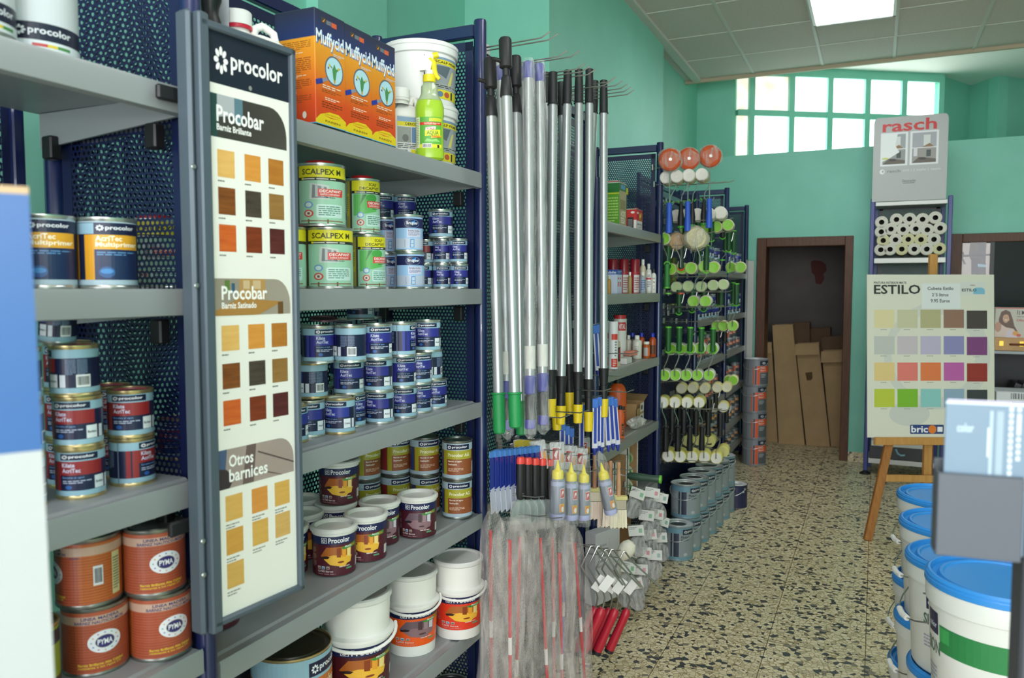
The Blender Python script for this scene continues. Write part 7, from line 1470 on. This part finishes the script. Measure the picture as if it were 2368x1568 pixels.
zb2 = onY(2100, 790, YR_).z; rsh('shelf', zb2)
bk = perf_mesh('back_panel', WR - 0.1, hr_ - 0.1, 0.0135, 0.33, mat('20242e', 0.4)); o = part('back_panel', bk, t); o.location = (0.05, 0.30, 0.05)
rolls = [(220, 1035, 0), (365, 1010, 0), (483, 1005, 0), (602, 1008, 0), (718, 993, 0), (205, 1122, 0), (315, 1097, 0), (425, 1100, 0), (540, 1095, 0), (645, 1103, 0), (762, 1088, 0), (245, 1200, 1), (357, 1193, 0), (472, 1190, 1), (587, 1192, 1), (705, 1190, 0), (203, 1285, 0), (307, 1280, 0), (413, 1278, 1), (527, 1278, 0), (640, 1278, 0), (760, 1273, 1)]
rws = [5, 6, 5, 6]; rown = ['top row', 'second row', 'third row', 'bottom row']; k = 0
RM = {}
def rollmesh(c):
    if c not in RM:
        m1 = mat(c, 0.6); a = MB(); r = 0.050
        a.lathe([(r * 0.42, 0.0), (r * 0.9, 0.0), (r, 0.004), (r, 0.27), (r * 0.4, 0.27)], m1, n=24, M=RY)
        for q in (0.55, 0.68, 0.8): a.lathe([(r * q, -0.0006), (r * (q + 0.03), -0.0006)], mat('b9b5a4', 0.6), n=24, M=RY)
        b = MB(); b.lathe([(r * 0.42, 0.0), (r * 0.40, 0.12), (0, 0.12)], mat('2a2620', 0.8), n=20, M=RY)
        RM[c] = (a.mesh('roll'), b.mesh('core'))
    return RM[c]
ri = 0
for rr_, n in enumerate(rws):
    for i in range(n):
        a, b_, yel_ = rolls[ri]; p = onY(1980 + a / 3.92, 250 + b_ / 3.92, YR_ - 0.03)
        # rest the pile: rows step up by a roll diameter from the shelf
        u = thing('wallpaper_roll', 'rolled wallpaper with ' + ('yellowish' if yel_ else 'white') + ' end, ' + rown[rr_] + ' of the pile, ' + (['leftmost', 'second from the left', 'third from the left', 'fourth from the left', 'fifth from the left', 'rightmost'][i] if i < n - 1 else 'rightmost'), 'wallpaper roll', (min(max(p.x, xl + 0.07), xr - 0.07), YR_ - 0.03, p.z), 0, 'wallpaper rolls in the rack')
        me = rollmesh('d2cd9c' if yel_ else 'd6d3c6'); part('roll', me[0], u); part('core', me[1], u); ri += 1
# grey cardboard header with red lettering
pw = xr - xl; yh = YR_ - 0.02
a = onY(2016, 470, yh); b_ = onY(2188, 458, yh); c_ = onY(2100, 268, yh); W_, H_ = b_.x - a.x, c_.z - a.z
t = thing('header_board', 'grey cardboard header with red lettering and two pictures above the wallpaper rack', 'sign', (a.x, yh, hr_ - 0.03 + 0.002), R(1.5))
t.location.z = hr_ - 0.028
H_ = c_.z - t.location.z
mb = MB(); n = 12; vs = []
prof = [(0, 0), (W_, 0), (W_, H_ * 0.94)] + [(W_ - 0.05 * W_ * (1 - math.cos(R(x_))), H_ * 0.94 + 0.06 * H_ * math.sin(R(x_))) for x_ in (30, 60, 90)] + [(0.05 * W_, H_)] + [(0.05 * W_ - 0.05 * W_ * math.sin(R(x_)), H_ * 0.94 + 0.06 * H_ * math.cos(R(x_))) for x_ in (30, 60, 90)]
mb.prism(prof, -0.003, 0.003, mat('b3b4b2', 0.5), M=Matrix.Rotation(R(90), 4, 'X')); part('board', mb, t, smooth=0)
ph = lambda u0, v0, u1, v1, s: [('r', u0, v0, u1, v1, 'e4e4e4'), ('r', u0 + 0.03, v0 + 0.02, u1 - 0.03, (v0 + v1) / 2 - 0.005, ('8d908c', '97928c')[s]), ('r', u0 + 0.03, (v0 + v1) / 2 + 0.005, u1 - 0.03, v1 - 0.02, ('9aa0a0', 'a4a6aa')[s]),
    ('r', u0 + 0.18, (v0 + v1) / 2 + 0.02, u0 + 0.27, v1 - 0.05, 'd4d6d2'), ('p', [(u0 + 0.03, v0 + 0.02), (u1 - 0.03, v0 + 0.02), (u1 - 0.03, v0 + 0.06), (u0 + 0.12, v0 + 0.09)], '5d5448'), ('r', u0 + 0.05, v0 + 0.1, u0 + 0.10, v0 + 0.2, 'd4d4d6'), ('e', u0 + 0.17, v0 + 0.07, 0.05, 0.015, '34302e'), ('r', u0 + 0.22, v0 + 0.09, u0 + 0.28, v0 + 0.17, '3a4644'), ('p', [(u0 + 0.16, (v0 + v1) / 2 + 0.005), (u1 - 0.06, (v0 + v1) / 2 + 0.005), (u1 - 0.12, (v0 + v1) / 2 + 0.05)], '8a6a44')]
e = [('t', 'rasch', 0.12, 0.825, 0.85, 0.965, 'c8322f')] + ph(0.10, 0.42, 0.47, 0.815, 0) + ph(0.50, 0.42, 0.88, 0.815, 1) + [('e', 0.13, 0.355, 0.035, 0.03, 'e4e4e4'), ('r', 0.13, 0.345, 0.15, 0.37, '9a9c9a'), ('t', 'rasch', 0.20, 0.34, 0.38, 0.375, '7c7e7e'), ('t', 'ıöö ı | style | taste', 0.41, 0.34, 0.92, 0.375, 'cfd0ce'), ('t', 'Decoración', 0.41, 0.22, 0.59, 0.25, '5c5e5e'), ('r', 0.42, 0.205, 0.58, 0.212, '5c5e5e'),
     ('p', [(0.11, 0.47), (0.11, 0.80), (0.33, 0.80), (0.30, 0.66), (0.36, 0.58), (0.20, 0.50)], 'e6e8e6'), ('e', 0.17, 0.51, 0.05, 0.012, 'c8cc70')]
part('print', printmesh(MB(), e, flatmap(0, 0, -0.0031, W_, H_)), t, smooth=0)
# lower contents of the rack
t = thing('magazine_box', 'red and white box of tape rolls on the bottom of the rack', 'box', (xl + 0.04, YR_ - 0.01, onY(2060, 1062, YR_).z))
zq = 0.142
t.location.z = zq + 0.105
part('carton', MB().bbox(0, 0, 0, 0.40, 0.2, 0.045, mat('cfd0cc', 0.5), 0.002), t, smooth=0); part('red_top', MB().bbox(0.03, 0.01, 0.046, 0.40, 0.19, 0.10, mat('a42830', 0.4), 0.002), t, smooth=0)
part('print', printmesh(MB(), [('t', 'Mectroc', 0.14, 0.055, 0.38, 0.095, 'e4d8d4'), ('m', 0.035, 0.06, 0.11, 0.09, 2, 'd8a8a4')], lambda u, v, off: Vector((u, 0.0095 - off, v))), t, smooth=0)
t2 = thing('black_box', 'black box with a pale ribbon on the bottom shelf of the rack', 'box', (xl + 0.03, YR_ - 0.01, zq + 0.0006)); part('carton', MB().bbox(0, 0, 0, 0.42, 0.22, 0.103, mat('191b20', 0.4), 0.002), t2, smooth=0)
m_ = MB(); m_.tube([(0.2, -0.006, 0.09), (0.215, -0.008, 0.055), (0.24, -0.01, 0.04), (0.27, -0.008, 0.045)], 0.008, mat('7fb4c0', 0.4), n=6); part('ribbon', m_, t2)

# ================================================================ EASEL WITH COLOUR CHART
pf = onZ(2003, 1250, 0); dE = depth(pf); rzE = YAW
OAK = noisy('easel_wood', '9a5f2a', 'ab7034', 12, 0.45, (5, 5, 0.7)); OAKL = noisy('easel_wood_pale', 'b98444', 'c8945260'[:6], 12, 0.45, (5, 5, 0.7))
def E3(px_, py_, dd=0): return at(px_, py_, dE + dd)
base = Vector((E3(2150, 1018, 0.04).x, E3(2150, 1018, 0.04).y, 0))
t = thing('easel', 'wooden easel holding the colour chart', 'easel', base); 
def rail(nm, a, b, w_, th, m):
    a, b = a - base, b - base; d = (b - a); L_ = d.length; z = d.normalized(); x = Vector(RT); x = (x - z * x.dot(z)).normalized(); y = z.cross(x)
    M = Matrix(((x.x, y.x, z.x, a.x), (x.y, y.y, z.y, a.y), (x.z, y.z, z.z, a.z), (0, 0, 0, 1))); return part(nm, MB().bbox(-w_ / 2, -th / 2, 0, w_ / 2, th / 2, L_, m, 0.003, M=M), t)
lf = E3(2006, 1250, 0); lf.z = 0.001
rail('leg', lf, E3(2058, 1014, 0.06), 0.05, 0.028, OAK)
rf_ = E3(2296, 1262, 0.0); rf_.z = 0.001; rail('leg', rf_, E3(2244, 1014, 0.06), 0.05, 0.028, OAK)
ct = E3(2158, 588, 0.10); cb = E3(2140, 1190, 0.10); cb = Vector((cb.x, cb.y, 0.10)); rail('centre_post', cb, ct, 0.05, 0.028, OAKL)
bkft = E3(2150, 1130, 0.62); bkft.z = 0.001; rail('leg', bkft, E3(2158, 640, 0.15), 0.035, 0.025, OAK)
rail('ledge', E3(2022, 1020, 0.0), E3(2292, 1020, 0.0), 0.02, 0.05, OAKL)
rail('crossbar', E3(2030, 1105, 0.05), E3(2280, 1110, 0.05), 0.045, 0.02, OAKL)
BB = E3(2005, 1013, 0.01); WbE = (2303 - 2008) * dE / FPX; HbE = onX(2008, 636, 1).z if False else (E3(2016, 636, 0.06).z - BB.z)
t = thing('colour_chart', 'large cream colour chart board with twenty paint swatches standing on the easel', 'colour chart', BB + Vector((0, 0, 0.004)), rzE); t.rotation_euler = (R(-4), 0, rzE)
part('board', MB().bbox(0, -0.004, 0, WbE, 0.004, HbE, mat('dcdacb', 0.5), 0.001), t, smooth=0)
sw = [['dfd3a4', 'c9c5a4', 'b5ae84', '94705f', '4d4341'], ['c2c3bd', 'c8bdc4', 'bcb3cc', '8d8bbb', '80447c'], ['e3c687', 'e07a70', 'e07a48', 'bc5fa6', '98322c'], ['bac63e', '7cb52c', '8cc6c2', '8fa9c0', '3c4042']]
e = [('e', 0.55, 0.5, 0.42, 0.33, 'd0d0c8'), ('e', 0.52, 0.5, 0.33, 0.26, 'dcdacb'), ('e', 0.33, 0.145, 0.16, 0.075, 'cbccc6')]
for i in range(4):
    for j in range(5):
        u0 = 0.055 + j * 0.182; v0 = 0.672 - i * 0.162 - (0.0 if j < 4 else 0.005)
        e += [('r', u0, v0, u0 + 0.16, v0 + 0.112, sw[i][j]), ('m', u0 + 0.05, v0 - 0.014, u0 + 0.12, v0 - 0.006, 1, '9a9a92')]
e += [('t', 'PINTURA INTERIOR MATE', 0.055, 0.943, 0.31, 0.957, '3a3a3a'), ('t', 'ESTILO', 0.055, 0.88, 0.42, 0.938, '2a2a2c'), ('r', 0.43, 0.79, 0.735, 0.945, 'dfe2e2'), ('t', 'Cubeta Estilo', 0.475, 0.905, 0.68, 0.925, '4a4a4e'), ('t', "2´5 litros", 0.51, 0.866, 0.64, 0.886, '4a4a4e'), ('t', '9.95 Euros', 0.50, 0.828, 0.65, 0.85, '4a4a4e'),
      ('r', 0.73, 0.875, 0.93, 0.955, 'd6d8d2'), rnd(0.835, 0.88, 0.925, 0.92, 0.03, 0.02, '7fb8d0', 'cd'), ('t', 'ESTILO', 0.745, 0.896, 0.86, 0.914, '2a2a2c'), ('t', 'mko', 0.81, 0.93, 0.85, 0.94, '9a5a50'),
      rnd(0.335, 0.022, 0.60, 0.078, 0.01, 0.006, '2c3f7a'), ('t', 'bric', 0.345, 0.03, 0.475, 0.072, 'f0f0f2'), ('e', 0.51, 0.05, 0.032, 0.026, 'e07a2a'), ('r', 0.55, 0.035, 0.59, 0.065, 'f0f0f2')]
part('print', printmesh(MB(), e, flatmap(0, 0, -0.0041, WbE, HbE), None, 0.5), t, smooth=0)

# ================================================================ BLUE LIDDED BUCKETS
def bucketlab():
    return [('r', -66, 0.74, -48, 0.96, '262a48'), ('t', 'color', -64, 0.80, -50, 0.86, 'c8ccd8'), ('r', -46, 0.60, 36, 0.86, '2a7a44'), ('r', -46, 0.70, -34, 0.84, '3a9a54'), ('t', 'SION', -70, 0.54, -46, 0.68, '4f6a5c'), ('m', -70, 0.25, -52, 0.42, 4, '9a9ab0'), ('r', -52, 0.12, -36, 0.30, 'd4d4d2'), ('m', -50, 0.14, -38, 0.28, 3, '8a8a8c'), ('r', -24, 0.06, -6, 0.18, 'c4c4c4'), ('b', -22, 0.07, -8, 0.17, '4a4a4c'), ('m', 26, 0.06, 50, 0.2, 3, 'a0a0a0')]
def bucket_meshes(R_, h_, hrot=-95):
    b = MB(); rb = R_ * 0.84; M0 = mat('d6d7d2', 0.4)
    b.lathe([(0, 0.004), (rb - 0.008, 0.004), (rb - 0.004, 0), (rb, 0.006), (R_ * 0.935, h_ * 0.79), (R_ * 0.975, h_ * 0.80), (R_ * 0.985, h_ * 0.93), (R_ * 0.96, h_ - 0.012)], M0, n=44)
    l = MB(); BL_ = mat('2f86d0', 0.35)
    l.lathe([(R_ * 0.985, h_ * 0.925), (R_ * 1.0, h_ * 0.93), (R_ * 1.0, h_ * 0.965), (R_ * 0.985, h_ * 0.97), (R_ * 0.985, h_ * 0.985), (R_ * 0.95, h_), (R_ * 0.92, h_), (R_ * 0.90, h_ - 0.012), (R_ * 0.84, h_ - 0.014), (R_ * 0.80, h_ - 0.006), (R_ * 0.76, h_ - 0.006), (R_ * 0.74, h_ - 0.010), (0, h_ - 0.010)], BL_, n=44)
    lab = printmesh(MB(), bucketlab(), cylmap(lambda v: rb + (R_ * 0.935 - rb) * (0.05 + 0.9 * v) + 0.0006, h_ * 0.06, h_ * 0.77), 6)
    hd = MB(); pts = []
    for i in range(17):
        a = math.pi * i / 16; x = (R_ + 0.012) * math.cos(a); y = -(R_ + 0.012) * math.sin(a); pts.append((x, y * 0.97, h_ * 0.72 - 0.085 * math.sin(a) ** 1.2))
    Mr = Matrix.Rotation(R(hrot), 4, 'Z'); hd.tube(pts, 0.0022, STEEL, n=6, M=Mr)
    g = MB(); g.tube(pts[7:10], 0.008, WHITE, n=10, M=Mr)
    return [('body', b.mesh('bucket'), None), ('lid', l.mesh('bucket_lid'), None), ('label', lab.mesh('bucket_label', 30), None), ('handle', hd.mesh('handle'), None), ('grip', g.mesh('grip'), None)]
CANS['bk'] = lambda: bucket_meshes(0.152, 0.2945); SIZE['bk'] = 0.160; HT['bk'] = 0.2945
CANS['bkf'] = lambda: bucket_meshes(0.154, 0.3175, 170); SIZE['bkf'] = 0.162; HT['bkf'] = 0.3175
for k_, (px_, Z_, kd, w_) in enumerate(((2341, 1.675, 'bkf', 'nearest stack, label to the front'), (2272, 2.0, 'bk', 'second stack from the front'), (2228, 2.31, 'bk', 'third stack, behind the grey card holder'), (2200, 2.625, 'bk', 'farthest stack, below the easel'))):
    p = at(px_, 668, Z_)
    for lv in range(3):
        hh = HT[kd]; place(kd, p.x + 0.006 * ((lv * 7 + k_) % 3 - 1), p.y, 0.0006 + (hh + 0.0005) * lv, 'white paint bucket with blue lid, ' + w_ + ', ' + ['bottom one', 'middle one', 'top one'][lv], cat='bucket', name='paint_bucket', off=(-8 if kd == 'bkf' else 25), group='white buckets with blue lids')
# ================================================================ CARD HOLDER, right foreground
dH = 0.86
a = at(2163, 1283, dH); b_ = at(2362, 1283, 0.832); b_.z = a.z; W_ = (b_ - a).length; rzH = math.atan2(b_.y - a.y, b_.x - a.x); zt_ = at(2180, 1090, dH).z
t = thing('card_holder', 'grey card pocket in the right foreground', 'card holder', a, rzH)
H_ = zt_ - a.z; GR = mat('474c54', 0.5)
part('pocket', MB().bbox(0, 0, 0, W_, 0.004, H_, GR, 0.001), t, smooth=0); part('pocket_back', MB().bbox(0, 0.03, 0, W_, 0.034, H_ + 0.01, GR, 0.001), t, smooth=0); part('pocket_base', MB().box(0, 0.004, 0, W_, 0.03, 0.004, GR), t, smooth=0)
for x_ in (0, W_ - 0.003): part('pocket_side', MB().box(x_, 0.004, 0.004, x_ + 0.003, 0.03, H_, GR), t, smooth=0)
st = MB(); st.bbox(W_ + 0.003, 0.002, -a.z + 0.012, W_ + 0.10, 0.05, H_ + 0.03, mat('3a3d44', 0.5), 0.003); part('stand_column', st, t, smooth=0)
part('stand_foot', MB().bbox(W_ - 0.08, -0.12, -a.z + 0.001, W_ + 0.18, 0.16, -a.z + 0.012, mat('3a3d44', 0.5), 0.003), t, smooth=0)
ch = (1090 - 928) * dH / FPX
for i, (x0_, x1_, c_, dz, w_) in enumerate(((0.006, 0.087, '62788a', 0, 'front grey blue card with pale lettering'), (0.008, 0.089, 'b9b4c8', 0.002, 'second card in the pocket, pale top edge'), (0.010, 0.088, 'c9bc62', 0.0015, 'third card in the pocket, yellow edge'))):
    u = thing('colour_card', w_, 'colour card', a + Matrix.Rotation(rzH, 3, 'Z') @ Vector((x0_, 0.006 + 0.004 * i, 0.005)), rzH, 'paint colour cards in the grey pocket')
    part('card', MB().bbox(0, 0, 0, x1_ - x0_, 0.0022, H_ + ch + dz - 0.004, mat(c_, 0.4), 0.0006), u, smooth=0)
    if i == 0:
        e = [('m', 0.50, 0.55, 0.56, 0.96, 1, 'c9d4dc')] + [('r', 0.52 + 0.0 * k, 0.53, 0.56, 0.95, '93a6b2'), ('r', 0.60, 0.53, 0.68, 0.95, '8396a2')]
        for v in [0.53 + 0.042 * k for k in range(11)]: e += [('r', 0.74, v, 0.79, v + 0.032, 'b4bec8'), ('r', 0.83, v + 0.1 if v < 0.8 else v, 0.88, v + 0.13 if v < 0.8 else v + 0.03, 'b4bec8')]
        e += [('t', 'color', 0.14, 0.80, 0.34, 0.86, 'a9bcc8'), ('r', 0.0, 0.985, 1.0, 1.0, 'b4bec8')]
        part('print', printmesh(MB(), e, flatmap(0, 0, -0.0002, x1_ - x0_, H_ + ch - 0.004)), u, smooth=0)
u = thing('colour_card', 'mauve card behind the stand at the right edge of the photo', 'colour card', a + Matrix.Rotation(rzH, 3, 'Z') @ Vector((W_ - 0.004, 0.037, 0.003)), rzH); part('card', MB().bbox(0, 0, 0, 0.12, 0.004, H_ + ch * 0.85, mat('8a86a4', 0.5), 0.001), u, smooth=0); part('support_clip', MB().bbox(0.0, -0.003, 0, 0.004, 0.004, 0.03, GR, 0.0005), u, smooth=0)
# ================================================================ DARK CABINET BY THE SECOND DOOR
YCb = 6.9
x0c = onY(2290, 900, YCb).x; zc1 = onY(2330, 812, YCb).z; zc2 = onY(2330, 962, YCb).z
t = thing('shelf_cabinet', 'dark open cabinet below the glazed door holding the paint case and albums', 'cabinet', (x0c, YCb, 0)); DK = mat('12151a', 0.5)
Wc = 1.1
for nm, bb_ in (('side_panel', (0, 0, 0, 0.02, 0.4, zc1)), ('side_panel', (Wc - 0.02, 0, 0, Wc, 0.4, zc1)), ('shelf', (0.02, 0, zc2 - 0.025, Wc - 0.02, 0.39, zc2)), ('top_shelf', (0, -0.005, zc1 - 0.022, Wc, 0.4, zc1)), ('bottom_shelf', (0.02, 0.0, 0.06, Wc - 0.02, 0.39, 0.08)), ('back', (0.02, 0.385, 0.08, Wc - 0.02, 0.4, zc1 - 0.022))):
    part(nm, MB().bbox(*bb_, DK if nm != 'top_shelf' else mat('9aa0a4', 0.4), 0.002), t, smooth=0)
xa = onY(2300, 800, YCb).x
t = thing('wooden_case', 'wooden paint case with leather handle and brass clasps', 'case', (xa, YCb + 0.02, zc1 + 0.0006)); hc = onY(2320, 781, YCb).z - zc1
part('case_body', MB().bbox(0, 0, 0, 0.5, 0.25, hc, noisy('pine', 'b58544', 'c39350', 10, 0.4, (0.6, 5, 5)), 0.003), t)
for x_ in (0.03, 0.16): part('clasp', MB().bbox(x_, -0.005, hc * 0.35, x_ + 0.03, 0.0, hc * 0.75, mat('b8963c', 0.3, 0.8), 0.001), t)
m_ = MB(); m_.tube([(0.1, -0.005, hc * 0.5), (0.115, -0.018, hc * 0.5), (0.2, -0.022, hc * 0.5), (0.24, -0.005, hc * 0.5)], 0.008, mat('6a3418', 0.5), n=8); part('handle', m_, t)
hp_ = onY(2320, 712, YCb).z - zc1 - hc
t = thing('picture_box', 'white box with a red edge and a picture of a smiling brown haired woman', 'box', (xa, YCb + 0.03, zc1 + hc + 0.001)); PW = 0.5
part('carton', MB().bbox(0, 0, 0, PW, 0.22, hp_, mat('c6c0b4', 0.5), 0.001), t, smooth=0)
s_ = 1 / PW
def F(l): return [(a_ * 0.24, b2 * hp_) for a_, b2 in l]
e = [('r', 0, hp_ * 0.97, PW, hp_, 'c0302a'), ('p', F([(0.12, 0.35), (0.10, 0.62), (0.16, 0.86), (0.28, 0.93), (0.40, 0.86), (0.48, 0.60), (0.52, 0.40), (0.62, 0.20), (0.5, 0.05), (0.3, 0.3)]), '5c3a26'), ('p', F([(0.0, 0.04), (0.02, 0.40), (0.12, 0.48), (0.3, 0.34), (0.5, 0.30), (0.64, 0.1), (0.6, 0.02)]), 'd4bcb0'), ('e', 0.07, hp_ * 0.64, 0.020, hp_ * 0.15, 'c99c80'), ('p', F([(0.19, 0.76), (0.40, 0.78), (0.38, 0.86), (0.28, 0.90), (0.2, 0.85)]), '5c3a26'),
     ('e', 0.064, hp_ * 0.66, 0.0022, hp_ * 0.012, '3a2a22'), ('e', 0.077, hp_ * 0.665, 0.0022, hp_ * 0.012, '3a2a22'), ('e', 0.071, hp_ * 0.585, 0.007, hp_ * 0.018, 'e8dcd6'), ('e', 0.021, hp_ * 0.35, 0.022, hp_ * 0.17, 'b98a70'), ('e', 0.088, hp_ * 0.60, 0.004, hp_ * 0.04, 'd8b040'), ('p', F([(0.3, 0.0), (0.34, 0.26), (0.52, 0.2), (0.66, 0.0)]), 'cfc0cc'), ('e', 0.135, hp_ * 0.14, 0.02, hp_ * 0.08, 'd89a3a'), ('e', 0.155, hp_ * 0.08, 0.015, hp_ * 0.05, 'c84a3a'),
     ('t', 'MIR', 0.17, hp_ * 0.78, 0.25, hp_ * 0.90, '2a2a2c'), ('r', 0.14, hp_ * 0.78, 0.145, hp_ * 0.92, '3a3a3c'), ('r', 0.152, hp_ * 0.76, 0.157, hp_ * 0.9, '3a3a3c'), ('m', 0.14, hp_ * 0.68, 0.26, hp_ * 0.73, 1, '7a7a78'), ('t', 'Dibujo', 0.14, hp_ * 0.52, 0.21, hp_ * 0.63, 'b0402c')]
part('print', printmesh(MB(), e, lambda u, v, off: Vector((u, -off, v))), t, smooth=0)
for i, (px_, c_) in enumerate(((2323, '1c1e22'), (2341, '22252a'), (2356, '5a5e62'))):
    x_ = onY(px_, 900, YCb).x; t = thing('album', ('black album leaning on the cabinet shelf, left', 'black album leaning on the cabinet shelf, middle', 'grey album leaning on the cabinet shelf, right')[i], 'album', (x_, YCb + 0.05, zc2 + 0.001), 0, 'albums leaning on the cabinet shelf'); t.rotation_euler = (0, R(17), 0)
    part('cover', MB().bbox(0, 0, 0.016, 0.045, 0.25, 0.26, mat(c_, 0.35), 0.002), t); part('foot', MB().bbox(0.001, 0.001, 0.0, 0.044, 0.24, 0.016, mat('101114', 0.5), 0.001), t)
    part('spine_label', printmesh(MB(), [('r', 0.012, 0.12, 0.034, 0.2, ('8a8c90', '3a3e44', '2a3fa0')[i])], lambda u, v, off: Vector((u, -off, v))), t, smooth=0)
xq_ = onY(2302, 950, YCb - 0.35)
t = thing('packaged_goods', 'white packet with a bar code in front of the dark cabinet', 'packet', (xq_.x, YCb - 0.35, 0), 0)
zt3 = onY(2330, 906, YCb - 0.35).z
part('stand_box', MB().bbox(0, 0, 0, 0.4, 0.3, zt3 - 0.14, mat('c8c2a6', 0.6), 0.003), t); part('packet', MB().bbox(0, 0.0, zt3 - 0.139, 0.4, 0.28, zt3, mat('d8dadc', 0.35), 0.006), t)
part('bar_code', printmesh(MB(), [('b', 0.09, zt3 - 0.05, 0.22, zt3 - 0.008, '30343a'), ('r', 0.1, zt3 - 0.09, 0.24, zt3 - 0.07, '2a2e34'), ('r', 0.02, zt3 - 0.1, 0.4, zt3 - 0.097, '8a8c90')], lambda u, v, off: Vector((u, -off, v))), t, smooth=0)
# ================================================================ LEFT FOREGROUND DISPLAY
dL = 0.62; RL = R(60)
a = at(66, 432, dL); bt = at(134, 1568, dL); zsplit = at(95, 1050, dL).z
t = thing('floor_display', 'blue and white cardboard display stand in the left foreground', 'display stand', (a.x, a.y, 0), RL)
tw = (a - Vector((0, 0, 0))).z
Rz = Matrix.Rotation(-RL, 3, 'Z'); db = Rz @ (Vector((bt.x - a.x, bt.y - a.y, 0))); sl = db.x / (a.z - bt.z)
def dpart(nm, z0, z1, m, ins=0.0):
    mb = MB(); x1a, x1b = sl * (a.z - z0) - ins, sl * (a.z - z1) - ins
    vs = [(-0.34, 0.0 + ins, z0), (x1a, 0.0 + ins, z0), (x1a, 0.13, z0), (-0.34, 0.13, z0), (-0.34, 0.0 + ins, z1), (x1b, 0.0 + ins, z1), (x1b, 0.13, z1), (-0.34, 0.13, z1)]
    mb.add(vs, [(3, 2, 1, 0), (4, 5, 6, 7), (0, 1, 5, 4), (1, 2, 6, 5), (2, 3, 7, 6), (3, 0, 4, 7)], m); part(nm, mb, t, smooth=0)
dpart('lower_panel', 0.0, zsplit, mat('a6abab', 0.5)); dpart('upper_panel', zsplit, a.z - 0.006, mat('2c5890', 0.45)); dpart('cardboard_edge', a.z - 0.006, a.z, mat('b39a78', 0.7))
# every hanging tool gets the wire hook it hangs on
have = [(o.location.y, o.location.z) for o in bpy.data.objects if o.name.startswith('peg_hook')]
for o in [o for o in bpy.data.objects if o.parent is None and o.name.split('.')[0] in ('paint_roller', 'roller_holder', 'card_pack', 'slim_brush', 'blister_pack', 'foam_roller', 'foam_disc_roller', 'bagged_roller', 'glue_bottle', 'pouch', 'paint_brush', 'telescopic_pole', 'bagged_rod')]:
    x, y, z = o.location
    if o.name.startswith('telescopic_pole'):
        tp = max((o.matrix_world if False else Matrix.Translation(o.location)) @ Vector(c) for ch in o.children for c in ch.bound_box) if False else None
        continue
    zz_ = z - (0.036 if 'roller' in o.name and 'holder' not in o.name else -0.002); tip = x - (XF - 0.022) + 0.012
    if tip < 0.03: continue
    if any(abs(y - a) < 0.035 and abs(zz_ - b) < 0.02 for a, b in have): continue
    far = y > 4.42
    yy_ = min(max(y, YS[2] + 0.03), YS[5] - 0.03)
    hook(yy_, zz_ - 0.004, tip, 'thin steel hook carrying a hanging tool ' + ('in the roller display' if far else ('by the pouches' if y > 3.3 else 'under the telescopic poles')), 'thin hooks ' + ('of the rollers' if far else ('of the pouches' if y > 3.3 else 'under the poles')), r=0.0018, rise=0.008)
    have.append((y, zz_))
# neighbours that touch are nudged apart so that no two tins share space
for it in range(60):
    worst = 0
    for i, a in enumerate(LOG):
        for b in LOG[i + 1:]:
            if min(a[3] + a[4], b[3] + b[4]) - max(a[3], b[3]) < 0.004: continue
            d = math.hypot(a[0] - b[0], a[1] - b[1]); ov = a[2] + b[2] - d
            if ov > 0.0002:
                worst = max(worst, ov); ux, uy = ((b[0] - a[0]) / d, (b[1] - a[1]) / d) if d > 1e-5 else (1, 0)
                fa, fb = (0.25, 0.75) if math.hypot(a[0], a[1]) < math.hypot(b[0], b[1]) else (0.75, 0.25)
                a[0] -= ux * ov * fa; a[1] -= uy * ov * fa; b[0] += ux * ov * fb; b[1] += uy * ov * fb
    for a in LOG:
        a[0] = max(a[0], XR - 0.02 + a[2]) if a[0] < -0.5 and a[1] < 7.7 else a[0]
        if 1.1 < a[1] < 2.3: a[1] = min(max(a[1], 1.08 + a[2]), 2.166 - a[2])
    if worst < 0.0005: break
for a in LOG: a[5].location.x, a[5].location.y = a[0], a[1]
